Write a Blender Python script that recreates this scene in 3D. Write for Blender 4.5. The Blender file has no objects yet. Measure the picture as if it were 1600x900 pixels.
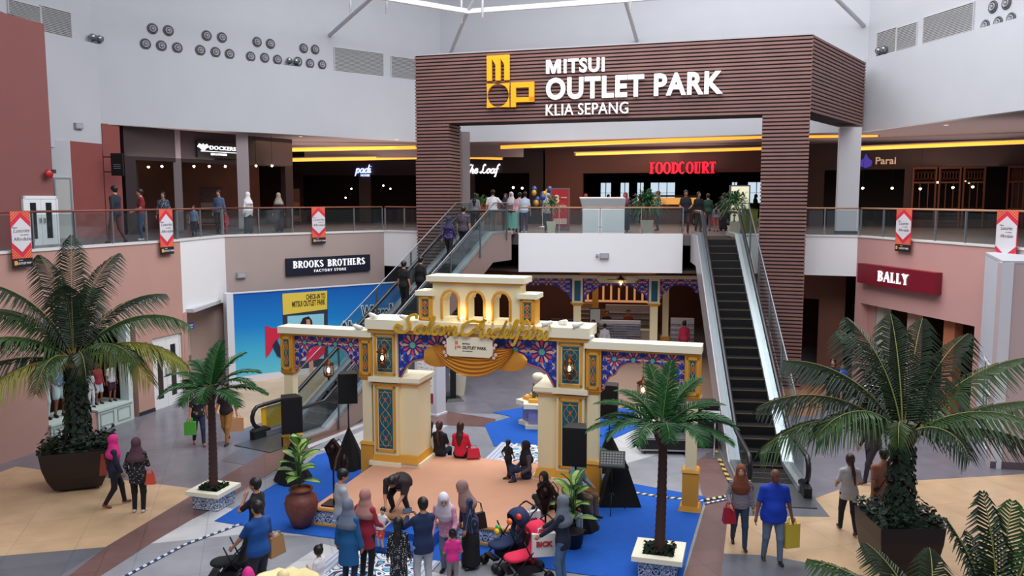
import bpy, math, random
import numpy as np
from mathutils import Vector, Matrix
from mathutils.geometry import tessellate_polygon
SC = bpy.context.scene
COL = SC.collection
PI = math.pi
R = math.radians
# ------------------------------------------------------------------ camera
CAMH = 6.8
PITCH = math.atan(139 / 1300)
cam = bpy.data.cameras.new('camera')
cam.sensor_width = 36.0
cam.lens = 36.0 * 1300 / 1600
cam.clip_end = 400
camo = bpy.data.objects.new('camera', cam)
camo.location = (0, 0, CAMH)
camo.rotation_euler = (PI / 2 - PITCH, 0, 0)
COL.objects.link(camo)
SC.camera = camo
# ------------------------------------------------------------------ world, daylight, exposure
w = bpy.data.worlds.new('world')
SC.world = w
w.use_nodes = True
w.node_tree.nodes['Background'].inputs[0].default_value = (0.80, 0.86, 1.0, 1)
w.node_tree.nodes['Background'].inputs[1].default_value = 0.33
SC.view_settings.view_transform = 'Standard'
SC.view_settings.look = 'None'
SC.view_settings.gamma = 1
SC.view_settings.use_curve_mapping = False
SC.view_settings.exposure = 0.0


def area(name, loc, size, power, color=(1, 1, 1), rot=(0, 0, 0), sy=None, spread=None):
    l = bpy.data.lights.new(name, 'AREA')
    l.energy = power
    l.color = color
    l.size = size
    if sy:
        l.shape = 'RECTANGLE'
        l.size_y = sy
    if spread:
        l.spread = spread
    o = bpy.data.objects.new(name, l)
    o.location = loc
    o.rotation_euler = rot
    COL.objects.link(o)
    return o


area('skylight_daylight', (3.5, 26.0, 19.5), 20, 5400, (0.97, 0.98, 1.0), sy=17)
area('skylight_fill_near', (1.0, 5.0, 20), 16, 2600, (0.98, 0.98, 1.0), rot=(R(42), 0, 0), sy=10)  # unseen fill added from the camera side, tilted to lift front faces
area('corridor_lamp_left', (-9, 42, 9.5), 6, 260, (1, .62, .38))
area('corridor_lamp_center', (5, 42, 9.5), 8, 560, (1, .72, .5))
area('corridor_lamp_right', (18, 38, 9.5), 6, 240, (1, .62, .4))
area('ceiling_fill_left', (-8.5, 43, 8.4), 8, 240, (1, .82, .74), rot=(PI, 0, 0), sy=7)  # upward fills added below the corridor ceiling to brighten it, no fixtures there
area('ceiling_fill_center', (5.5, 42, 8.4), 11, 330, (1, .82, .72), rot=(PI, 0, 0), sy=7)
area('ceiling_fill_right', (19, 36, 8.4), 9, 260, (1, .84, .78), rot=(PI, 0, 0), sy=11)
area('ceiling_fill_front_left', (-14.2, 35.2, 8.5), 4, 60, (1, .86, .8), rot=(PI, 0, R(40)), sy=2)
area('lower_store_lamp', (4, 39, 3.7), 7, 130, (1, .72, .5))
area('lower_left_shop_lamp', (-14.6, 24.0, 3.2), 2, 40, (1, .75, .6))
area('lower_right_shop_lamp', (15.0, 28.5, 3.0), 2.5, 50, (1, .7, .5))


# ------------------------------------------------------------------ pixel rays of the photograph (for measuring only)
def ray(px, py):
    x = px - 800
    v = 450 - py
    f = 1300
    return Vector((x, f * math.cos(PITCH) + v * math.sin(PITCH), -f * math.sin(PITCH) + v * math.cos(PITCH)))


def U(px, py, z=0.0):
    d = ray(px, py)
    return Vector((0, 0, CAMH)) + d * ((z - CAMH) / d.z)


def D(px, py, Y):
    d = ray(px, py)
    return Vector((0, 0, CAMH)) + d * (Y / d.y)


# ------------------------------------------------------------------ materials
def lin(c):
    r = []
    for i in (0, 2, 4):
        v = int(c[i:i + 2], 16) / 255
        r.append(v / 12.92 if v <= .04045 else ((v + .055) / 1.055) ** 2.4)
    return (r[0], r[1], r[2], 1)


_M = {}


def mat(name, c='808080', rough=.6, metal=0.0, noise=0.0, ns=8.0, emit=0.0, coat=0.0, bump=0.0):
    if name in _M:
        return _M[name]
    m = bpy.data.materials.new(name)
    m.use_nodes = True
    nt = m.node_tree
    b = nt.nodes['Principled BSDF']
    col = lin(c)
    b.inputs['Base Color'].default_value = col
    b.inputs['Roughness'].default_value = rough
    b.inputs['Metallic'].default_value = metal
    if coat:
        b.inputs['Coat Weight'].default_value = coat
    if emit:
        b.inputs['Emission Color'].default_value = col
        b.inputs['Emission Strength'].default_value = emit
    if noise or bump:
        tc = nt.nodes.new('ShaderNodeTexCoord')
        n = nt.nodes.new('ShaderNodeTexNoise')
        n.inputs['Scale'].default_value = ns
        n.inputs['Detail'].default_value = 5
        nt.links.new(tc.outputs['Object'], n.inputs['Vector'])
        if noise:
            mx = nt.nodes.new('ShaderNodeMixRGB')
            mx.blend_type = 'MULTIPLY'
            mx.inputs[0].default_value = 1
            mx.inputs[1].default_value = col
            cr = nt.nodes.new('ShaderNodeValToRGB')
            cr.color_ramp.elements[0].position = .3
            cr.color_ramp.elements[1].position = .7
            k = 1 - noise
            cr.color_ramp.elements[0].color = (k, k, k, 1)
            nt.links.new(n.outputs[0], cr.inputs[0])
            nt.links.new(cr.outputs[0], mx.inputs[2])
            nt.links.new(mx.outputs[0], b.inputs['Base Color'])
        if bump:
            bp = nt.nodes.new('ShaderNodeBump')
            bp.inputs['Strength'].default_value = bump
            bp.inputs['Distance'].default_value = .02
            nt.links.new(n.outputs[0], bp.inputs['Height'])
            nt.links.new(bp.outputs[0], b.inputs['Normal'])
    _M[name] = m
    return m


def glassm(name, tint='d8e4e4', gloss=.10, alpha=.9):
    if name in _M:
        return _M[name]
    m = bpy.data.materials.new(name)
    m.use_nodes = True
    nt = m.node_tree
    nt.nodes.clear()
    out = nt.nodes.new('ShaderNodeOutputMaterial')
    tr = nt.nodes.new('ShaderNodeBsdfTransparent')
    tr.inputs[0].default_value = lin(tint)
    gl = nt.nodes.new('ShaderNodeBsdfGlossy')
    gl.inputs[1].default_value = .04
    gl.inputs[0].default_value = (.9, .95, 1, 1)
    df = nt.nodes.new('ShaderNodeBsdfDiffuse')
    df.inputs[0].default_value = lin('b8c4c8')
    m1 = nt.nodes.new('ShaderNodeMixShader')
    m1.inputs[0].default_value = 1 - alpha
    m2 = nt.nodes.new('ShaderNodeMixShader')
    m2.inputs[0].default_value = gloss
    nt.links.new(tr.outputs[0], m1.inputs[1])
    nt.links.new(df.outputs[0], m1.inputs[2])
    nt.links.new(m1.outputs[0], m2.inputs[1])
    nt.links.new(gl.outputs[0], m2.inputs[2])
    nt.links.new(m2.outputs[0], out.inputs[0])
    _M[name] = m
    return m


def patmat(name, kind, cols, scale=1.0, rough=.6, base=None):
    """procedural pattern: dots / stripes / floral / mosaic / tiles / terrazzo / bands"""
    if name in _M:
        return _M[name]
    m = bpy.data.materials.new(name)
    m.use_nodes = True
    nt = m.node_tree
    N = nt.nodes.new
    L = nt.links.new
    b = nt.nodes['Principled BSDF']
    b.inputs['Roughness'].default_value = rough
    tc = N('ShaderNodeTexCoord')
    cr = N('ShaderNodeValToRGB')
    cr.color_ramp.interpolation = 'CONSTANT'

    def ramp(stops):
        els = cr.color_ramp.elements
        while len(els) > 1:
            els.remove(els[-1])
        els[0].position = stops[0][0]
        els[0].color = lin(stops[0][1])
        for p, c in stops[1:]:
            e = els.new(p)
            e.color = lin(c)

    def mth(op, a, bb=None):
        n = N('ShaderNodeMath')
        n.operation = op
        for i, x in enumerate((a, bb)):
            if x is None:
                continue
            if isinstance(x, (int, float)):
                n.inputs[i].default_value = x
            else:
                L(x, n.inputs[i])
        return n.outputs[0]
    if kind == 'dots' or kind == 'floral':
        v = N('ShaderNodeTexVoronoi')
        v.inputs['Scale'].default_value = scale
        if kind == 'dots':
            v.inputs['Randomness'].default_value = .35
        L(tc.outputs['Object'], v.inputs['Vector'])
        L(v.outputs['Distance'], cr.inputs[0])
        ramp([(0, cols[1]), (.26 if kind == 'dots' else .3, cols[0])])
    elif kind == 'stripes':
        s = N('ShaderNodeSeparateXYZ')
        L(tc.outputs['Object'], s.inputs[0])
        ax = {'v': 0, 'h': 2}[base or 'v']
        t = mth('FRACT', mth('MULTIPLY', s.outputs[ax], scale))
        L(t, cr.inputs[0])
        ramp([(0, cols[1]), (.3, cols[0])])
    elif kind == 'mosaic':
        s = N('ShaderNodeSeparateXYZ')
        L(tc.outputs['Object'], s.inputs[0])
        a, c2 = (s.outputs[0], s.outputs[1]) if base == 'xy' else (mth('ADD', s.outputs[0], mth('MULTIPLY', s.outputs[1], 1.0)), s.outputs[2])
        k = scale
        t = mth('COSINE', mth('MULTIPLY', a, k))
        t = mth('ADD', t, mth('COSINE', mth('MULTIPLY', c2, k)))
        t = mth('ADD', t, mth('COSINE', mth('MULTIPLY', mth('ADD', a, c2), k * .7071)))
        t = mth('ADD', t, mth('COSINE', mth('MULTIPLY', mth('SUBTRACT', a, c2), k * .7071)))
        t = mth('MULTIPLY', mth('ADD', t, 4), .125)
        L(t, cr.inputs[0])
        ramp(cols)
    elif kind == 'tiles':
        br = N('ShaderNodeTexBrick')
        br.offset = 0.0
        br.inputs['Scale'].default_value = 1
        br.inputs['Brick Width'].default_value = scale
        br.inputs['Row Height'].default_value = scale
        br.inputs['Mortar Size'].default_value = .006
        br.inputs['Color1'].default_value = lin(cols[0])
        br.inputs['Color2'].default_value = lin(cols[1])
        br.inputs['Mortar'].default_value = lin(cols[2])
        mp = N('ShaderNodeMapping')
        mp.inputs['Rotation'].default_value = (0, 0, R(-17))
        L(tc.outputs['Object'], mp.inputs[0])
        L(mp.outputs[0], br.inputs['Vector'])
        n = N('ShaderNodeTexNoise')
        n.inputs['Scale'].default_value = 1.7
        n.inputs['Detail'].default_value = 8
        L(tc.outputs['Object'], n.inputs['Vector'])
        c3 = N('ShaderNodeValToRGB')
        c3.color_ramp.elements[0].position = .3
        c3.color_ramp.elements[0].color = (.8, .8, .8, 1)
        c3.color_ramp.elements[1].position = .7
        L(n.outputs[0], c3.inputs[0])
        mx = N('ShaderNodeMixRGB')
        mx.blend_type = 'MULTIPLY'
        mx.inputs[0].default_value = 1
        L(br.outputs[0], mx.inputs[1])
        L(c3.outputs[0], mx.inputs[2])
        L(mx.outputs[0], b.inputs['Base Color'])
        _M[name] = m
        return m
    elif kind == 'grad':
        s = N('ShaderNodeSeparateXYZ')
        L(tc.outputs['Generated'], s.inputs[0])
        L(s.outputs[2], cr.inputs[0])
        cr.color_ramp.interpolation = 'LINEAR'
        ramp(cols)
    L(cr.outputs[0], b.inputs['Base Color'])
    _M[name] = m
    return m


WHITE = mat('white_wall', 'bcbec4', .75, noise=.04, ns=.7)
WHITE2 = mat('white_panel', 'e9e9ec', .6)
SALMONU = mat('salmon_shaded_wall', '834f4c', .8, noise=.05, ns=1.2)  # salmon paint with the shade of the upper block put into its colour
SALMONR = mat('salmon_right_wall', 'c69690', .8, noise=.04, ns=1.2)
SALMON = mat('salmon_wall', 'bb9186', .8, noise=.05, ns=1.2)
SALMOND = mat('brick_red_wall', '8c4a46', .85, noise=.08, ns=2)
BEIGEW = mat('taupe_wall', 'ab9993', .8, noise=.04, ns=1)
SLAT = mat('slat_wood', '86605a', .55, noise=.12, ns=3)
SLATB = mat('slat_backing', '1e1315', .8)
CEIL = mat('corridor_ceiling', '857678', .8)
DARK = mat('dark_shop', '1c1216', .7)
DBROWN = mat('dark_brown_panel', '43241f', .6, noise=.2, ns=2)
STEEL = mat('brushed_steel', 'b8bcc0', .3, metal=.9)
DSTEEL = mat('dark_steel', '50545a', .4, metal=.8)
BLACK = mat('black_plastic', '0c0c0e', .45)
CLOTHB = mat('black_cloth', '09080a', .95)
CREAM = mat('cream_paint', 'ecdfb4', .55)
GOLD = mat('ochre_paint', 'd79a33', .5)
GLASS = glassm('rail_glass', 'eaf0f0', .045, .985)
GLASSG = glassm('green_glass', 'e6ecec', .05, .97)
COVE = mat('cove_glow', 'ffa436', emit=1.35)
BULB = mat('lamp_bulb', 'ffe2b0', emit=14)
WOODR = mat('handrail_wood', '7a4336', .4)
DECKF = mat('upper_floor', '6c6468', .35, noise=.1, ns=1)


# ------------------------------------------------------------------ mesh building
class MB:
    def __init__(s):
        s.v = []
        s.f = []
        s.m = []
        s.mi = 0
        s.smooth = False
        s.sm = []

    def add(s, vs, fs):
        n = len(s.v)
        s.v.extend([tuple(p) for p in vs])
        for f in fs:
            s.f.append(tuple(n + i for i in f))
            s.m.append(s.mi)
            s.sm.append(s.smooth)
        return s

    def box(s, x0, x1, y0, y1, z0, z1):
        return s.add([(x0, y0, z0), (x1, y0, z0), (x1, y1, z0), (x0, y1, z0), (x0, y0, z1), (x1, y0, z1), (x1, y1, z1), (x0, y1, z1)],
                     [(0, 3, 2, 1), (4, 5, 6, 7), (0, 1, 5, 4), (1, 2, 6, 5), (2, 3, 7, 6), (3, 0, 4, 7)])

    def frustum(s, cx, cy, z0, z1, a0, b0, a1, b1):
        q = [(-1, -1), (1, -1), (1, 1), (-1, 1)]
        vs = [(cx + i * a0, cy + j * b0, z0) for i, j in q] + [(cx + i * a1, cy + j * b1, z1) for i, j in q]
        return s.add(vs, [(0, 3, 2, 1), (4, 5, 6, 7), (0, 1, 5, 4), (1, 2, 6, 5), (2, 3, 7, 6), (3, 0, 4, 7)])

    def extrude(s, poly, w0, w1, plane='xy'):
        """poly 2D (may be concave) extruded between w0 and w1 along the third axis"""
        if plane == 'xy':
            mk = lambda p, t: (p[0], p[1], t)
        elif plane == 'xz':
            mk = lambda p, t: (p[0], t, p[1])
        else:
            mk = lambda p, t: (t, p[0], p[1])
        n = len(poly)
        tris = tessellate_polygon([[Vector((p[0], p[1], 0)) for p in poly]])
        vs = [mk(p, w0) for p in poly] + [mk(p, w1) for p in poly]
        ar = sum(poly[i][0] * poly[(i + 1) % n][1] - poly[(i + 1) % n][0] * poly[i][1] for i in range(n))
        fs = []
        for t in tris:
            fs.append(tuple(t))
            fs.append(tuple(i + n for i in reversed(t)))
        for i in range(n):
            j = (i + 1) % n
            fs.append((i, j, j + n, i + n))
        return s.add(vs, fs)

    def tube(s, pts, r, n=8, close=False, flat=1.0):
        pts = [Vector(p) for p in pts]
        k = len(pts)
        rr = r if isinstance(r, (list, tuple)) else [r] * k
        sm = s.smooth
        s.smooth = True
        vs = []
        up = None
        for i, p in enumerate(pts):
            if close:
                t = (pts[(i + 1) % k] - pts[i - 1])
            else:
                t = (pts[min(i + 1, k - 1)] - pts[max(i - 1, 0)])
            if t.length < 1e-9:
                t = Vector((0, 0, 1))
            t.normalize()
            if up is None:
                up = Vector((0, 0, 1)) if abs(t.z) < .9 else Vector((0, 1, 0))
            a = t.cross(up)
            if a.length < 1e-6:
                a = t.cross(Vector((1, 0, 0)))
            a.normalize()
            b = a.cross(t).normalized()
            up = b
            for j in range(n):
                an = 2 * PI * j / n
                vs.append(p + a * (math.cos(an) * rr[i]) + b * (math.sin(an) * rr[i] * flat))
        fs = []
        for i in range(k if close else k - 1):
            i2 = (i + 1) % k
            for j in range(n):
                j2 = (j + 1) % n
                fs.append((i * n + j, i * n + j2, i2 * n + j2, i2 * n + j))
        if not close:
            fs.append(tuple(reversed(range(n))))
            fs.append(tuple((k - 1) * n + j for j in range(n)))
        s.add(vs, fs)
        s.smooth = sm
        return s

    def lathe(s, prof, n=20, cx=0, cy=0, sx=1, sy=1):
        sm = s.smooth
        s.smooth = True
        vs = []
        for r, z in prof:
            for j in range(n):
                an = 2 * PI * j / n
                vs.append((cx + r * math.cos(an) * sx, cy + r * math.sin(an) * sy, z))
        fs = []
        for i in range(len(prof) - 1):
            for j in range(n):
                j2 = (j + 1) % n
                fs.append((i * n + j, i * n + j2, (i + 1) * n + j2, (i + 1) * n + j))
        fs.append(tuple(reversed(range(n))))
        fs.append(tuple((len(prof) - 1) * n + j for j in range(n)))
        s.add(vs, fs)
        s.smooth = sm
        return s

    def ball(s, c, rx, ry=None, rz=None, n=10, k=7):
        ry = ry or rx
        rz = rz or rx
        prof = []
        sm = s.smooth
        s.smooth = True
        vs = []
        for i in range(k + 1):
            th = PI * i / k
            for j in range(n):
                a = 2 * PI * j / n
                q = max(math.sin(th), .02)
                vs.append((c[0] + rx * q * math.cos(a), c[1] + ry * q * math.sin(a), c[2] - rz * math.cos(th)))
        fs = []
        for i in range(k):
            for j in range(n):
                j2 = (j + 1) % n
                fs.append((i * n + j, i * n + j2, (i + 1) * n + j2, (i + 1) * n + j))
        s.add(vs, fs)
        s.smooth = sm
        return s

    def text(s, st, size, x=0, z=0, y0=-.03, y1=0.0, bold=0.0, shear=0.0, align='CENTER', wx=1.0, spacing=1.0):
        """text in the x-z plane, facing -y"""
        c = bpy.data.curves.new('t', 'FONT')
        c.body = st
        c.size = size
        c.align_x = align
        c.align_y = 'CENTER'
        c.offset = bold
        c.shear = shear
        c.space_character = spacing
        c.resolution_u = 4
        c.extrude = abs(y1 - y0) / 2
        o = bpy.data.objects.new('t', c)
        COL.objects.link(o)
        dg = bpy.context.evaluated_depsgraph_get()
        me = bpy.data.meshes.new_from_object(o.evaluated_get(dg))
        ym = (y0 + y1) / 2
        s.add([(x + v.co.x * wx, ym - v.co.z, z + v.co.y) for v in me.vertices], [tuple(p.vertices) for p in me.polygons])
        COL.objects.unlink(o)
        bpy.data.objects.remove(o)
        bpy.data.curves.remove(c)
        bpy.data.meshes.remove(me)
        return s

    def textfit(s, st, x0, x1, z0, z1, y0, y1, bold=0.0, spacing=1.0):
        n = len(s.v)
        s.text(st, 1.0, 0, 0, y0, y1, bold=bold, spacing=spacing)
        v = s.v[n:]
        a, b = min(p[0] for p in v), max(p[0] for p in v)
        c, d = min(p[2] for p in v), max(p[2] for p in v)
        for i in range(n, len(s.v)):
            p = s.v[i]
            s.v[i] = (x0 + (p[0] - a) / (b - a) * (x1 - x0), p[1], z0 + (p[2] - c) / (d - c) * (z1 - z0))
        return s

    def stroke(s, pts, w, y0, y1, cap=True):
        """flat ribbon stroke in the x-z plane, smooth through pts; w = width or list"""
        P = spline(pts, 6)
        k = len(P)
        if isinstance(w, (int, float)):
            ws = [w] * k
        else:
            ws = [w[min(int(i / (k - 1) * (len(w) - 1)), len(w) - 2)] * (1 - (i / (k - 1) * (len(w) - 1)) % 1) + w[min(int(i / (k - 1) * (len(w) - 1)) + 1, len(w) - 1)] * ((i / (k - 1) * (len(w) - 1)) % 1) if i < k - 1 else w[-1] for i in range(k)]
        vs = []
        for i in range(k):
            a = P[max(i - 1, 0)]
            b = P[min(i + 1, k - 1)]
            dx, dz = b[0] - a[0], b[1] - a[1]
            l = math.hypot(dx, dz) or 1
            nx, nz = -dz / l * ws[i] / 2, dx / l * ws[i] / 2
            x, z = P[i]
            vs += [(x + nx, y0, z + nz), (x - nx, y0, z - nz), (x - nx, y1, z - nz), (x + nx, y1, z + nz)]
        fs = []
        for i in range(k - 1):
            a = i * 4
            b = a + 4
            for j in range(4):
                j2 = (j + 1) % 4
                fs.append((a + j, a + j2, b + j2, b + j))
        fs += [(0, 3, 2, 1), tuple((k - 1) * 4 + j for j in range(4))]
        return s.add(vs, fs)

    def xf(s, m, start=0):
        for i in range(start, len(s.v)):
            s.v[i] = tuple(m @ Vector(s.v[i]))
        return s

    def mesh(s, name):
        me = bpy.data.meshes.new(name)
        me.from_pydata(s.v, [], s.f)
        me.polygons.foreach_set('material_index', s.m)
        me.polygons.foreach_set('use_smooth', s.sm)
        me.update()
        return me


def spline(pts, n=6):
    if len(pts) < 3:
        return [tuple(p) for p in pts]
    out = []
    P = [pts[0]] + list(pts) + [pts[-1]]
    for i in range(1, len(P) - 2):
        for j in range(n):
            t = j / n
            out.append(tuple(.5 * ((2 * b) + (-a + c) * t + (2 * a - 5 * b + 4 * c - d) * t * t + (-a + 3 * b - 3 * c + d) * t ** 3)
                             for a, b, c, d in zip(P[i - 1], P[i], P[i + 1], P[i + 2])))
    out.append(tuple(pts[-1]))
    return out


def obj(name, mb, mats, parent=None, loc=(0, 0, 0), rz=0.0):
    me = mb.mesh(name) if isinstance(mb, MB) else mb
    if not isinstance(mats, (list, tuple)):
        mats = [mats]
    if isinstance(mb, MB):
        for m in mats:
            me.materials.append(m)
    o = bpy.data.objects.new(name, me)
    COL.objects.link(o)
    o.location = loc
    o.rotation_euler = (0, 0, rz)
    if parent:
        o.parent = parent
    return o


def tag(o, label, cat, group=None):
    o['label'] = label
    o['category'] = cat
    if group:
        o['group'] = group
    return o


def thing(name, label, cat, loc=(0, 0, 0), rz=0.0, group=None):
    o = bpy.data.objects.new(name, None)
    COL.objects.link(o)
    o.empty_display_size = .2
    o.location = loc
    o.rotation_euler = (0, 0, rz)
    return tag(o, label, cat, group)


def struct(name, mb, mats, loc=(0, 0, 0), rz=0.0):
    o = obj(name, mb, mats, None, loc, rz)
    o['kind'] = 'structure'
    return o


def dup(root, loc, rz, label, group=None):
    r = root.copy()
    COL.objects.link(r)
    r.location = loc
    r.rotation_euler = (0, 0, rz)
    r['label'] = label
    if group:
        r['group'] = group
    for ch in list(root.children):
        c = ch.copy()
        COL.objects.link(c)
        c.parent = r
        for g in ch.children:
            d = g.copy()
            COL.objects.link(d)
            d.parent = c
    return r


def ang(a, b):
    return math.atan2(b[1] - a[1], b[0] - a[0])


def dist(a, b):
    return math.hypot(b[0] - a[0], b[1] - a[1])


def wallmb(L, z0, z1, thick, openings=()):
    mb = MB()
    xs = sorted(set([0, L] + [o[0] for o in openings] + [o[1] for o in openings]))
    for x0, x1 in zip(xs[:-1], xs[1:]):
        xm = (x0 + x1) / 2
        cuts = sorted([(o[2], o[3]) for o in openings if o[0] < xm < o[1]])
        z = z0
        for a, b in cuts:
            if a > z:
                mb.box(x0, x1, 0, thick, z, a)
            z = max(z, b)
        if z < z1:
            mb.box(x0, x1, 0, thick, z, z1)
    return mb


def wall(name, a, b, z0, z1, m, thick=.3, openings=()):
    return struct(name, wallmb(dist(a, b), z0, z1, thick, openings), m, (a[0], a[1], 0), ang(a, b))


def onwall(a, b, px, dz=0.0):
    """distance along the wall a->b that is seen at column px at eye level"""
    k = (px - 800) / (1300 * math.cos(PITCH) + 0)
    # eye-level point: x = kk*y
    kk = (px - 800) / (1300 * math.cos(PITCH) - dz)
    dx, dy = b[0] - a[0], b[1] - a[1]
    t = (kk * a[1] - a[0]) / (dx - kk * dy)
    return t * dist(a, b)


def hit(a, b, px, py):
    """(s, z) where the sight line through px,py meets the vertical plane through a->b"""
    d = ray(px, py)
    dx, dy = b[0] - a[0], b[1] - a[1]
    # t*d.x = a.x + u*dx ; t*d.y = a.y + u*dy
    den = d.x * dy - d.y * dx
    t = (a[0] * dy - a[1] * dx) / den
    X, Y = t * d.x, t * d.y
    return (((X - a[0]) * dx + (Y - a[1]) * dy) / dist(a, b), CAMH + t * d.z)
# ================================================================== THE SETTING
Z2 = 5.38      # upper floor
ZC = 9.68      # corridor ceiling
EDGE = [(-14.6, 16.0), (-12.75, 22.3), (-11.05, 27.7), (-10.7, 31.0), (-5.5, 35.75), (-3.4, 34.4), (-1.25, 34.3), (0.26, 33.2),
        (6.69, 32.6), (8.55, 32.3), (12.75, 30.7), (14.0, 24.1), (14.6, 16.0)]
DRUM = [(-19.2, 21.5), (-15.75, 32.4), (-3.6, 43.0), (14.9, 36.1), (16.6, 27.0), (17.3, 16.0)]

# --- ground floor slab and its tile fields
mb = MB().box(-34, 34, 2, 90, -.3, 0)
FLG = patmat('floor_grey_tile', 'tiles', ('7f7c85', '77747e', '5f5c66'), 1.2, .28)
FLB = patmat('floor_beige_tile', 'tiles', ('d2b28e', 'ccab86', 'b29270'), 1.2, .3)
FLW = patmat('floor_white_tile', 'tiles', ('cfd0d2', 'c8c9cc', '9fa1a6'), 1.2, .28)
FLM = patmat('floor_mid_tile', 'tiles', ('9a9ca3', '94969e', '7c7e86'), 1.2, .28)
FLR = patmat('floor_brown_tile', 'tiles', ('795c58', '725652', '5c4441'), .6, .35)
FLD = patmat('floor_slate_tile', 'tiles', ('6d7078', '676a72', '54565e'), 1.2, .3)
struct('floor', mb, FLG)


def patch(pts, m, z, name='floor', z0=0.0):
    q = [U(px, py, 0) for px, py in pts]
    return struct(name, MB().extrude([(p.x, p.y) for p in q], z0, z), m)


patch([(-120, 745), (0, 738), (25, 729), (70, 735), (315, 765), (165, 855), (0, 869), (-120, 880)], FLB, .004)
patch([(-120, 880), (0, 869), (165, 855), (60, 920), (-160, 960)], FLD, .0045)
patch([(235, 850), (440, 735), (560, 640), (860, 650), (1050, 715), (1110, 800), (1070, 905), (900, 960), (400, 990), (60, 960)], FLM, .0035)
patch([(300, 812), (345, 790), (500, 838), (380, 835), (232, 850)], FLW, .005)
patch([(420, 905), (505, 850), (700, 900), (760, 960), (430, 960)], FLW, .005)
patch([(105, 902), (165, 855), (315, 765), (440, 693), (480, 668), (600, 610), (640, 618), (480, 705), (380, 765), (300, 812), (235, 850), (155, 902), (100, 940), (40, 940)], FLR, .006)
patch([(500, 703), (640, 640), (700, 665), (600, 720)], FLW, .005)
patch([(360, 603), (560, 560), (600, 590), (470, 640), (380, 670), (330, 640), (352, 615)], FLB, .004)
patch([(345, 720), (388, 693), (410, 683), (440, 700), (390, 728)], FLD, .0052)
patch([(640, 650), (680, 640), (775, 655), (770, 668), (640, 662)], FLR, .0062)
patch([(930, 690), (1010, 640), (1065, 690), (1062, 715), (930, 740)], FLW, .005)
patch([(925, 740), (1062, 700), (1100, 780), (925, 765)], FLM, .0055)
patch([(1085, 722), (1120, 700), (1150, 760), (1138, 800), (1120, 960), (1050, 960), (1085, 850), (1102, 790)], FLR, .006)
patch([(1138, 800), (1150, 775), (1215, 800), (1340, 755), (1450, 750), (1700, 735), (1900, 760), (1900, 905), (1440, 960), (1360, 905), (1290, 885), (1200, 868), (1128, 865)], FLB, .004)
patch([(1128, 866), (1200, 868), (1290, 885), (1370, 905), (1450, 960), (1115, 960)], FLD, .0045)
patch([(1165, 775), (1270, 775), (1297, 808), (1145, 806)], FLD, .0055)
patch([(860, 560), (1130, 560), (1180, 620), (1130, 640), (860, 640), (850, 600)], mat('floor_store', '9c8070', .4, noise=.1), .004)
patch([(1180, 600), (1300, 600), (1330, 612), (1270, 650), (1190, 650)], mat('floor_store_r', '9c7058', .4, noise=.1), .004)
# light inlay line in the brown band on the left
patch([(480, 696), (572, 660), (576, 662), (482, 701)], FLW, .009)

# --- upper floor slab with the atrium opening, corridor ceiling
poly = [(-36, 16.0)] + [(x + (-.12 if x < -9 else .12 if x > 12 else 0), y + (.14 if abs(x) < 12.5 else .05)) for x, y in EDGE] + [(36, 16.0), (36, 90), (-36, 90)]
struct('floor_upper', MB().extrude(poly, 4.98, Z2), DECKF)
poly = [(-36, 16.0), (-19.2, 16.0)] + DRUM + [(36, 16.0), (36, 90), (-36, 90)]
poly = [(-36, 15.9), (-20.9, 16.0), (-19.35, 21.5), (-15.95, 32.5), (-3.7, 43.3), (15.15, 36.3), (16.85, 27.0), (17.55, 16.0), (36, 15.9), (36, 90), (-36, 90)]
struct('ceiling', MB().extrude(poly, ZC, ZC + .3), CEIL)
# ceiling over the lower stores
struct('ceiling_lower', MB().extrude([(p[0] * 1.0, p[1] + .35) for p in EDGE[3:10]] + [(14, 33), (26, 34), (26, 60), (-26, 60), (-26, 34)], 3.86, 3.95), mat('lower_ceiling', '5b4a47', .8))

# --- drum: white wall, ledge, set-back wall above
for i, n in enumerate(['wall_left', 'wall_back_left', 'wall_back', 'wall_right', 'wall_right_near']):
    a, b = DRUM[i], DRUM[i + 1]
    wall(n, a, b, 8.65 if i == 0 else ZC - .02, 12.66, WHITE, .35)
    L_ = dist(a, b)
    q = MB().box(-.25, L_ + .25, .3, .6, 12.6, 19)
    struct('trim_' + str(i + 1), q, WHITE, (a[0], a[1], 0), ang(a, b))

# --- lower and upper edge walls (fascias)
def fascia(name, i, z0, m, z1=Z2 + .06, thick=.3):
    a, b = EDGE[i], EDGE[i + 1]
    return wall(name, a, b, z0, z1, m, thick)


capm = mat('ledge_white', 'd8d6d6', .6)
aL, bL = EDGE[1], EDGE[2]
sL = lambda px: onwall(aL, bL, px, 230)
LLW = dist(aL, bL)
aa = (-14.6, 16.45)
# left storefront wall: shop window, pier, double door
struct('wall_lower_left', wallmb(LLW, 0, Z2 + .02, .35, [(.05, 3.15, .55, 3.0), (3.15, 3.45, 0, 3.0), (4.15, 5.55, 0, 2.35)]), SALMON, (aL[0], aL[1], 0), ang(aL, bL))
wall('wall_lower_left_near', EDGE[0], EDGE[1], 0, Z2 + .02, SALMON, .35)
for i in range(0, 5):
    a, b = EDGE[i], EDGE[i + 1]
    struct('trim_1%d' % i, MB().box(0, dist(a, b), -.03, .3, Z2 + .02, Z2 + .09), capm, (a[0], a[1], 0), ang(a, b))
fascia('wall_panel_left', 2, 2.98, WHITE2)
wall('wall_brooks', EDGE[3], EDGE[4], 0, Z2 + .02, BEIGEW, .35)
wall('wall_panel_back_left', EDGE[4], (-3.66, 34.57), 3.95, Z2 + .03, WHITE2, .3)
fascia('wall_center', 7, 3.9, WHITE2)
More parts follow.
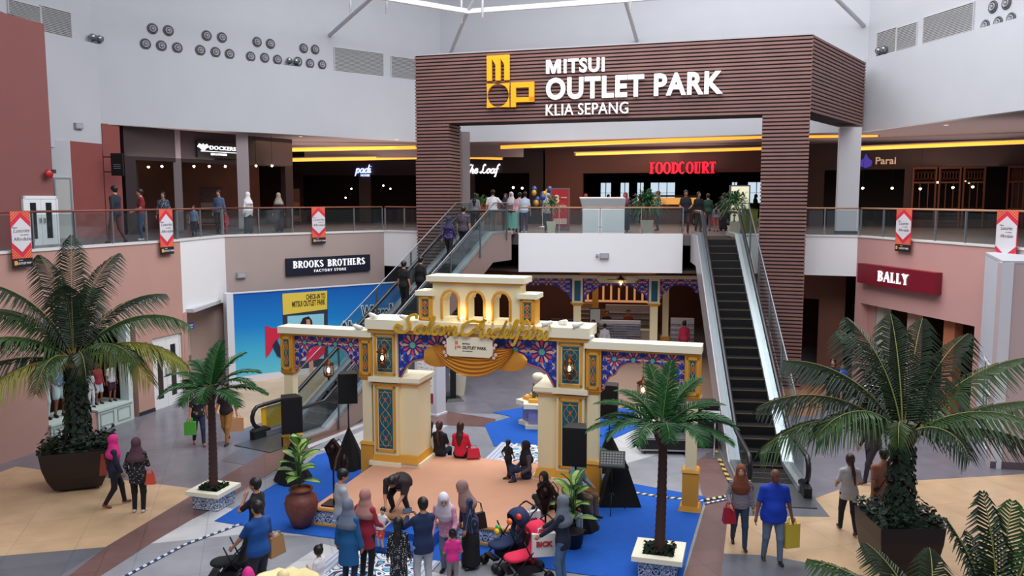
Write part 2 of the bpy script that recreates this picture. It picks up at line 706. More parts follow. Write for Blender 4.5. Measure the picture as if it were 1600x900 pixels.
struct('wall_center_right', MB().box(0.15, dist(EDGE[9], EDGE[10]), 0, .3, 3.95, Z2 + .03), WHITE2, (EDGE[9][0], EDGE[9][1], 0), ang(EDGE[9], EDGE[10]))
aR, bR = EDGE[10], EDGE[11]
struct('wall_lower_right', wallmb(dist(aR, bR), 0, Z2 + .02, .35, [(.35, 6.1, 0, 3.0)]), SALMONR, (aR[0], aR[1], 0), ang(aR, bR))
wall('wall_lower_right_near', EDGE[11], EDGE[12], 0, Z2 + .02, mat('pink_grey_wall', 'b7a5a8', .8), .35)
for i in (9, 10, 11):
    a, b = EDGE[i], EDGE[i + 1]
    struct('trim_2%d' % i, MB().box(0.15 if i == 9 else 0, dist(a, b), -.03, .3, Z2 + .02, Z2 + .08), capm, (a[0], a[1], 0), ang(a, b))
# recess behind the left white panel, with a door
wall('wall_recess_left', (-12.5, 28.4), (-10.9, 31.4), 0, 3.0, mat('recess_beige', 'b59c90', .8), .2, [(.55, 1.7, 0, 2.3)])
struct('ceiling_recess', MB().box(-12.9, -10.75, 27.9, 31.2, 2.98, 3.1), WHITE)
q = MB()
q.box(0, 1.15, 0, .06, 0, 2.3)
d_ = struct('door_2', q, mat('door_cream', 'c8b8ac', .6), (-12.2, 28.98, 0), ang((-12.5, 28.4), (-10.9, 31.4)))
obj('door_handle', MB().box(.95, 1.02, -.06, 0, 1.0, 1.15), STEEL, d_)
wall('wall_recess_side', (-11.05, 27.72), (-11.0, 27.9), 0, 3.0, SALMON, .6)
# baseboards
struct('baseboard_left', MB().box(0, .05, -.02, 0, 0, .12).box(3.45, 4.15, -.02, 0, 0, .12).box(5.55, LLW, -.02, 0, 0, .12), DSTEEL, (aL[0], aL[1], 0), ang(aL, bL))

# left shop interior
struct('trim_41', MB().box(3.02, 3.2, -.02, .3, 0, 3.0), mat('pilaster_white', 'c4d0d0', .6), (aL[0], aL[1], 0), ang(aL, bL))
q = MB().box(-.3, 4.2, 2.2, 2.4, 0, 3.2).box(-.3, 0, .35, 2.4, 0, 3.2).box(3.9, 4.1, .35, 2.4, 0, 3.2)
struct('wall_shop_left', q, DBROWN, (aL[0], aL[1], 0), ang(aL, bL))
struct('ceiling_shop_left', MB().box(-.3, 4.1, .3, 2.4, 3.0, 3.12), WHITE, (aL[0], aL[1], 0), ang(aL, bL))

# double door at the left (white leaves with narrow dark glass)
def double_door(name, w_, h_, loc, rz, label_glass=True):
    q = MB()
    q.box(0, w_, 0, .08, h_ - .1, h_).box(0, .07, 0, .08, 0, h_).box(w_ - .07, w_, 0, .08, 0, h_)
    d = struct(name, q, mat('door_white', 'e2e4e6', .5), loc, rz)
    lw = (w_ - .14) / 2
    for k in (0, 1):
        x0 = .07 + k * lw
        g0, g1 = x0 + lw * .3, x0 + lw * .7
        q = MB().box(x0, g0, .01, .06, 0, h_ - .1).box(g1, x0 + lw - .01, .01, .06, 0, h_ - .1).box(g0, g1, .01, .06, 0, h_ * .13).box(g0, g1, .01, .06, h_ * .86, h_ - .1)
        lf = obj('door_leaf', q, mat('door_white', ''), d)
        obj('pane', MB().box(g0, g1, .025, .045, h_ * .13, h_ * .86), mat('dark_pane', '23262c', .15), lf)
        hx = x0 + lw - .1 if k == 0 else x0 + .06
        obj('handle', MB().box(hx, hx + .04, -.05, 0, h_ * .45, h_ * .55), STEEL, lf)
    return d


rzL = ang(aL, bL)
def Lp(s, y=0.0, z=0.0, a=aL, r=None):
    r = rzL if r is None else r
    return (a[0] + s * math.cos(r) - y * math.sin(r), a[1] + s * math.sin(r) + y * math.cos(r), z)


double_door('door_1', 1.4, 2.35, Lp(4.15, .05), rzL)

# --- left upper block, recess, shop jamb
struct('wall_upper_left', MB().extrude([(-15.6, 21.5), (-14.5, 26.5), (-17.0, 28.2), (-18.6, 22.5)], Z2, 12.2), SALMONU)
a_, b_ = (-15.6, 21.5), (-14.5, 26.5)
s0_, _z = hit(a_, b_, 35, 300)
s1_, _z = hit(a_, b_, 89, 300)
rr_ = ang(a_, b_)
double_door('door_3', s1_ - s0_, 1.52, (a_[0] + s0_ * math.cos(rr_) + .06, a_[1] + s0_ * math.sin(rr_) - .09, Z2), rr_)
wall('wall_upper_recess', (-18.5, 28.4), (-16.05, 30.6), Z2, 8.9, WHITE, .2)
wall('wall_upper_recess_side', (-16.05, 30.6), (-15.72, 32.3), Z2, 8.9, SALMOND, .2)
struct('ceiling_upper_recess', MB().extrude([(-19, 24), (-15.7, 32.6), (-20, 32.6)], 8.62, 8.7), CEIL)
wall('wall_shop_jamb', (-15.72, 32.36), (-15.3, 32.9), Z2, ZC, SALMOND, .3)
a_, b_ = (-18.5, 28.4), (-16.05, 30.6)
s0_, _ = hit(a_, b_, 89, 330)
s1_, _ = hit(a_, b_, 111, 330)
d_ = struct('door_4', MB().box(s0_, s1_, -.06, 0, 0, 2.15), mat('door_grey', 'b6b8b6', .6), (a_[0], a_[1], Z2), ang(a_, b_))
obj('door_frame', MB().box(s0_ - .05, s0_, -.08, 0, 0, 2.2).box(s1_, s1_ + .05, -.08, 0, 0, 2.2).box(s0_, s1_, -.08, 0, 2.15, 2.2), STEEL, d_)

# --- upper shop fronts
S0, S1 = (-15.3, 33.2), (-10.7, 41.0)
LS = dist(S0, S1)
struct('wall_dockers', wallmb(LS, Z2, ZC, .3, [(.5, LS - .5, Z2, 8.35)]), mat('shop_fascia_dark', '2c1c20', .6), (S0[0], S0[1], 0), ang(S0, S1))
struct('wall_dockers_back', MB().box(-3, LS + 2, 4.5, 4.8, Z2, ZC), mat('shop_inside', '50302a', .8, noise=.3, ns=1.5), (S0[0], S0[1], 0), ang(S0, S1))
wall('wall_padi', (-17.5, 50.4), (1.8, 48.4), Z2, ZC, mat('padi_wall', '2e1a1c', .6, noise=.3, ns=1), .3, [(5, 8.5, Z2, 8.2), (9.2, 13.4, Z2, 8.2), (15.4, 18.6, Z2, 8.3)])
struct('wall_padi_back', MB().box(-20, 3, 55, 55.3, Z2, ZC), mat('padi_inside', '2a1512', .8, noise=.3, ns=1))
wall('wall_bulkhead', (-11.5, 46.6), (0.6, 45.2), 9.05, ZC, CEIL, .15)
FC0, FC1 = (1.9, 48.2), (15.6, 44.4)
LF = dist(FC0, FC1)
struct('wall_foodcourt', wallmb(LF, Z2, ZC, .3, [(2.2, LF - .2, Z2, 8.25)]), mat('foodcourt_fascia', '5b312b', .55, noise=.1), (FC0[0], FC0[1], 0), ang(FC0, FC1))
q = MB()
FB0, FB1 = (-2, 70), (34, 62)
wins = []
for p0, p1 in ((938, 955), (969, 983), (995, 1006), (1016, 1055), (1143, 1152), (1168, 1196)):
    s0_, _ = hit(FB0, FB1, p0, 300)
    s1_, _ = hit(FB0, FB1, p1, 300)
    wins.append((s0_, s1_))
struct('wall_foodcourt_back', wallmb(dist(FB0, FB1), Z2, ZC, .3, [(x0, x1, 6.45, 8.15) for x0, x1 in wins]), DARK, (FB0[0], FB0[1], 0), ang(FB0, FB1))
wf = ang(FB0, FB1)
for i, (x0, x1) in enumerate(wins):
    n = max(2, round((x1 - x0) / .75))
    q = MB().box(x0, x1, .05, .12, 6.45, 6.5).box(x0, x1, .05, .12, 8.1, 8.15).box(x0, x1, .05, .12, 7.28, 7.31)
    for k in range(n + 1):
        xx = x0 + (x1 - x0) * k / n
        q.box(xx - .03, xx + .03, .05, .12, 6.45, 8.15)
    wo = struct('window_%d' % (i + 1), q, DSTEEL, (FB0[0], FB0[1], 0), wf)
    obj('pane', MB().box(x0, x1, .09, .1, 6.45, 8.15), mat('daylit_pane', 'cfe2f2', .2, emit=.95), wo)
# right restaurant wall with arched timber screens
RW0, RW1 = (15.6, 44.2), (28, 38.5)
rwr = ang(RW0, RW1)
struct('wall_restaurant', wallmb(dist(RW0, RW1), Z2, ZC, .3, [(.8, 4.6, Z2, 8.3), (5.0, 9.3, Z2 + .4, 8.35), (10.6, 13.2, Z2 + .4, 8.35)]), mat('restaurant_wall', '3a2422', .6, noise=.2, ns=1), (RW0[0], RW0[1], 0), rwr)
struct('wall_restaurant_back', MB().box(0, 14, 4, 4.3, Z2, ZC), DARK, (RW0[0], RW0[1], 0), rwr)
# unseen walls added around the outside to keep stray world light out
struct('wall_light_block', MB().box(-36.2, -36, 16, 90, 0, 19).box(36, 36.2, 16, 90, 0, 19).box(-36, -14.7, 16, 16.2, 0, 9.6).box(14.8, 36, 16, 16.2, 0, 9.6), DARK)
struct('trim_40', MB().extrude([(-15.45, 21.9), (-15.18, 23.1), (-15.16, 23.1), (-15.43, 21.9)], Z2, 8.35), mat('recess_shade_red', '70403e', .8))  # flat dark panel on the block face, painting a shaded recess
struct('wall_far', MB().box(-36, 36, 89, 90, 0, ZC), DARK)

# --- lower stores
struct('wall_store_back', MB().box(-2, 15, 44, 44.3, 0, 3.9), mat('store_back', '6b4034', .7, noise=.25, ns=.8))
struct('wall_store_left', MB().box(-3.2, -3.0, 37, 44, 0, 3.9), BEIGEW)
struct('wall_left_back', MB().box(-5.6, -2.2, 37.2, 37.4, 0, 3.9), mat('grey_shop_wall', '55464a', .8))
a_, b_ = (9.5, 35.0), (13.4, 33.2)
struct('wall_store_right', wallmb(dist(a_, b_), 0, 3.9, .2, [(.3, 3.3, 0, 2.75)]), mat('wood_brown_front', '8a5a48', .7), (a_[0], a_[1], 0), ang(a_, b_))
struct('wall_store_right_back', MB().box(9, 18, 38, 38.2, 0, 3.9), mat('store_back_r', '5a302a', .7, noise=.3, ns=1))
# bally shop inside
rzR = ang(aR, bR)
q = MB().box(-.3, 7.2, 4.2, 4.4, 0, 3.2).box(6.2, 6.4, .3, 4.3, 0, 3.2).box(-.3, -.1, .3, 4.3, 0, 3.2)
struct('wall_bally_back', q, mat('bally_inside', '4a2a2c', .7, noise=.3, ns=.8), (aR[0], aR[1], 0), rzR)
struct('ceiling_bally', MB().box(0, 6.5, .3, 4.2, 3.0, 3.1), mat('bally_ceiling', '6a4c46', .7), (aR[0], aR[1], 0), rzR)
for k, (x0, x1, m) in enumerate([(.35, .85, SALMON), (.9, 1.3, mat('pier_cream', 'b9b3a4', .7)), (2.6, 3.0, SALMON), (4.4, 4.9, mat('pier_orange', 'b06a48', .7))]):
    struct('trim_3%d' % k, MB().box(x0, x1, .3, .6, 0, 3.0), m, (aR[0], aR[1], 0), rzR)

# --- right near corner: white glazed door face and pinkish wall
c0, c1, c2 = (13.62, 23.9), (12.15, 20.55), (15.6, 19.9)
wall('wall_corner_white', c1, c0, 0, 5.22, mat('corner_white', 'c4c8d2', .6), -.25, [(.35, 2.3, .25, 2.5)])
wall('wall_corner_pink', c1, c2, 0, 5.22, mat('pink_grey_wall', ''), .3)
struct('baseboard_right', MB().box(0, dist(c1, c2), -.03, 0, 0, .18), mat('base_mauve', '5e5058', .6), (c1[0], c1[1], 0), ang(c1, c2))
struct('ceiling_corner', MB().extrude([c1, c2, (15.5, 24), c0], 5.2, 5.28), WHITE)
q = MB()
for k in range(4):
    q.box(.35 + k * .63, .41 + k * .63, -.02, .03, .25, 2.5)
for k in range(4):
    q.box(.35, 2.3, -.02, .03, .25 + k * .72, .30 + k * .72)
wo = struct('window_9', q, mat('door_white', ''), (c1[0], c1[1], 0), ang(c1, c0))
obj('pane', MB().box(.35, 2.3, .0, .01, .25, 2.5), mat('dusk_pane', '5c6470', .2), wo)

# --- roof: light ring beam, inclined struts, hangers
RING = [(-12.5, 27.5, 15.2), (-5.75, 35.7, 15.2), (-2.0, 38.6, 15.2), (4.8, 36.4, 15.2), (12.0, 33.5, 15.2), (14.5, 27, 15.2)]
BEAM = mat('roof_beam_white', 'f4f5f7', .5)
t = thing('roof_frame', 'white steel roof frame of ring beam and struts under the skylight', 'roof frame')
for a, b in zip(RING[:-1], RING[1:]):
    obj('ring_beam', MB().box(0, dist(a, b), -.11, .11, 15.1, 15.3), BEAM, t, (a[0], a[1], 0), ang(a, b))
def pdrum(px, py, i):
    s_, z_ = hit(DRUM[i], DRUM[i + 1], px, py)
    a, b = DRUM[i], DRUM[i + 1]
    r_ = ang(a, b)
    return Vector((a[0] + s_ * math.cos(r_) - .3 * math.sin(r_), a[1] + s_ * math.sin(r_) + .3 * math.cos(r_), z_))
for px, py, i, node, up in ((520, 54, 1, 1, (-3.6, 33.6, 16.3)), (700, 82, 2, 2, (-.3, 36.2, 17.2)), (993, 62, 2, 3, (3.9, 34.4, 16.9)), (1350, 38, 2, 4, (9.7, 32.2, 16.6))):
    p = pdrum(px, py, i)
    q = Vector(RING[node])
    obj('strut', MB().tube([p, q, Vector(up)], .09, 8), mat('roof_strut', 'c8cacd', .5), t)
for x, y in ((-6.9, 36.6), (-5.4, 36.9), (-2.3, 38.9), (-1.3, 37.7), (5.0, 36.2), (12.3, 33.4)):
    obj('hanger', MB().tube([(x, y, 14.75), (x + .02, y, 18)], .05, 6), BEAM, t)
# ================================================================== SLATTED PORTAL
PL, PR, PB = (-3.8, 33.6), (10.3, 29.3), (14.6, 35.2)
rP = ang(PL, PR)
LP = dist(PL, PR)
pt = thing('entrance_portal', 'giant brown slatted timber portal framing the upper food court entrance', 'portal', (PL[0], PL[1], 0), rP)
ZB, ZT = 9.76, 12.4


def slatted(name, x0, x1, y0, y1, z0, z1, parent, loc=(0, 0, 0), rz=0.0, pitch=.132, e=.035):
    q = MB()
    q.mi = 1
    q.box(x0, x1, y0, y1, z0, z1)
    q.mi = 0
    z = z0 + .01
    while z + .08 < z1 + .02:
        q.box(x0 - e, x1 + e, y0 - e, y1 + e, z, z + .078)
        z += pitch
    return obj(name, q, [SLAT, SLATB], parent, loc, rz)


slatted('pillar', 0, 1.35, 0, 1.3, 0, ZB, pt)
slatted('pillar', LP - 1.52, LP, 0, 1.3, 0, ZB, pt)
slatted('beam', 0, LP, 0, 1.3, ZB, ZT, pt)
slatted('return_beam', .05, dist(PR, PB), 0, .9, ZB + .05, ZT - .01, pt, (LP, 0, 0), ang(PR, PB) - rP)
obj('coping', MB().box(-.05, LP + .05, -.05, 1.35, ZT, ZT + .05), mat('coping_grey', 'a9a3a6', .6), pt)

# mall sign on the portal
LW = mat('sign_white', 'fafafa', .5, emit=.25)
YEL = mat('sign_yellow', 'f2ac0a', .5, emit=.12)
ms = thing('mall_sign', 'large white and yellow MITSUI OUTLET PARK KLIA SEPANG lettering on slatted portal', 'sign', (PL[0], PL[1], 0), rP)
ms.location = (PL[0] + .1 * math.sin(rP), PL[1] - .1 * math.cos(rP), 0)
q = MB().textfit('ITSUI', 6.04, 7.57, 11.46, 11.98, -.1, 0, bold=.03, spacing=1.12)
q.extrude([(5.36, 11.47), (5.36, 11.97), (5.52, 11.97), (5.64, 11.66), (5.76, 11.97), (5.92, 11.97), (5.92, 11.47), (5.80, 11.47), (5.80, 11.80), (5.69, 11.47), (5.59, 11.47), (5.48, 11.80), (5.48, 11.47)], -.1, 0, 'xz')
obj('lettering', q, LW, ms)
obj('lettering', MB().textfit('OUTLET PARK', 5.36, 11.82, 10.5, 11.31, -.1, 0, bold=.035, spacing=1.1), LW, ms)
obj('lettering', MB().textfit('KLIA SEPANG', 5.36, 8.47, 9.92, 10.34, -.1, 0, spacing=1.05), LW, ms)
q = MB()
x0, x1, z0, z1 = 3.02, 3.92, 11.30, 12.24
bw = .2
q.box(x0, x0 + bw, -.1, 0, z0, z1)
for k in range(2):
    xa = x0 + bw + k * .35
    xb = x0 + .7 * (k + 1) / 2 + 0.0
    xb = x0 + .35 * (k + 1)
    q.extrude([(xa, z1), (xb + bw, z1), (xb + bw, z0), (xb, z0), (xb, z1 - .35), (xa, z1 - .12)], -.1, 0, 'xz')
z1, z0 = 11.2, 10.28
cx, cz, rr_ = (x0 + x1) / 2, (z0 + z1) / 2, .44
for sx in (-1, 1):
    for sz in (-1, 1):
        pl_ = [(cx + sx * .46, cz + sz * .46)]
        for i in range(9):
            t_ = i / 8 * PI / 2
            pl_.append((cx + sx * rr_ * math.sin(t_) * .985, cz + sz * rr_ * math.cos(t_) * .985))
        q.extrude(pl_, -.1, 0, 'xz')
px0 = x1 + .06
q.box(px0, px0 + .2, -.1, 0, z0, z1).box(px0 + .2, px0 + .92, -.1, 0, z1 - .2, z1).box(px0 + .72, px0 + .92, -.1, 0, z1 - .72, z1 - .2).box(px0 + .2, px0 + .92, -.1, 0, z1 - .74, z1 - .56)
obj('logo', q, YEL, ms)


# ================================================================== GLASS RAILINGS
def railing(name, label, a, b, wood=True, z=Z2, x0=0.0, x1=None, group='glass railings round the atrium', step=1.35, zb=.08):
    L_ = dist(a, b)
    x1 = L_ if x1 is None else x1
    t = thing(name, label, 'railing', (a[0], a[1], z), ang(a, b), group)
    obj('handrail', MB().tube([(x0, .1, 1.08), (x1, .1, 1.08)], .032, 8), WOODR if wood == 1 else (mat('handrail_tan', 'b4876a', .4) if wood else STEEL), t)
    n = max(1, round((x1 - x0) / step))
    for k in range(n + 1):
        xx = x0 + (x1 - x0) * k / n
        q = MB().box(xx - .02, xx + .02, .07, .13, zb, 1.05).box(xx - .06, xx + .06, .085, .115, .3, .33)
        obj('post', q, mat('rail_post', '8d9196', .4, metal=.6), t)
        if k < n:
            w_ = (x1 - x0) / n
            obj('glass_panel', MB().box(xx + .06, xx + w_ - .06, .095, .107, .1, 1.0), GLASS, t)
    return t


railing('glass_railing', 'glass railing with red-brown handrail at far left beside the tall salmon block', EDGE[0], EDGE[1], 1)
railing('glass_railing', 'glass railing with red-brown handrail above the lower left shop window', EDGE[1], EDGE[2], 1)
railing('glass_railing', 'short glass railing above the narrow white panel left of the dark store sign', EDGE[2], EDGE[3], 1)
railing('glass_railing', 'glass railing with reddish handrail above the dark blue clothing store sign', EDGE[3], EDGE[4], 1)
railing('glass_railing', 'short glass railing directly left of the slatted left pillar', EDGE[4], EDGE[5], 1, x1=dist(EDGE[4], EDGE[5]) - .35)
railing('glass_railing', 'glass railing with tan handrail above the long white center panel', EDGE[7], EDGE[8], 2, step=1.75)
railing('glass_railing', 'glass railing right of the right slatted pillar above white panel', EDGE[9], EDGE[10], 2, x0=1.0)
railing('glass_railing', 'glass railing above the maroon store sign on the right', EDGE[10], EDGE[11], 2)
railing('glass_railing', 'glass railing at the far right edge of the upper floor', EDGE[11], EDGE[12], 2)


# ================================================================== ESCALATORS
def escalator(name, label, B, T, clad, W=.5, y0=None, guards=(), cap=None):
    L_ = dist(B, T)
    run = Z2 / math.tan(R(30))
    ya = (L_ - run) * .5 if y0 is None else y0
    yb = ya + run
    t = thing(name, label, 'escalator', (B[0], B[1], 0), ang(B, T) - PI / 2)

    def z(y):
        if y < ya:
            return .02
        if y > yb:
            return Z2 + .02
        return .02 + (y - ya) / run * Z2

    ys = [0, ya * .6, ya * .85, ya, ya + .3] + [ya + run * k / 8 for k in range(1, 8)] + [yb - .3, yb, yb + .15, yb + (L_ - yb) * .5, L_]

    def band(q, x0, x1, lo, hi, y0_=0, y1_=None, zmin=-9):
        y1_ = L_ if y1_ is None else y1_
        yy = [y for y in ys if y0_ < y < y1_]
        yy = [y0_] + yy + [y1_]
        n = len(q.v)
        pts = [(y, z(y) + hi) for y in yy] + [(y, max(zmin, z(y) + lo)) for y in reversed(yy)]
        q.extrude(pts, x0, x1, 'yz')
        return q
    # steps
    n = int((L_ - 1.0) / .4)
    for k in range(n):
        y = .6 + k * .4
        zz = z(y + .2)
        if zz > Z2 - .1:
            zz = Z2 - .0
        q = MB()
        q.box(-W, W, y, y + .4, zz - .3, zz)
        for g in range(20):
            xg = -W + .03 + g * (2 * W - .06) / 20
            q.box(xg, xg + .02, y + .02, y + .39, zz, zz + .008)
        q.mi = 1
        q.box(-W + .01, W - .01, y - .004, y + .022, zz - .012, zz + .006)
        obj('step', q, [mat('step_black', '131316', .5, metal=.3), mat('step_edge', '5c4a30', .7)], t)
    pl = mat('comb_plate', '777a7e', .35, metal=.8)
    obj('landing_plate', MB().box(-W - .2, W + .2, -.9, .62, 0, .03), pl, t)
    obj('landing_plate', MB().box(-W - .2, W + .2, L_ - .5, L_ + .7, Z2, Z2 + .03), pl, t)
    for sx in (-1, 1):
        x = sx * (W + .13)
        q = MB()
        band(q, x - .012, x + .012, .1, .88, .25, L_ - .25)
        obj('balustrade_glass', q, GLASSG, t)
        q = MB()
        band(q, min(sx * W, sx * (W + .26)), max(sx * W, sx * (W + .26)), .02, .16, .1, L_ - .1)
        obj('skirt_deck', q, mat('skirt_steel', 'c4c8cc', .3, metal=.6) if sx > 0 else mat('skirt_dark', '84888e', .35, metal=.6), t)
        q = MB()
        xo = sx * (W + .26)
        band(q, min(xo, xo + sx * .04), max(xo, xo + sx * .04), -1.0, .1, .3, L_ - .3, 0.0)
        obj('side_cladding', q, clad, t)
        pts = [(x, y, z(y) + .93) for y in [.15] + [v for v in ys if .3 < v < L_ - .3] + [L_ - .15]]
        za, zb_ = .02, Z2 + .02
        pts += [(x, L_ + .1 + .28 * math.sin(a_), zb_ + .65 + .28 * math.cos(a_)) for a_ in (.5, 1.1, 1.57, 2.1, 2.6)]
        low = [(x, y, z(y) + .30) for y in reversed([.3] + [v for v in ys if .4 < v < L_ - .4] + [L_ - .2])]
        pts += low
        pts += [(x, -.0 - .3 * math.sin(a_), za + .62 + .32 * math.cos(a_)) for a_ in (2.6, 2.1, 1.57, 1.1, .5)]
        top_only = pts[:len(pts) - len(low) - 5]
        q = MB()
        newel_b = [(x, -.0 - .3 * math.sin(a_), za + .62 + .32 * math.cos(a_)) for a_ in (2.9, 2.3, 1.8, 1.4, .9, .4)]
        newel_t = pts[len(top_only) - 5:len(top_only)]
        q.tube(newel_b + top_only, .06, 8)
        obj('handrail', q, mat('handrail_black', '16161a', .35), t)
        q = MB()
        q.box(x - .09, x + .09, -.32, .3, 0, .26)
        q.frustum(x, -.05, .26, .34, .09, .3, .05, .2)
        obj('newel_base', q, mat('newel_dark', '2a2c30', .4, metal=.5), t)
    q = MB()
    band(q, -W - .24, W + .24, -1.02, -.96, ya + .6, L_ - .4, 0.0)
    obj('soffit', q, clad, t)
    for sx, off, g0, g1 in guards:
        x = sx * (W + off)
        q = MB()
        q.tube([(x, y, z(y) + 1.25) for y in [g0] + [v for v in ys if g0 < v < g1] + [g1]], .022, 8)
        obj('guard_rail', q, mat('guard_steel', '7c8086', .35, metal=.7), t)
        q = MB()
        band(q, x - .008, x + .008, .1, 1.2, g0, g1)
        obj('guard_glass', q, GLASS, t)
        k = g0
        while k <= g1 + .01:
            obj('guard_post', MB().box(x - .025, x + .025, k - .025, k + .025, z(k) - .2, z(k) + 1.24), mat('guard_steel', ''), t)
            k += (g1 - g0) / max(1, round((g1 - g0) / 1.9))
    return t


CLADL = mat('cladding_taupe', '8f7870', .35, metal=.1)
CLADR = mat('cladding_grey', 'a8a4a6', .3, metal=.3)
escalator('escalator', 'right escalator with black steps and bright steel skirts rising beside the right slatted pillar', (6.12, 18.7), (7.72, 32.2), CLADR, .52, guards=[(1, .45, 2.6, 12.6)], y0=1.9)
EB, ET = (-6.65, 22.9), (-.55, 33.6)
le = escalator('escalator', 'left escalator carrying shoppers up past the blue mural', EB, ET, CLADL, .48, guards=[(1, .34, 1.7, 11.6), (-1, .42, 1.7, 11.6)], y0=1.3)
# caution notice on the left escalator newel
cs = thing('caution_notice', 'yellow CAUTION notice board fixed on the left escalator glass', 'notice', (EB[0], EB[1], 0), ang(EB, ET) - PI / 2)
q = MB()
CX = -.48 - .13 - .04
q.box(CX - .02, CX, .1, 1.25, .22, .84)
obj('board', q, mat('notice_yellow', 'e8b419', .5), cs)
q = MB().text('CAUTION', .13, 0, 0, -.012, 0, bold=.006)
q.xf(Matrix.Translation((CX - .02, .62, .75)) @ Matrix.Rotation(-PI / 2, 4, 'Z'))
for k in range(5):
    q.box(CX - .034, CX - .02, .16 + k * .15, .26 + k * .15, .33, .43)
obj('red_print', q, mat('notice_red', 'b8331c', .5), cs)
q = MB().box(CX - .034, CX - .02, .6, .84, .5, .7)
obj('white_print', q, WHITE2, cs)

# ================================================================== SIGNS
def board_sign(name, label, a, b, pxs, y, col, txts, dy=.12, tm=None, emit=0, cat='sign', frame=None):
    s0, zt = hit(a, b, pxs[0], y[0])
    s1, _ = hit(a, b, pxs[1], y[0])
    _, zb = hit(a, b, pxs[0], y[1])
    w_, h_ = s1 - s0, zt - zb
    t = thing(name, label, cat, (a[0] + (s0 + w_ / 2) * math.cos(ang(a, b)), a[1] + (s0 + w_ / 2) * math.sin(ang(a, b)), (zt + zb) / 2), ang(a, b))
    obj('board', MB().box(-w_ / 2, w_ / 2, -dy, -.01, -h_ / 2, h_ / 2), col, t)
    for st, sz, x, z_, bold, wx in txts:
        q = MB().text(st, sz * h_, x * w_, z_ * h_, -dy - .03, -dy, bold=bold, wx=wx)
        obj('lettering', q, tm, t)
    return t, w_, h_


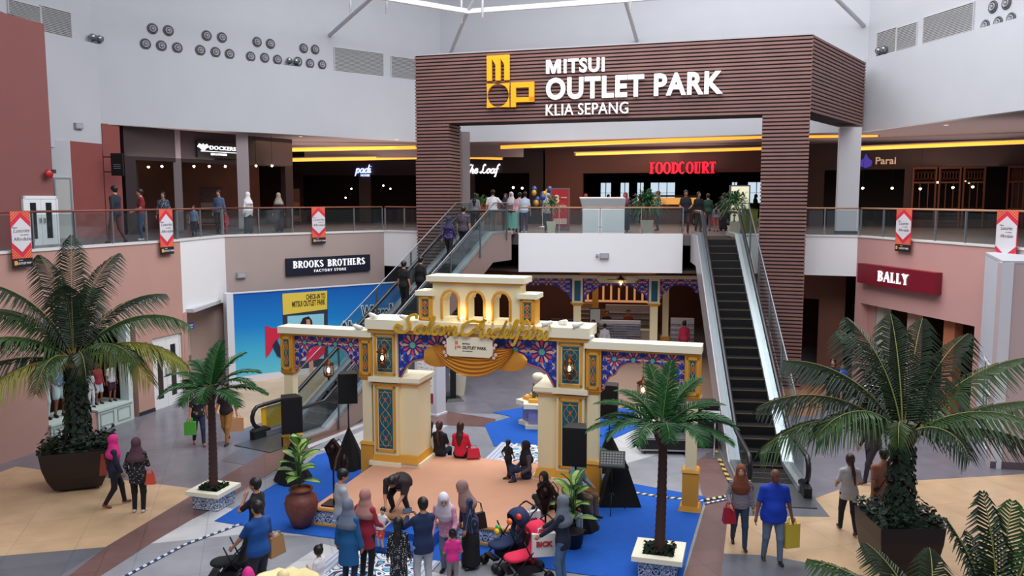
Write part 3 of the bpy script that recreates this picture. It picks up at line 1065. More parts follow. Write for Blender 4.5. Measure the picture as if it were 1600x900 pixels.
def serif_text(q, st, x, z, h, wx=.62, y0=-.03, y1=0, th=.2, gap=.14):
    """upright slab-serif capitals built of bars and arcs; centred on x"""
    W_ = {'I': .35, ' ': .4, 'L': .62, 'T': .72, 'E': .62, 'F': .6, 'S': .6, 'Y': .8, 'H': .78, 'K': .78, 'A': .84, 'B': .68, 'R': .74, 'O': .78, 'C': .72, 'D': .76, 'U': .74, 'N': .78}
    tot = sum(W_[c] * h * wx * 1.35 + gap * h for c in st) - gap * h
    X = x - tot / 2
    t1, t2 = th * h, th * .45 * h
    ser = .07 * h

    def bar(xa, xb, za, zb):
        q.box(min(xa, xb), max(xa, xb), y0, y1, min(za, zb), max(za, zb))

    def stem(xc, w_=None, bot=True, top=True):
        w_ = w_ or t1
        bar(xc - w_ / 2, xc + w_ / 2, z, z + h)
        if bot:
            bar(xc - w_ / 2 - ser, xc + w_ / 2 + ser, z, z + t2 * .7)
        if top:
            bar(xc - w_ / 2 - ser, xc + w_ / 2 + ser, z + h - t2 * .7, z + h)

    def diag(p, r_, w_):
        q.stroke([p, r_], w_, y0, y1)
        e = ser * .9
        for pp in (p, r_):
            if abs(pp[1] - z) < .01 * h:
                bar(pp[0] - w_ / 2 - e, pp[0] + w_ / 2 + e, z, z + t2 * .6)
            if abs(pp[1] - z - h) < .01 * h:
                bar(pp[0] - w_ / 2 - e, pp[0] + w_ / 2 + e, z + h - t2 * .6, z + h)

    def arc(cx, cz, rx, rz_, a0, a1, wmid, wend=None):
        pts = [(cx + rx * math.cos(a0 + (a1 - a0) * i / 8), cz + rz_ * math.sin(a0 + (a1 - a0) * i / 8)) for i in range(9)]
        q.stroke(pts, [t2, wmid, t2] if wend is None else [t2, wmid, wend], y0, y1)
    for c in st:
        w_ = W_[c] * h * wx * 1.35
        l, r_ = X + t1 / 2 + ser * .6, X + w_ - t1 / 2
        m_ = z + h / 2
        if c in 'BRPDEFLHKN':
            stem(l)
        if c in 'BR':
            arc(l, z + h * .75, w_ * .62, h * .235, PI / 2, -PI / 2, t1)
        if c == 'B':
            arc(l, z + h * .26, w_ * .68, h * .24, PI / 2, -PI / 2, t1)
        if c == 'R':
            diag((l + w_ * .25, m_), (X + w_, z), t1 * .8)
        if c == 'O':
            cx = X + w_ / 2
            arc(cx, m_, w_ * .42, h * .48, PI / 2, PI * 1.5, t1)
            arc(cx, m_, w_ * .42, h * .48, PI / 2, -PI / 2, t1)
        if c == 'D':
            arc(l, m_, w_ * .72, h * .47, PI / 2, -PI / 2, t1)
        if c == 'C':
            cx = X + w_ / 2
            arc(cx, m_, w_ * .45, h * .48, PI * .28, PI * 1.72, t1)
        if c == 'K':
            diag((r_, z + h), (l + t1 * .4, m_), t2)
            diag((l + w_ * .25, m_), (X + w_, z), t1 * .8)
        if c == 'S':
            q.stroke([(X + w_ * .9, z + h * .82), (X + w_ * .5, z + h * .97), (X + w_ * .12, z + h * .75), (X + w_ * .5, m_), (X + w_ * .88, z + h * .25), (X + w_ * .48, z + h * .03), (X + w_ * .08, z + h * .2)], [t2, t2, t1, t1, t1, t2, t2], y0, y1)
        if c == 'T':
            stem(X + w_ / 2, top=False)
            bar(X, X + w_, z + h - t2, z + h)
            bar(X, X + t2 * .6, z + h * .8, z + h)
            bar(X + w_ - t2 * .6, X + w_, z + h * .8, z + h)
        if c == 'H':
            stem(r_)
            bar(l, r_, m_ - t2 / 2, m_ + t2 / 2)
        if c in 'EFL':
            if c != 'L':
                bar(l, X + w_ * .92, z + h - t2, z + h)
                bar(l, X + w_ * .75, m_ - t2 / 2, m_ + t2 / 2)
            if c != 'F':
                bar(l, X + w_ * .96, z, z + t2)
                bar(X + w_ * .96 - t2 * .6, X + w_ * .96, z, z + h * .24)
        if c == 'A':
            diag((X + ser, z), (X + w_ / 2, z + h * .99), t2)
            diag((X + w_ - ser, z), (X + w_ / 2, z + h * .99), t1)
            bar(X + w_ * .25, X + w_ * .75, z + h * .3, z + h * .3 + t2)
        if c == 'Y':
            stem(X + w_ / 2, top=False)
            q.v = q.v
            diag((X + ser, z + h), (X + w_ / 2, m_), t1)
            diag((X + w_ - ser, z + h), (X + w_ / 2, m_), t2)
        if c == 'U':
            stem(l, bot=False)
            stem(r_, t2, bot=False)
            arc((l + r_) / 2, z + h * .2, (r_ - l) / 2, h * .18, PI, 2 * PI, t2)
        X += w_ + gap * h
    return q


SWHITE = mat('lit_white_letter', 'f2f2f4', .4, emit=.5)
t, w_, h_ = board_sign('store_sign', 'dark navy BROOKS BROTHERS FACTORY STORE sign on taupe wall', EDGE[3], EDGE[4], (445, 576), (404, 431), mat('navy_board', '15182c', .5), [])
obj('lettering', serif_text(MB(), 'BROOKS BROTHERS', 0, -h_ * .08, h_ * .40, y0=-.15, y1=-.12, gap=.2, wx=.66), SWHITE, t)
obj('lettering', MB().text('FACTORY STORE', h_ * .22, 0, -h_ * .31, -.15, -.12, spacing=1.35), SWHITE, t)
t, w_, h_ = board_sign('store_sign', 'maroon BALLY sign on the right salmon wall', aR, bR, (1352, 1474), (411, 441), mat('maroon_board', '7c1226', .45), [], dy=.3)
obj('lettering', serif_text(MB(), 'BALLY', 0, -h_ * .25, h_ * .5, y0=-.33, y1=-.3, th=.24, gap=.2, wx=.8), SWHITE, t)
t, w_, h_ = board_sign('store_sign', 'black DOCKERS sign with winged anchor above the upper left shop', S0, S1, (305, 367), (220, 246), BLACK, [], tm=mat('bright_letter', 'f6f8ff', emit=1.3))
obj('lettering', MB().textfit('DOCKERS', -w_ * .2, w_ * .46, h_ * .02, h_ * .26, -.15, -.12, bold=.015, spacing=1.1), mat('bright_letter', ''), t)
q = MB().box(-w_ * .42, w_ * .48, -.14, -.12, -h_ * .12, -h_ * .08)
q.stroke([(-w_ * .36, h_ * .35), (-w_ * .36, -h_ * .02)], .05, -.14, -.12)
q.stroke([(-w_ * .42, h_ * .08), (-w_ * .36, -h_ * .02), (-w_ * .3, h_ * .08)], .06, -.14, -.12)
for k in range(3):
    for sx in (-1, 1):
        q.stroke([(-w_ * .36 + sx * .06, h_ * (.08 + k * .08)), (-w_ * .36 + sx * (.3 - k * .04), h_ * (.18 + k * .07))], .045, -.14, -.12)
q.text('MEN & WOMEN', h_ * .17, .05, -h_ * .26, -.14, -.12, bold=.004)
obj('emblem', q, mat('bright_letter', ''), t)

# connected script letters built of smooth strokes, x-height 1
GL = {
    'a': (1.15, [[(.95, .8), (.55, 1.0), (.1, .6), (.15, .1), (.5, 0), (.85, .45), (.98, 1.0)], [(.98, 1.0), (.88, .3), (1.0, 0), (1.25, .25)]]),
    'b': (1.0, [[(0, .2), (.35, 1.4), (.42, 2.0), (.2, 1.9), (.1, .8), (.15, .1), (.5, 0), (.8, .5), (.6, .95), (.2, .7)]]),
    'd': (1.15, [[(.95, .8), (.55, 1.0), (.1, .6), (.15, .1), (.5, 0), (.85, .45), (1.15, 2.0)], [(1.15, 2.0), (.9, .4), (1.0, 0), (1.25, .25)]]),
    'e': (.85, [[(.1, .45), (.6, .6), (.65, .95), (.35, 1.0), (.08, .55), (.2, .05), (.55, 0), (.95, .35)]]),
    'f': (.7, [[(-.1, -.7), (.15, -.8), (.3, 0), (.45, 1.5), (.75, 2.05), (.95, 1.8)], [(0, .9), (.75, 1.05)]]),
    'h': (1.05, [[(0, 0), (.3, 1.2), (.5, 2.0)], [(.08, .3), (.4, .95), (.68, .85), (.6, .1), (.8, 0), (1.1, .3)]]),
    'i': (.5, [[(.1, .6), (.3, 1.0), (.2, .2), (.35, 0), (.6, .3)], [(.38, 1.45), (.46, 1.6)]]),
    'l': (.5, [[(.0, .3), (.4, 1.4), (.5, 2.0), (.3, 1.9), (.15, .5), (.3, 0), (.6, .3)]]),
    'm': (1.55, [[(.05, .7), (.2, 1.0), (.12, 0)], [(.14, .4), (.5, 1.0), (.62, .8), (.55, 0)], [(.57, .4), (.95, 1.0), (1.08, .8), (1.05, .15), (1.2, 0), (1.6, .3)]]),
    'o': (1.0, [[(.6, 1.0), (.2, .8), (.1, .3), (.4, 0), (.75, .3), (.8, .8), (.5, 1.0), (.7, .85), (1.05, .9)]]),
    'p': (1.05, [[(.05, .6), (.25, 1.0), (.1, 0), (-.05, -.9)], [(.15, .5), (.5, 1.0), (.85, .7), (.7, .1), (.35, 0), (.15, .2)]]),
    'r': (.75, [[(.05, .6), (.2, 1.1), (.3, .95), (.55, .95), (.4, .3), (.55, 0), (.8, .3)]]),
    's': (.7, [[(0, .2), (.35, 1.05), (.5, .5), (.4, .05), (.1, .1), (.7, .25)]]),
    't': (.55, [[(.35, 1.6), (.2, .4), (.3, 0), (.6, .3)], [(0, 1.05), (.6, 1.15)]]),
    'u': (1.05, [[(.05, .7), (.2, 1.0), (.12, .3), (.3, 0), (.65, .3), (.85, 1.0), (.78, .25), (.9, 0), (1.1, .25)]]),
    'S': (1.5, [[(1.45, 1.75), (1.3, 2.2), (.8, 2.1), (.6, 1.6), (.9, 1.1), (.95, .5), (.5, .05), (-.1, .1), (-.45, .55), (-.2, .95), (.3, .75)]]),
    'A': (1.7, [[(-.6, .7), (-.5, 1.3), (.2, 1.75), (.9, 1.7), (1.5, 1.95)], [(-.6, .7), (-.4, .1), (.1, .1), (.7, .9), (1.35, 2.05)], [(1.35, 2.05), (1.25, 1.0), (1.3, .1), (1.5, 0), (1.8, .3)], [(.4, .75), (1.5, .85)]]),
    'T': (1.3, [[(.0, 1.6), (.2, 2.0), (.9, 1.85), (1.5, 2.05)], [(.85, 1.9), (.7, .6), (.4, 0), (0, .2)]]),
    'L': (1.35, [[(1.0, 1.7), (.8, 2.05), (.5, 1.6), (.45, .7), (.1, .05), (-.1, .2), (.4, .2), (.9, 0), (1.3, .3)]]),
    'W': (1.9, [[(0, 1.9), (.35, .1), (.9, 1.7), (1.1, .1), (1.8, 2.0)]]),
    ' ': (.7, [])}


def script(q, st, x, z, s, w, y0, y1, shear=.15, wx=1.0, centre=True):
    tot = sum(GL[c][0] for c in st) * s * wx
    X = x - tot / 2 if centre else x
    for c in st:
        for strk in GL[c][1]:
            n = len(strk)
            ws = [w * (.7 if i in (0, n - 1) else 1.05) for i in range(n)]
            q.stroke([(X + (p[0] + shear * p[1]) * s * wx, z + p[1] * s) for p in strk], ws, y0, y1)
        X += GL[c][0] * s * wx
    return q


BL = mat('blue_white_letter', 'aebcff', emit=1.8)
a_, b_ = (-17.5, 50.4), (1.8, 48.4)
s_, z_ = hit(a_, b_, 568, 267)
t = thing('store_sign', 'glowing pale blue padi HOUSE script sign on the dark upper shop wall', 'sign', (a_[0] + s_ * math.cos(ang(a_, b_)), a_[1] + s_ * math.sin(ang(a_, b_)) - .1, z_), ang(a_, b_))
obj('lettering', script(MB(), 'padi', 0, -.1, .23, .07, -.05, 0), BL, t)
obj('lettering', MB().text('HOUSE', .17, .12, -.27, -.05, 0, bold=.006), BL, t)
s_, z_ = hit(a_, b_, 752, 265)
t = thing('store_sign', 'white lit The Loaf script sign beside the left slatted pillar', 'sign', (a_[0] + s_ * math.cos(ang(a_, b_)), a_[1] + s_ * math.sin(ang(a_, b_)) - .1, z_), ang(a_, b_))
obj('lettering', script(MB(), 'The Loaf', 0, -.2, .24, .075, -.05, 0), mat('bright_letter', ''), t)
s_, z_ = hit(FC0, FC1, 1066, 262)
t = thing('foodcourt_sign', 'red glowing FOODCOURT letters on the brown fascia above the food court', 'sign', (FC0[0] + s_ * math.cos(ang(FC0, FC1)), FC0[1] + s_ * math.sin(ang(FC0, FC1)) - .08, z_), ang(FC0, FC1))
obj('lettering', serif_text(MB(), 'FOODCOURT', 0, -.32, .62, wx=.56, y0=-.06, y1=0, th=.22, gap=.09), mat('red_letter', 'e01838', emit=1.1), t)
s_, z_ = hit(RW0, RW1, 1362, 252)
t = thing('restaurant_sign', 'dim cream restaurant lettering with violet emblem right of white column', 'sign', (RW0[0] + s_ * math.cos(rwr), RW0[1] + s_ * math.sin(rwr) - .08, z_), rwr)
obj('lettering', MB().text('Parai', .5, .62, 0, -.06, 0, bold=.01), mat('dim_letter', 'd8b8a0', emit=.3), t)
obj('emblem', MB().extrude([(-.55, -.25), (-.3, -.35), (-.05, -.25), (0, 0), (-.18, .15), (-.3, .4), (-.42, .15), (-.6, 0)], -.06, 0, 'xz'), mat('violet_glow', '4436a0', emit=.7), t)

# blade signs on brackets
def blade(label, px, py, Y, w_, h_):
    p = D(px, py, Y)
    t = thing('blade_sign', label, 'sign', p, 0)
    obj('panel', MB().box(-w_ / 2, w_ / 2, -.05, .05, -h_ / 2, h_ / 2), BLACK, t)
    obj('bracket', MB().box(-w_ / 2 - .3, -w_ / 2, -.02, .02, h_ * .3, h_ * .36).box(-w_ / 2 - .3, -w_ / 2, -.02, .02, -h_ * .36, -h_ * .3), DSTEEL, t)
    q = MB()
    for k in range(3):
        q.box(-w_ * .3, w_ * .3, -.056, -.05, -.02 - .07 * k, -.0 - .07 * k)
    obj('print', q, mat('grey_print', '8088a0', .5), t)


blade('black hanging blade sign on the jamb of the upper left shop', 183.5, 257, 32.0, .45, .85)
blade('black hanging blade sign half hidden by the big left palm', 24, 568, 22.0, .5, .75)

# mural hoarding
mA = EDGE[3]
a_, b_ = (-10.2, 30.2), (-4.4, 34.6)
rM = ang(a_, b_)
LM = dist(a_, b_)
mz0, mz1 = .25, 3.35
mu = thing('mural_hoarding', 'blue printed advertising hoarding on the wall behind the left escalator', 'mural', (a_[0], a_[1], 0), rM)
obj('board', MB().box(0, LM, 0, .12, mz0, mz1), patmat('sky_print', 'grad', [(0, '5fc4dc'), (.3, '3fb2dc'), (.6, '1683d2'), (1, '0a5cb4')], rough=.4), mu)
obj('edge_frame', MB().box(-.25, 0, -.03, .35, 0, mz1 + .03).box(0, LM, -.03, .12, mz1, mz1 + .04), mat('frame_white', 'd7d9e2', .5), mu)
obj('skirting', MB().box(0, LM, -.01, .14, 0, mz0), mat('frame_white', ''), mu)
H_ = lambda px, py: hit(a_, b_, px, py)
def printp(name, pts, col, lay, par=None):
    q = MB().extrude([H_(*p) for p in pts], -.006 * lay, -.006 * lay + .005, 'xz')
    return obj(name, q, mat('print_' + col, col, .5), par or mu)


printp('printed_kiosk', [(441, 459), (512, 454), (512, 598), (443, 602)], '2b3442', 1)
printp('printed_kiosk', [(449, 494), (506, 490), (506, 560), (450, 566)], '8ed0e6', 2)
printp('printed_kiosk', [(441, 459), (511, 454), (511, 483), (442, 492)], 'e2c64c', 2)
printp('printed_figure', [(468, 508), (473, 497), (482, 494), (487, 500), (489, 512), (478, 512)], '1c1418', 3)
printp('printed_figure', [(478, 499), (484, 499), (485, 508), (479, 509)], 'c68b76', 4)
printp('printed_umbrella', [(476, 566), (480, 553), (490, 541), (502, 536), (508, 540), (507, 552), (496, 562)], 'd8204a', 3)
printp('printed_woman', [(482, 566), (489, 563), (490, 588), (484, 590)], 'd9a59c', 4)
printp('printed_woman', [(414, 508), (425, 513), (436, 512), (440, 524), (436, 528), (428, 540), (422, 552), (415, 560)], 'cc2346', 3)
printp('printed_woman', [(425, 540), (432, 530), (438, 542), (440, 560), (433, 556)], '1d2648', 4)
printp('printed_lawn', [(440, 590), (520, 580), (560, 560), (560, 572), (440, 600)], '1e7c7a', 3)
q = MB()
q.textfit('CHECK-IN TO', H_(478, 464)[0], H_(508, 462)[0], H_(492, 467)[1], H_(492, 459)[1], -.02, -.013, bold=.02)
q.textfit('MITSUI OUTLET PARK', H_(456, 472)[0], H_(508, 470)[0], H_(482, 478)[1], H_(482, 469)[1], -.02, -.013, bold=.02)
obj('printed_words', q, mat('print_dark', '3c3420', .5), mu)
xs_ = [H_(px, 480)[0] for px in (565, 606, 609, 690, 530, 585, 590, 690)]
for k, (mm, off, bd) in enumerate(((mat('print_halo', 'e8eef4', .5), -.016, .09), (mat('print_ink', '14161c', .5), -.024, .012))):
    q = MB()
    e_ = .05 if k == 0 else 0
    za, zb_ = H_(586, 500)[1], H_(586, 477)[1]
    q.textfit('Where', xs_[0] - e_, xs_[1] + e_, za - e_, zb_ + e_, off, off + .006, bold=bd)
    q.textfit('Luxuries', xs_[2] - e_, xs_[3] + e_, za - e_, zb_ + e_, off, off + .006, bold=bd)
    za, zb_ = H_(556, 524)[1], H_(556, 501)[1]
    q.textfit('Always', xs_[4] - e_, xs_[5] + e_, za - e_, zb_ + e_, off, off + .006, bold=bd)
    q.textfit('Affordable', xs_[6] - e_, xs_[7] + e_, za - e_, zb_ + e_, off, off + .006, bold=bd)
    obj('printed_words', q, mm, mu)

# banners hanging on the railing
RED = mat('banner_red', 'd42a45', .6)
ORG = mat('banner_orange', 'eda050', .6)
BWH = mat('banner_white', 'd8d4d8', .6)
INK = mat('banner_ink', '2c3450', .6)
def banner(label, a, b, px, w_=.62, h_=1.22, zt=Z2 + 1.1, blk=.24):
    s_ = hit(a, b, px, 330)[0]
    r_ = ang(a, b)
    t = thing('hanging_banner', label, 'banner', (a[0] + s_ * math.cos(r_) + .12 * math.sin(r_), a[1] + s_ * math.sin(r_) - .12 * math.cos(r_), zt), r_, 'printed banners on the railings')
    obj('cloth', MB().box(-w_ / 2, w_ / 2, 0, .012, -h_, 0), RED, t)
    q = MB()
    W2 = w_ / 2
    for k in range(4):   # orange chevron stripes above and below the diamond
        t0 = .02 + k * .062
        for sx in (-1, 1):
            for sz in (1, -1):
                m_ = -h_ / 2
                zc = lambda v: m_ + sz * (h_ / 2 - v)
                xe, c_ = W2 * .98, .26 / W2
                zz_ = t0 * 1.15 + .004
                q.extrude([(sx * xe, zc(zz_ + .024)), (sx * max(xe - (zz_ + .024) / c_, 0), zc(.002)), (sx * max(xe - zz_ / c_, .001), zc(.002)), (sx * xe, zc(zz_))], -.004, 0, 'xz')
    obj('orange_stripes', q, ORG, t)
    q = MB().extrude([(0, -.16), (W2 * .96, -.42), (W2 * .96, -h_ + .42), (0, -h_ + .16), (-W2 * .96, -h_ + .42), (-W2 * .96, -.42)], -.008, -.004, 'xz')
    obj('diamond', q, BWH, t)
    q = MB().text('Luxuries', .145, .0, -.5, -.011, -.008, shear=.3)
    q.text('Affordable', .13, .02, -.72, -.011, -.008, shear=.3)
    q.text('Where', .06, -.2, -.42, -.011, -.008).text('Are Always', .055, .1, -.61, -.011, -.008)
    obj('print', q, INK, t)
    bo = obj('footer', MB().box(-W2, W2, -.004, .014, -h_ - blk, -h_), mat('banner_black', '1a1214', .6), t)
    q = MB().text('OUTLET PARK', .075, .07, -h_ - blk * .55, -.01, -.004, bold=.002)
    q.text('MITSUI', .04, -.06, -h_ - blk * .22, -.01, -.004)
    obj('footer_print', q, BWH, bo)
    obj('footer_logo', MB().box(-W2 + .05, -W2 + .14, -.01, -.004, -h_ - blk * .7, -h_ - blk * .25), ORG, bo)


banner('red and white Luxuries banner at the far left railing, partly behind palm frond', EDGE[0], EDGE[1], 25)
banner('red and white Luxuries banner on railing above the lower left shop', EDGE[1], EDGE[2], 254)
banner('small red and white banner on the railing above the navy store sign', EDGE[3], EDGE[4], 495, .6)
banner('red and white banner on railing above the left end of maroon store sign', EDGE[10], EDGE[11], 1418, .8, 1.2)
banner('largest red and white banner at the right edge of the photo', EDGE[11], EDGE[12], 1581, .9, 1.42)
# ================================================================== STAGE AND FESTIVE ARCHWAY
rS = R(-16.15)
SO = (-4.16, 16.81)
def SP(x, y, z=0.0):
    """stage coordinates to the place"""
    return (SO[0] + x * math.cos(rS) - y * math.sin(rS), SO[1] + x * math.sin(rS) + y * math.cos(rS), z)


BLUE = mat('blue_carpet', '0a55b4', .95, noise=.12, ns=6)
PEACH = mat('stage_carpet', 'cf9a7c', .9, noise=.06, ns=2)
TILEP = patmat('patterned_tile', 'mosaic', [(0, '26406e'), (.2, 'e4e6ea'), (.36, '3c6ea6'), (.5, 'dfe2e6'), (.62, '2d3a54'), (.8, 'c9d8e6')], 62)
RUNP = patmat('runner_pattern', 'mosaic', [(0, '2c3c6e'), (.24, 'f0f0f2'), (.36, '2f7fae'), (.46, 'f2f0f0'), (.6, '5c3c5c'), (.72, '54b4d4')], 21, base='xy')
ch = [(330, 812), (440, 745), (545, 695), (575, 690), (600, 720), (760, 710), (820, 690), (828, 672), (760, 650), (780, 640), (830, 640), (1000, 645), (1010, 668), (930, 700), (930, 742), (965, 760), (1102, 778), (1070, 960), (920, 960), (870, 895), (790, 870), (600, 855), (500, 840)]
q = [U(x, y, 0) for x, y in [(335, 815), (400, 775), (462, 738), (495, 712), (520, 705), (588, 716), (650, 725), (760, 718), (815, 697), (772, 698), (757, 664), (800, 652), (770, 645), (850, 632), (990, 640), (1000, 668), (950, 690), (925, 745), (1102, 777), (1080, 850), (1066, 905), (1060, 935), (960, 905), (870, 893), (780, 872), (660, 880), (520, 842), (440, 832)]]
tag(obj('blue_carpet', MB().extrude([(p.x, p.y) for p in q], 0.008, .018), BLUE), 'bright blue event carpet spread under and around the stage', 'carpet')
rn = thing('patterned_runner', 'blue and white patterned runner with pale borders behind the stage', 'runner', SP(2.62, 4.15, 0), rS)
obj('mat', MB().box(-.2, 1.6, 0, 2.6, .02, .03), RUNP, rn)
obj('border', MB().box(-.55, -.2, 0, 2.6, .02, .032), patmat('runner_border', 'stripes', ['c3c8d6', '8c98b4'], 9), rn)
rn = thing('patterned_runner', 'blue and white patterned runner in front of the stage steps', 'runner', SP(2.15, -.95, 0), rS)
obj('mat', MB().box(-.75, .75, -3.4, 0, .02, .03), RUNP, rn)
for sx in (-1, 1):
    obj('border', MB().box(min(sx * .75, sx * 1.05), max(sx * .75, sx * 1.05), -3.4, 0, .02, .032), patmat('runner_border', 'stripes', []), rn)
st = thing('stage', 'low peach carpeted stage with patterned risers and ochre edge trim', 'stage', (SO[0], SO[1], 0), rS)
obj('carpet_top', MB().box(0, 5.05, 0, 4.1, .36, .4), PEACH, st)
obj('riser', MB().box(.02, 5.03, .02, 4.08, .02, .36), TILEP, st)
q = MB()
for z0, z1 in ((.02, .06), (.345, .385)):
    q.box(-.02, 5.07, -.02, .02, z0, z1).box(-.02, .02, -.02, 4.12, z0, z1).box(5.03, 5.07, -.02, 4.12, z0, z1).box(-.02, 5.07, 4.08, 4.12, z0, z1)
obj('trim', q, GOLD, st)
obj('steps', MB().box(1.45, 2.85, -.45, 0, .02, .27).box(1.45, 2.85, -.9, -.45, .02, .14), BLUE, st)

AO = SP(-.1, 2.95)
ar = thing('festive_archway', 'cream and ochre festive archway with colourful mosaic boards and gold Salam Aidilfitri lettering', 'archway', AO, rS)
CREAM2 = mat('cream_light', 'f3ecd0', .5)
TEAL = mat('teal_panel', '0d5a72', .4)
GILT = mat('gilt_line', 'd2a23c', .4, metal=.2)
GILT2 = mat('gilt_letter', 'd8ac2c', .45, metal=.1)
DIA = mat('orange_diamond', 'd8602c', .5)


def teal_panel(par, x0, x1, z0, z1, y):
    m_ = .05
    obj('panel_frame', MB().box(x0, x0 + m_, y - .035, y, z0, z1).box(x1 - m_, x1, y - .035, y, z0, z1).box(x0, x1, y - .035, y, z1 - m_, z1).box(x0, x1, y - .035, y, z0, z0 + m_), GOLD, par)
    x0 += m_ + .03
    x1 -= m_ + .03
    z0 += m_ + .03
    z1 -= m_ + .03
    pn = obj('panel', MB().box(x0, x1, y - .012, y, z0, z1), TEAL, par)
    cx, hw = (x0 + x1) / 2, (x1 - x0) / 2 * .8
    q = MB()
    yy = y - .018
    h = z1 - z0
    n = max(2, round(h / .42))
    for sx in (-1, 1):
        q.tube([(cx + sx * hw * math.sin(PI * n * i / (n * 10)), yy, z0 + .03 + (h - .06) * i / (n * 10)) for i in range(n * 10 + 1)], .008, 4)
        q.tube([(cx + sx * hw * .5 * math.sin(2 * PI * n * i / (n * 14)), yy, z0 + .03 + (h - .06) * i / (n * 14)) for i in range(n * 14 + 1)], .006, 4)
    for zz in (z0 + .07, z1 - .07):
        q.box(x0 + .02, x1 - .02, yy - .004, yy + .004, zz, zz + .012)
    obj('gilt_ornament', q, GILT, pn)
    q = MB()
    for k in range(n):
        zc = z0 + h * (k + .5) / n
        q.extrude([(cx, zc - .07), (cx + .03, zc), (cx, zc + .07), (cx - .03, zc)], yy - .006, yy + .002, 'xz')
    obj('orange_ornament', q, DIA, pn)


MOS = [mat('mosaic_navy', '2c3090', .5), mat('mosaic_blue', '1f6fe0', .5), mat('mosaic_red', 'e0505a', .5), mat('mosaic_peach', 'f6bc96', .5), mat('mosaic_green', '6cc4aa', .5), mat('mosaic_rim', 'b06a5c', .5)]


def mosaic(name, par, poly, y, R0=.26, x_start=None, zc=None, cy=.5):
    """arched board: poly outline (x,z); rosettes of petals cut to stay inside"""
    def inside(px, pz):
        c = False
        n = len(poly)
        for i in range(n):
            (x1, z1), (x2, z2) = poly[i], poly[i - 1]
            if (z1 > pz) != (z2 > pz) and px < (x2 - x1) * (pz - z1) / (z2 - z1) + x1:
                c = not c
        return c
    q = MB()
    q.extrude(poly, y, y + .05, 'xz')
    bd = obj(name, q, MOS[0], par)
    k = MB()
    xs = [p[0] for p in poly]
    zs = [p[1] for p in poly]

    def put(pts, mi, lay):
        if all(inside(*p) for p in pts):
            k.mi = mi
            k.extrude(pts, y - .002 - .002 * lay, y - .001, 'xz')
    W_ = R0 * 2.1
    nx = int((max(xs) - min(xs)) / W_) + 2
    cxm = (max(xs) + min(xs)) / 2
    for i in range(-nx, nx + 1):
        for j in range(0, 4):
            cx = cxm + (i + .5) * W_
            cz = max(zs) - R0 * 1.0 - j * W_
            for a in range(12):
                t = a * PI / 6
                rad = lambda rr, tt: (cx + rr * math.cos(tt), cz + rr * math.sin(tt))
                put([rad(R0 * .30, t), rad(R0 * .62, t - .17), rad(R0 * .8, t - .15), rad(R0 * .92, t), rad(R0 * .8, t + .15), rad(R0 * .62, t + .17)], 1 if a % 2 else 2, 1)
                t2 = t + PI / 12
                put([rad(R0 * .82, t2 - .06), rad(R0 * .98, t2 - .12), rad(R0 * 1.16, t2), rad(R0 * .98, t2 + .12), rad(R0 * .82, t2 + .06)], 0, 1)
            put([(cx + R0 * .26 * math.cos(a * PI / 4 + .39), cz + R0 * .26 * math.sin(a * PI / 4 + .39)) for a in range(8)], 3, 2)
            # star between four rosettes
            sx, sz = cx + W_ / 2, cz - W_ / 2
            for a in range(8):
                t = a * PI / 4
                put([(sx, sz), (sx + R0 * .22 * math.cos(t - .35), sz + R0 * .22 * math.sin(t - .35)), (sx + R0 * .42 * math.cos(t), sz + R0 * .42 * math.sin(t)), (sx + R0 * .22 * math.cos(t + .35), sz + R0 * .22 * math.sin(t + .35))], 2 if a % 2 else 0, 1)
            for dx, dz in ((W_ / 2, 0), (0, -W_ / 2)):
                for a in range(4):
                    t = a * PI / 2 + .78
                    put([(cx + dx, cz + dz), (cx + dx + .03, cz + dz + .05), (cx + dx + R0 * .34 * math.cos(t), cz + dz + R0 * .34 * math.sin(t)), (cx + dx - .03, cz + dz + .05)], 2, 2)
    obj('mosaic_pieces', k, MOS[1:], bd)
    return bd


def cusped(x0, x1, zt, zs, zm, off=.0):
    """outline of a board with a cusped arch cut from its lower edge"""
    w_ = (x1 - x0) / 2
    cx = (x0 + x1) / 2
    half = [(0.0, zm + .0), (.10, zm - .05), (.22, zm - .03), (.40, zm - .06), (.52, zm - .12), (.60, zm - .2), (.66, zm - .31), (.80, zm - .38), (.88, zm - .5), (.93, zm - .66), (.97, zs)]
    low = [(cx - t * w_, z) for t, z in reversed(half)] + [(cx + t * w_, z) for t, z in half[1:]]
    return [(x0, zt), (x0, zs)] + [p for p in low] + [(x1, zs), (x1, zt)]


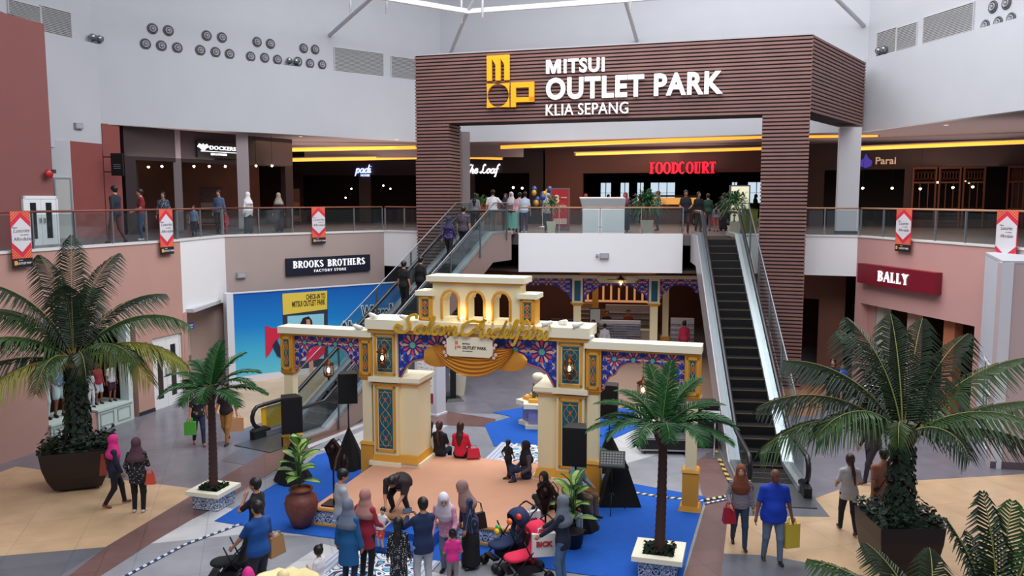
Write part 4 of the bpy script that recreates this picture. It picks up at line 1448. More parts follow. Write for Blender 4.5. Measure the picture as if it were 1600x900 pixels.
def arch_column(sgn, xa, xb, xi):
    """xa..xb panelled face, xi inner block edge"""
    c = thing('tmp', 'tmp', 'tmp') if False else None
    q = MB().box(xa, xb, 0, .62, 2.55, 3.65)
    cc = obj('column', q, CREAM, ar)
    obj('shaft', MB().box(xa, xb, 0, .95, .66, 2.42).box(min(xi, xb, xa) if sgn < 0 else xb, xa if sgn < 0 else xi, .12, .95, .66, 2.42), CREAM, ar)
    lo, hi = (xa, xi) if sgn > 0 else (xi, xb)
    q = MB()
    q.box(lo - .09, hi + .09, -.0, 1.02, 2.46, 2.56).box(xa - .088, xb + .088, -.1, .9, 2.462, 2.565)
    q.box(lo - .05, hi + .05, .04, 1.0, 2.42, 2.46)
    obj('cap', q, CREAM2, ar)
    obj('cap_trim', MB().box(lo - .03, hi + .03, .06, .98, 2.37, 2.42).box(xa - .03, xb + .03, -.03, .9, 2.37, 2.42), GOLD, ar)
    q = MB()
    q.box(lo - .1, hi + .1, .0, 1.05, .4, .5).box(xa - .098, xb + .098, -.1, .9, .402, .505)
    obj('plinth', q, CREAM2, ar)
    q = MB()
    q.frustum((lo + hi) / 2, .5, .5, .66, (hi - lo) / 2 + .05, .55, (hi - lo) / 2, .48)
    q.frustum((xa + xb) / 2, .4, .5, .66, (xb - xa) / 2 + .05, .46, (xb - xa) / 2, .41)
    obj('plinth_trim', q, GOLD, ar)
    teal_panel(ar, xa + .06, xb - .06, .74, 2.34, 0)
    teal_panel(ar, xa + .05, xb - .05, 2.62, 3.6, 0)


arch_column(1, .1, .74, 1.2)
arch_column(-1, 4.62, 5.26, 4.16)
obj('lintel', MB().box(-.02, 5.38, -.14, .78, 3.74, 3.97), CREAM2, ar)
obj('lintel_trim', MB().box(.02, 5.34, -.09, .74, 3.65, 3.74), GOLD, ar)
mosaic('arch_board', ar, cusped(.74, 4.62, 3.66, 2.56, 3.36), .08, R0=.3)
q = MB()
pl_ = cusped(.74, 4.62, 3.66, 2.56, 3.36)[2:-2]
q.tube([(x, .07, z) for x, z in pl_], .022, 6)
obj('arch_rim', q, MOS[5], ar)
# upper pavilion with three openings
q = MB()
xe = [1.62]
for cx in (2.06, 2.68, 3.30):
    h = .19
    q.box(xe[-1], cx - h, .1, .55, 3.97, 4.88)
    archp = [(cx - h, 4.88), (cx - h, 4.5)] + [(cx - h + .03 + (h - .03) * (1 - math.cos(t)) , 4.5 + .16 * math.sin(t)) for t in (0, .3, .7, 1.1, PI / 2)]
    archp += [(2 * cx - x, z) for x, z in reversed(archp[:-1])]
    q.extrude(archp, .1, .55, 'xz')
    q.box(cx - h, cx + h, .1, .55, 3.97, 4.04)
    xe.append(cx + h)
q.box(xe[-1], 3.75, .1, .55, 3.97, 4.88)
obj('pavilion', q, CREAM, ar)
obj('pavilion_top', MB().box(1.5, 3.87, -.02, .67, 4.9, 5.03), CREAM2, ar)
q = MB().box(1.56, 3.81, .04, .61, 4.85, 4.9)
obj('pavilion_trim', q, GOLD, ar)
for cx in (2.06, 2.68, 3.30):
    h = .19
    pts = [(cx - h - .02, .08, 4.02), (cx - h - .02, .08, 4.5)] + [(cx - h + (h) * (1 - math.cos(t)), .08, 4.52 + .17 * math.sin(t)) for t in (.3, .7, 1.1, PI / 2)]
    pts += [(2 * cx - x, y, z) for x, y, z in reversed(pts[:-1])]
    obj('arch_frame', MB().tube(pts, .032, 6), GOLD, ar)
for xa, xb in ((1.28, 1.62), (3.75, 4.1)):
    obj('turret', MB().box(xa, xb, .05, .5, 3.97, 4.56), GOLD, ar)
    obj('turret_top', MB().box(xa - .06, xb + .06, -.02, .58, 4.56, 4.67), CREAM2, ar)
    teal_panel(ar, xa + .02, xb - .02, 3.99, 4.54, .05)
# gold lettering
q = script(MB(), 'Salam Aidilfitri', 2.66, 3.70, .195, .058, -.24, -.18, shear=.2, wx=1.32)
obj('lettering', q, GILT2, ar)
# swag curtain
CUR = mat('gold_satin', 'dc9a3a', .38, metal=.3)


def swag(x0, x1, zt, sag, folds, y, amp=.05, zt2=None):
    q = MB()
    q.smooth = True
    nu, nv = 28, folds * 6
    vs = []
    for j in range(nv + 1):
        v = j / nv
        for i in range(nu + 1):
            u = i / nu
            par = 4 * u * (1 - u)
            x = x0 + (x1 - x0) * u
            z = zt - (v * sag) * par ** .8 - .05 * v * (1 - par) - .06 * (1 - v) * par * .0
            yy = y - .03 - amp * (.5 + .5 * math.cos(v * folds * 2 * PI)) * (.35 + .65 * par) - .1 * par * v
            vs.append((x, yy, z))
    fs = []
    for j in range(nv):
        for i in range(nu):
            a = j * (nu + 1) + i
            fs.append((a, a + 1, a + nu + 2, a + nu + 1))
    q.add(vs, fs)
    return q


obj('curtain', swag(1.68, 3.62, 3.42, .66, 7, .03, .08), CUR, ar)
for x0, x1, s_ in ((1.42, 2.15, -1), (3.1, 3.93, 1)):
    q = MB()
    q.smooth = True
    vs = []
    for j in range(9):
        for i in range(13):
            u, v = i / 12, j / 8
            r_ = math.sqrt(max(0, 1 - ((u - .45) / .56) ** 2)) if True else 1
            zt_ = 3.30 if True else 0
            vs.append((x0 + (x1 - x0) * u, .04 - .04 * math.sin(v * PI) - .012 * math.cos(u * 30) * v, 3.12 + (.5 - v) * .5 * (r_ * .9 + .06)))
    fs = [(j * 13 + i, j * 13 + i + 1, (j + 1) * 13 + i + 1, (j + 1) * 13 + i) for j in range(8) for i in range(12)]
    q.add(vs, fs)
    obj('curtain', q, CUR, ar)
q = MB()
for i in range(40):
    u = (i + .5) / 40
    par = 4 * u * (1 - u)
    x = 1.75 + 1.8 * u
    z = 3.4 - .62 * par ** .8 - .05 * (1 - par)
    q.tube([(x, -.1 * par, z), (x, -.1 * par, z - .07)], [.006, .011], 4)
obj('tassel_fringe', q, CUR, ar)
# sponsor board
q = MB().extrude([(2.05, 3.26), (2.12, 3.2), (3.08, 3.2), (3.16, 3.26), (3.16, 3.58), (3.08, 3.66), (2.12, 3.66), (2.05, 3.58)], -.16, -.11, 'xz')
sb = obj('sponsor_board', q, CREAM2, ar)
q = MB().textfit('OUTLET PARK', 2.44, 3.02, 3.38, 3.45, -.168, -.16, bold=.03)
q.textfit('MITSUI', 2.44, 2.62, 3.485, 3.52, -.168, -.16, bold=.02)
q.textfit('KLIA SEPANG', 2.44, 2.68, 3.32, 3.345, -.168, -.16)
obj('sponsor_print', q, mat('print_grey_dark', '484040', .6), sb)
obj('sponsor_logo', MB().box(2.26, 2.33, -.168, -.16, 3.48, 3.56).box(2.26, 2.29, -.168, -.16, 3.36, 3.45).box(2.31, 2.4, -.168, -.16, 3.40, 3.45), mat('logo_salmon', 'e08464', .6), sb)
q = MB()
for sx in (-1, 1):
    for k in range(7):
        for a in range(5):
            t = a * 2 * PI / 5 + k
            q.ball((2.605 + sx * (.58 + .05 * math.sin(k * 2.1)) + .022 * math.cos(t), -.14, 3.2 + k * .075 + .022 * math.sin(t)), .022, .014, .022, 6, 4)
obj('flower_edge', q, mat('flower_pink_white', 'e8c8c4', .6), sb)


def wing(par, x0, x1, outer):
    """side bay between pillars; outer = x of the free end"""
    lo, hi = min(x0, x1), max(x0, x1)
    obj('wing_lintel', MB().box(lo - .02, hi + .02, -.08, .42, 3.52, 3.68), CREAM2, par)
    obj('wing_trim', MB().box(lo + .02, hi - .02, -.03, .38, 3.47, 3.52), GOLD, par)
    for k, (xa, xb) in enumerate(((lo, lo + .34), (hi - .34, hi))):
        obj('wing_pillar', MB().box(xa, xb, 0, .34, 2.55, 3.47), GOLD, par)
        teal_panel(par, xa + .03, xb - .03, 2.6, 3.42, 0)
        c = (xa + xb) / 2
        if True:
            obj('wing_pillar_base', MB().frustum(c, .17, 2.46, 2.55, .13, .13, .19, .19), GOLD, par)
            obj('wing_post', MB().box(c - .12, c + .12, .05, .29, .9, 2.46), CREAM, par)
            q = MB().box(c - .17, c + .17, 0, .34, .12, .88).frustum(c, .17, .88, .94, .2, .2, .17, .17).frustum(c, .17, .02, .12, .24, .24, .2, .2)
            obj('wing_foot', q, GOLD, par)
    mosaic('wing_board', par, cusped(lo + .34, hi - .34, 3.48, 2.55, 3.25), .12, R0=.2)
    pl_ = cusped(lo + .34, hi - .34, 3.48, 2.55, 3.25)[2:-2]
    obj('wing_rim', MB().tube([(x, .11, z) for x, z in pl_], .015, 5), MOS[5], par)


wing(ar, -2.4, .08, -2.4)
wing(ar, 5.28, 7.78, 7.78)


# lanterns fixed on / hanging from the archway
def lantern(name, label, loc, rz=0, s=1.0, lit=True, hang=.25, met='bronze', group=None, parts=None):
    t = thing(name, label, 'lantern', loc, rz, group)
    BR = mat('bronze', '7a4a2c', .35, metal=.7) if met == 'bronze' else mat('dark_bronze', '2a1a18', .35, metal=.7)
    obj('roof', MB().lathe([(.02 * s, .36 * s), (.03 * s, .3 * s), (.13 * s, .24 * s), (.12 * s, .22 * s), (.09 * s, .21 * s)], 8), BR, t)
    obj('base', MB().lathe([(.02 * s, -.12 * s), (.03 * s, -.06 * s), (.1 * s, -.02 * s), (.11 * s, .01 * s)], 8), BR, t)
    q = MB()
    for k in range(8):
        a = k * PI / 4
        q.tube([(.1 * s * math.cos(a), .1 * s * math.sin(a), 0), (.11 * s * math.cos(a), .11 * s * math.sin(a), .11 * s), (.09 * s * math.cos(a), .09 * s * math.sin(a), .23 * s)], .008 * s, 4)
    obj('cage', q, BR, t)
    obj('bulb', MB().ball((0, 0, .1 * s), .03 * s, .03 * s, .055 * s), BULB if lit else BR, t)
    if hang:
        obj('chain', MB().tube([(0, 0, .35 * s), (0, 0, .35 * s + hang)], .006, 5), BR, t)
    return t


def AP(x, y, z):
    return (AO[0] + x * math.cos(rS) - y * math.sin(rS), AO[1] + x * math.sin(rS) + y * math.cos(rS), z)


lantern('lantern', 'lit bronze lantern on the left archway column', AP(.42, -.15, 2.95), rS, 1.1, hang=0)
lantern('lantern', 'lit bronze lantern on the right archway column', AP(4.94, -.15, 2.95), rS, 1.1, hang=0)
lantern('lantern', 'lit bronze lantern hanging under the left wing arch', AP(-1.16, .14, 2.5), rS, 1.15, hang=.36)
lantern('lantern', 'lit lantern hanging under the right wing arch behind palm', AP(6.54, .14, 2.5), rS, 1.15, hang=.36)


def spot(label, x, y, z, face, up=.3):
    t = thing('spotlight', label, 'spotlight', AP(x, y, z), rS + face, 'white spotlights on the archway ledges')
    WM = mat('spot_white', 'e8e6e2', .4)
    m_ = Matrix.Translation((0, 0, .08)) @ Matrix.Rotation(up, 4, 'X')
    q = MB().tube([(0, -.16, 0), (0, -.04, 0), (0, .06, 0), (0, .1, 0)], [.062, .058, .045, .02], 10)
    obj('head', q.xf(m_), WM, t)
    obj('bracket', MB().box(-.05, .05, -.02, .02, 0, .012).box(-.052, -.045, -.015, .015, 0, .1).box(.045, .052, -.015, .015, 0, .1), WM, t)


for i, (x, y, z, f, nm) in enumerate([(.1, .0, 3.97, 1.2, 'on the left end of the main lintel'), (.95, -.08, 3.97, 2.0, 'left of the gold lettering on the lintel'), (4.75, .2, 3.97, -2.2, 'on lintel right of the gold lettering, rear one'),
                                      (4.45, -.08, 3.97, -1.3, 'just right of the gold lettering on the lintel'), (5.15, -.08, 3.97, -1.2, 'at the right end of the main lintel'),
                                      (-.3, -.02, 3.68, 1.5, 'on the left wing lintel beside the column'), (5.38, -.02, 3.68, -1.5, 'on right wing lintel beside the column')]):
    spot('small white spotlight ' + nm, x, y, z, f)
for x in (2.37, 2.99):
    t = thing('uplight', 'small white uplight glowing below the %s pavilion pier' % ('left' if x < 2.5 else 'right'), 'spotlight', AP(x, -.02, 3.97), rS, 'uplights on the archway pavilion')
    obj('body', MB().lathe([(.035, 0), (.045, .05), (.05, .1)], 8), mat('spot_white', ''), t)
    obj('bulb', MB().ball((0, 0, .1), .03), BULB, t)
    l = bpy.data.lights.new('uplight_glow', 'POINT')
    l.energy = 2.2
    l.color = (1, .75, .35)
    l.shadow_soft_size = .04
    lo_ = bpy.data.objects.new('uplight_glow', l)
    COL.objects.link(lo_)
    lo_.parent = t
    lo_.location = (0, -.06, .2)

# back pavilion under the deck: second arcade near the stores
a0, a1 = U(820, 640, 0), U(1110, 660, 0)
BO = (1.5, 31.2)
rB = R(-9)
sc_ = 1.0
ba = thing('rear_arcade', 'dim mosaic festive arcade with cream and ochre posts in front of lower stores', 'archway', (.4, 34.7, 0), R(-4))
ba.scale = (1.3, 1, .9)
obj('lintel', MB().box(-.3, 5.75, -.08, .35, 3.9, 4.06), mat('cream_paint', ''), ba)
for x in (1.8, 4.25):
    obj('pillar', MB().box(x - .17, x + .17, 0, .3, 2.75, 3.9), mat('cream_paint', ''), ba)
    obj('pillar_foot', MB().frustum(x, .15, 2.62, 2.75, .13, .13, .22, .19), GOLD, ba)
    obj('post', MB().box(x - .12, x + .12, .05, .25, .8, 2.62), CREAM, ba)
    obj('post_foot', MB().box(x - .2, x + .2, 0, .3, 0, .8), GOLD, ba)
    q = MB().box(x - .1, x + .1, -.01, 0, 2.85, 3.8)
    obj('panel', q, TEAL, ba)
for x0_, x1_ in ((-.3, 1.63), (1.97, 4.08), (4.42, 5.75)):
    mosaic('arcade_board', ba, cusped(x0_, x1_, 3.92, 2.85, 3.6), .1, R0=.2)
obj('sign', MB().extrude([(2.5, 3.72), (3.6, 3.72), (3.7, 3.9), (3.6, 4.02), (2.5, 4.02), (2.4, 3.9)], -.14, -.1, 'xz'), CREAM, ba)
obj('sign_print', MB().box(2.75, 3.35, -.15, -.14, 3.86, 3.89), mat('print_grey_dark', ''), ba)
for k, (px, Yp) in enumerate(((930, 37.0), (1040, 36.2))):
    p = D(px, 480, Yp)
    t = thing('arcade_post', 'ochre rear post of arcade seen %s' % ('left of the white sunglasses racks' if k == 0 else 'right of the white sunglasses racks'), 'post', (p.x, p.y, 0), rB)
    obj('post', MB().box(-.13, .13, -.13, .13, .8, 2.9), CREAM if k else GOLD, t)
    obj('foot', MB().box(-.2, .2, -.2, .2, 0, .8), GOLD, t)
    obj('cap', MB().frustum(0, 0, 2.9, 3.1, .14, .14, .3, .25), GOLD, t)
lantern('lantern', 'lit lamp hanging in the rear arcade below the white center panel', (D(970, 440, 34.2).x, 34.2, 3.2), 0, 1.3, hang=.25)

# ================================================================== PLANTS
TRUNK = mat('palm_trunk', '4e362f', .85, noise=.35, ns=14, bump=.6)
TRUNKD = mat('palm_trunk_dark', '2e211c', .9, noise=.3, ns=14)
SOIL = mat('soil_moss', '16301c', .95, noise=.4, ns=20)
random.seed(5)


def frond(L, elev, droop, nl, ll, wl, lift=.5, hang=.35, curl=0.0, gap=.12, rad=.02):
    """a feather frond in local coordinates, growing along +x; two material slots: leaflets, stem"""
    q = MB()
    pts = []
    p = Vector((0, 0, 0))
    n = 14
    for i in range(n + 1):
        t = i / n
        pts.append(p.copy())
        a = elev - droop * t ** 1.3
        p = p + Vector((math.cos(a) * math.cos(curl * t), math.cos(a) * math.sin(curl * t), math.sin(a))) * (L / n)
    q.mi = 1
    q.tube(pts, [rad * (1 - .8 * i / n) for i in range(n + 1)], 5)
    q.mi = 0
    for k in range(nl):
        t = gap + (1 - gap) * (k + .5) / nl
        f = t * n
        i = min(int(f), n - 1)
        c = pts[i].lerp(pts[i + 1], f - i)
        d = (pts[i + 1] - pts[i]).normalized()
        side = d.cross(Vector((0, 0, 1))).normalized()
        upv = side.cross(d).normalized()
        env = (math.sin(PI * min(1, (t - gap) / (1 - gap) * .86 + .14)) ** .5)
        le = ll * env * random.uniform(.85, 1.08)
        fw = .45 + .7 * t + random.uniform(-.12, .12)
        for sg in (-1, 1):
            dr = (side * sg + d * fw + upv * lift * random.uniform(.5, 1.1)).normalized()
            m1 = c + dr * le * .5 - Vector((0, 0, 1)) * hang * le * .15
            m2 = c + dr * le * .95 - Vector((0, 0, 1)) * hang * le * .75
            wv = d * wl * .5
            up2 = upv * wl * .35
            q.add([c - wv * .6, c + wv * .6, m1 + wv, m1 - wv, m2 + wv * .15, m2 - wv * .15, c - up2, m1 - up2], [(0, 6, 7, 3), (6, 1, 2, 7), (3, 7, 5), (7, 2, 4, 5)])
    return q


FR1 = mat('frond_green', '3c5a2c', .5, noise=.3, ns=3)
FR2 = mat('frond_dark', '22361e', .5, noise=.3, ns=3)
FR3 = mat('frond_yellow', '8c8a34', .55, noise=.3, ns=3)
FRS = mat('frond_stem', '7a7a3a', .6)
FRB = mat('artificial_green', '1f5c24', .5, noise=.35, ns=4)


def place_frond(par, q, z, az, m, sm=None, tilt=0, off=(0, 0)):
    o = obj('frond', q, [m, sm or FRS], par, (off[0], off[1], z), 0)
    o.rotation_euler = (tilt, 0, az)
    return o


def ivy(q, n, fn, s=.07):
    for i in range(n):
        c, nr = fn()
        c = Vector(c)
        nr = Vector(nr).normalized()
        a = nr.cross(Vector((random.uniform(-1, 1), random.uniform(-1, 1), random.uniform(-1, 1)))).normalized()
        b = nr.cross(a)
        k = s * random.uniform(.6, 1.3)
        q.add([c - a * k, c + b * k * .6 + nr * .02, c + a * k, c - b * k * .8], [(0, 1, 2), (0, 2, 3)])


def coconut(label, loc, trunk_h, planter_prof, fr, rz=0, seed=1, sq=True, ivyN=700, tr=.17, fruit=True):
    random.seed(seed)
    t = thing('coconut_palm', label, 'palm', loc, rz)
    if planter_prof:
        q = MB()
        pv = planter_prof
        for (w0, z0), (w1, z1) in zip(pv[:-1], pv[1:]):
            q.frustum(0, 0, z0, z1, w0, w0, w1, w1)
        obj('planter', q, mat('planter_dark', '1c0e12', .4), t)
        zt, wt = pv[-1][1], pv[-1][0]
        obj('soil', MB().box(-wt + .06, wt - .06, -wt + .06, wt - .06, zt - .1, zt + .01), SOIL, t)
        q = MB()
        ivy(q, ivyN, lambda: ((random.uniform(-wt, wt) * 1.02, random.uniform(-wt, wt) * 1.02, zt + random.uniform(.0, .22)), (random.uniform(-1, 1), random.uniform(-1, 1), 1.2)))
    else:
        zt = 0
        q = MB()

    def trk():
        a = random.uniform(0, 2 * PI)
        z = zt + trunk_h * random.random() ** 1.15 * .92
        r_ = tr * (1.5 - .45 * (z - zt) / trunk_h) + random.uniform(0, .07)
        return (r_ * math.cos(a), r_ * math.sin(a), z), (math.cos(a), math.sin(a), .3)
    if ivyN:
        ivy(q, int(ivyN * 1.3), trk, .075)
        obj('ivy', q, mat('ivy_green', '1d3320', .55, noise=.3), t)
    n = 10
    obj('trunk', MB().tube([(0.02 * math.sin(i * 2), .02 * math.cos(i * 1.7), zt - .05 + (trunk_h + .15) * i / n) for i in range(n + 1)], [tr * (1.2 - .35 * i / n) for i in range(n + 1)], 12), TRUNKD, t)
    zc = zt + trunk_h
    for k in range(9):
        a = k * 2.4
        q = MB().tube([(.08 * math.cos(a), .08 * math.sin(a), zc - .25), (.22 * math.cos(a), .22 * math.sin(a), zc + .1), (.42 * math.cos(a), .42 * math.sin(a), zc + .3)], [.05, .045, .02], 6)
        obj('leaf_base', q, mat('leaf_base_brown', '5c4428', .8), t)
    if fruit:
        q = MB()
        for k in range(7):
            a = random.uniform(0, 6.28)
            q.ball((.22 * math.cos(a), .22 * math.sin(a), zc - .1 + random.uniform(-.15, .1)), .06, .06, .085, 7, 5)
        obj('coconuts', q, mat('coconut_orange', 'a8742c', .6), t)
    for (az, el, L, dr, m, *rest) in fr:
        kw = dict(lift=.12, hang=.95)
        if rest:
            kw.update(rest[0])
        q = frond(L, R(el), R(dr), int(L * 19), .74 if L > 2.1 else .5, .042, curl=random.uniform(-.25, .25), **kw)
        place_frond(t, q, zc + .02, R(az), m)
    return t


# azimuths: 0 = right, 90 = away, 180 = left, 270 = towards the camera
LPAL = U(120, 762, 0)
coconut('tall coconut palm with ivy on its trunk in a dark tapered planter, left side', (LPAL.x, LPAL.y + .2, 0), 2.0,
        [(.34, 0), (.5, .08), (.62, .35), (.7, .65), (.74, 1.0)],
        [(95, 82, 3.3, 45, FR2), (60, 76, 3.2, 60, FR2), (125, 76, 3.2, 60, FR2), (270, 80, 2.6, 70, FR2), (180, 72, 3.2, 75, FR2), (8, 52, 3.0, 95, FR1), (-12, 30, 2.8, 85, FR3), (12, 22, 2.6, 75, FR1), (-35, 25, 2.3, 90, FR3),
         (172, 60, 2.8, 85, FR1), (160, 35, 2.6, 75, FR2), (190, 15, 2.7, 60, FR2), (200, 45, 2.7, 95, FR1), (215, 12, 2.5, 80, FR3), (250, 30, 2.0, 110, FR1), (290, 35, 1.9, 110, FR2), (320, 40, 2.2, 95, FR1), (80, 60, 3.0, 70, FR2), (35, 58, 2.9, 70, FR2), (147, 55, 2.7, 70, FR2)],
        seed=3, ivyN=620, rz=R(20))
RPAL = U(1412, 900, 0)
coconut('coconut palm with ivy trunk in dark square planter, right foreground', (RPAL.x, RPAL.y + .3, 0), 1.45,
        [(.4, 0), (.5, .3), (.56, .7), (.58, 1.0)],
        [(178, 42, 2.9, 75, FR2), (190, 28, 2.9, 78, FR1), (165, 60, 2.6, 70, FR2), (205, 48, 2.3, 105, FR1), (235, 55, 1.5, 120, FR1), (115, 76, 2.5, 45, FR2), (80, 75, 2.6, 48, FR2), (55, 70, 2.7, 50, FR2),
         (12, 48, 2.9, 45, FR1), (-4, 30, 2.8, 35, FR1), (-15, 22, 2.4, 60, FR2), (30, 60, 2.8, 50, FR2), (140, 50, 2.6, 60, FR2), (100, 60, 2.8, 55, FR2), (300, 45, 1.6, 115, FR2), (345, 40, 2.4, 75, FR1)],
        seed=8, ivyN=420, tr=.15, fruit=False, rz=0)
NP = D(1452, 1010, 10.8)
coconut('coconut palm crown reaching into the bottom right corner in the foreground', (NP.x, NP.y, 0), NP.z,
        None,
        [(150, 50, 1.9, 55, FR1), (165, 25, 1.7, 60, FR2), (120, 65, 1.6, 60, FR2), (200, 50, 1.5, 95, FR1), (60, 60, 1.6, 60, FR2), (90, 40, 1.5, 60, FR2)],
        seed=12, ivyN=0, tr=.13, fruit=False)
NP = D(1560, 1000, 9.6)
coconut('spiky palm crown at the very bottom right edge of the photo', (NP.x, NP.y, 0), NP.z,
        None,
        [(88, 82, 1.75, 18, FR2), (20, 72, 1.8, 25, FR1), (150, 74, 1.5, 20, FR2), (60, 76, 1.7, 30, FR1), (120, 80, 1.3, 25, FR2), (330, 70, 1.5, 40, FR1), (190, 62, 1.3, 50, FR2)],
        seed=15, ivyN=0, tr=.12, fruit=False)


def artificial(label, loc, trunk_h, Ls, seed, rz, pl=.42):
    random.seed(seed)
    t = thing('artificial_palm', label, 'palm', loc, rz, None)
    q = MB().frustum(0, 0, .02, .34, pl * .74, pl * .74, pl * .78, pl * .78)
    obj('planter', q, TILEP, t)
    q = MB()
    for a, b, c, d in ((-pl, pl, -pl, -pl * .62), (-pl, pl, pl * .62, pl), (-pl, -pl * .62, -pl * .62, pl * .62), (pl * .62, pl, -pl * .62, pl * .62)):
        q.box(a, b, c, d, .34, .43)
    obj('planter_rim', q, mat('rim_cream', 'f0ead2', .5), t)
    q = MB().box(-pl * .63, pl * .63, -pl * .63, pl * .63, .3, .4)
    ivy(q, 160, lambda: ((random.uniform(-.62, .62) * pl, random.uniform(-.62, .62) * pl, random.uniform(.4, .5)), (random.uniform(-1, 1), random.uniform(-1, 1), .8)), .05)
    obj('greenery', q, SOIL, t)
    n = 40
    obj('trunk', MB().tube([(.03 * math.sin(i * .05), 0, .35 + trunk_h * i / n) for i in range(n + 1)], [(.1 - .028 * i / n) * (1.06 if i % 2 else .96) for i in range(n + 1)], 10), mat('fake_trunk', '4a2e2a', .8, noise=.2, ns=10), t)
    zc = .35 + trunk_h
    q = MB()
    for k in range(10):
        a = k * 2.4
        q.tube([(.05 * math.cos(a), .05 * math.sin(a), zc - .3), (.14 * math.cos(a), .14 * math.sin(a), zc - .05), (.1 * math.cos(a), .1 * math.sin(a), zc + .15)], [.02, .03, .01], 5)
    obj('crown_shaft', q, mat('crown_brown', '54382a', .8), t)
    for k in range(len(Ls)):
        az, el, L, dr = Ls[k]
        q = frond(L, R(el), R(dr), int(L * 30), .36, .036, lift=.3, hang=.3, curl=random.uniform(-.2, .2), gap=.16)
        place_frond(t, q, zc - .05, R(az), FRB, mat('fake_stem', '3c5c28', .6))
    return t


p = U(327, 798, 0)
artificial('smaller artificial palm in patterned cream-rimmed planter at left edge of blue carpet', (p.x, p.y + .3, 0), 2.25,
           [(0, 45, 1.2, 85), (25, 50, 1.25, 70), (60, 65, 1.2, 50), (100, 70, 1.2, 45), (140, 55, 1.2, 60), (175, 48, 1.25, 80), (195, 25, 1.2, 75), (225, 40, 1.1, 90), (265, 35, 1.0, 100), (300, 40, 1.1, 95), (335, 25, 1.2, 80), (155, 30, 1.2, 70), (20, 22, 1.3, 60), (80, 80, 1.2, 30)], 21, rS)
p = U(1034, 905, 0)
artificial('taller artificial palm in patterned cream-rimmed planter on the blue carpet, right', (p.x, p.y + .3, 0), 2.35,
           [(0, 40, 1.35, 75), (30, 45, 1.35, 65), (75, 78, 1.3, 30), (110, 70, 1.35, 40), (140, 50, 1.3, 60), (170, 42, 1.4, 65), (188, 22, 1.4, 60), (215, 35, 1.2, 95), (250, 40, 1.1, 110), (285, 45, 1.1, 100), (320, 35, 1.25, 85), (350, 20, 1.35, 60), (55, 60, 1.35, 50), (160, 25, 1.35, 60), (15, 28, 1.4, 60)], 22, rS, .45)


# leafy dieffenbachia
def dieff(q, base, n, h, spread, s, seed):
    random.seed(seed)
    for k in range(n):
        a = k * 2.4 + random.uniform(-.3, .3)
        z = h * (.25 + .75 * k / n)
        el = .25 + .9 * k / n
        L = s * random.uniform(.8, 1.1)
        d = Vector((math.cos(a) * math.cos(el), math.sin(a) * math.cos(el), math.sin(el)))
        sd = d.cross(Vector((0, 0, 1))).normalized()
        nrm = sd.cross(d)
        c = Vector(base) + Vector((0, 0, z)) + d * spread
        q.mi = 2
        q.tube([Vector(base) + Vector((0, 0, z * .5)), c], [.012, .008], 4)
        W_ = L * .3
        prof = [(0, .15), (.2, .75), (.45, 1), (.7, .8), (.88, .4), (1, .02)]
        vs = []
        for t, w_ in prof:
            m_ = c + d * L * t - Vector((0, 0, 1)) * L * .35 * t * t
            vs += [m_ - sd * W_ * w_ + nrm * .02, m_ - sd * W_ * w_ * .55, m_, m_ + sd * W_ * w_ * .55, m_ + sd * W_ * w_ + nrm * .02]
        nn = len(q.v)
        q.mi = 0
        q.add(vs, [(i * 5 + j, i * 5 + j + 1, i * 5 + j + 6, i * 5 + j + 5) for i in range(5) for j in (0, 3)])
        q.mi = 1
        q.add(vs, [(i * 5 + j, i * 5 + j + 1, i * 5 + j + 6, i * 5 + j + 5) for i in range(5) for j in (1, 2)])
    return q


LEAFS = [mat('leaf_edge_green', '2f6a26', .45), mat('leaf_cream_green', '9cb85a', .45, noise=.4, ns=20), mat('leaf_stem', '3c6428', .6)]
JAR = mat('terracotta_jar', '7a4038', .5, noise=.35, ns=14)


def jar(label, loc, plant, s=1.0, seed=1, lz=.7, n=13):
    t = thing('potted_plant', label, 'plant', loc, 0)
    q = MB().lathe([(.15 * s, 0), (.22 * s, .1 * s), (.32 * s, .35 * s), (.35 * s, .52 * s), (.31 * s, .66 * s), (.2 * s, .74 * s), (.21 * s, .78 * s), (.25 * s, .8 * s), (.25 * s, .83 * s), (.2 * s, .83 * s), (.18 * s, .74 * s)], 24)
    obj('jar', q, JAR, t)
    obj('jar_mouth', MB().lathe([(.18 * s, .7 * s), (.19 * s, .78 * s)], 20), mat('jar_mouth', 'b4703a', .6), t)
    if plant:
        obj('foliage', dieff(MB(), (-.05 * s, .05 * s, lz * s), n + 3, 1.0, .1, .5, seed), LEAFS, t)
    return t


p = U(468, 830, 0)
jar('tall terracotta jar with variegated leafy plant at the left corner of the stage', (p.x, p.y + .2, .02), True, 1.0, 4)
p = U(826, 868, 0)
jar('terracotta jar with leafy plant at the right front corner of the stage', (p.x + .05, p.y + .1, .02), False, .9, 4)
q = MB()
p = SP(5.45, .42)
t = thing('potted_plant', 'variegated leafy plant beside the black speaker on the right front of stage', 'plant', (p[0], p[1], .02))
obj('pot', MB().lathe([(.16, 0), (.2, .1), (.22, .3), (.23, .32), (.2, .32)], 16), BLACK, t)
obj('foliage', dieff(MB(), (0, 0, .3), 14, 1.0, .1, .48, 9), LEAFS, t)
p = U(922, 742, 0)
t = thing('potted_plant', 'tall dark leafy plant behind the music stand', 'plant', (p.x, p.y + .1, .02))
obj('pot', MB().lathe([(.16, 0), (.2, .1), (.22, .3), (.23, .32), (.2, .32)], 16), BLACK, t)
obj('foliage', dieff(MB(), (0, 0, .3), 13, 1.05, .08, .4, 19), [mat('leaf_deep', '24442a', .5), mat('leaf_mid', '54764a', .5), LEAFS[2]], t)
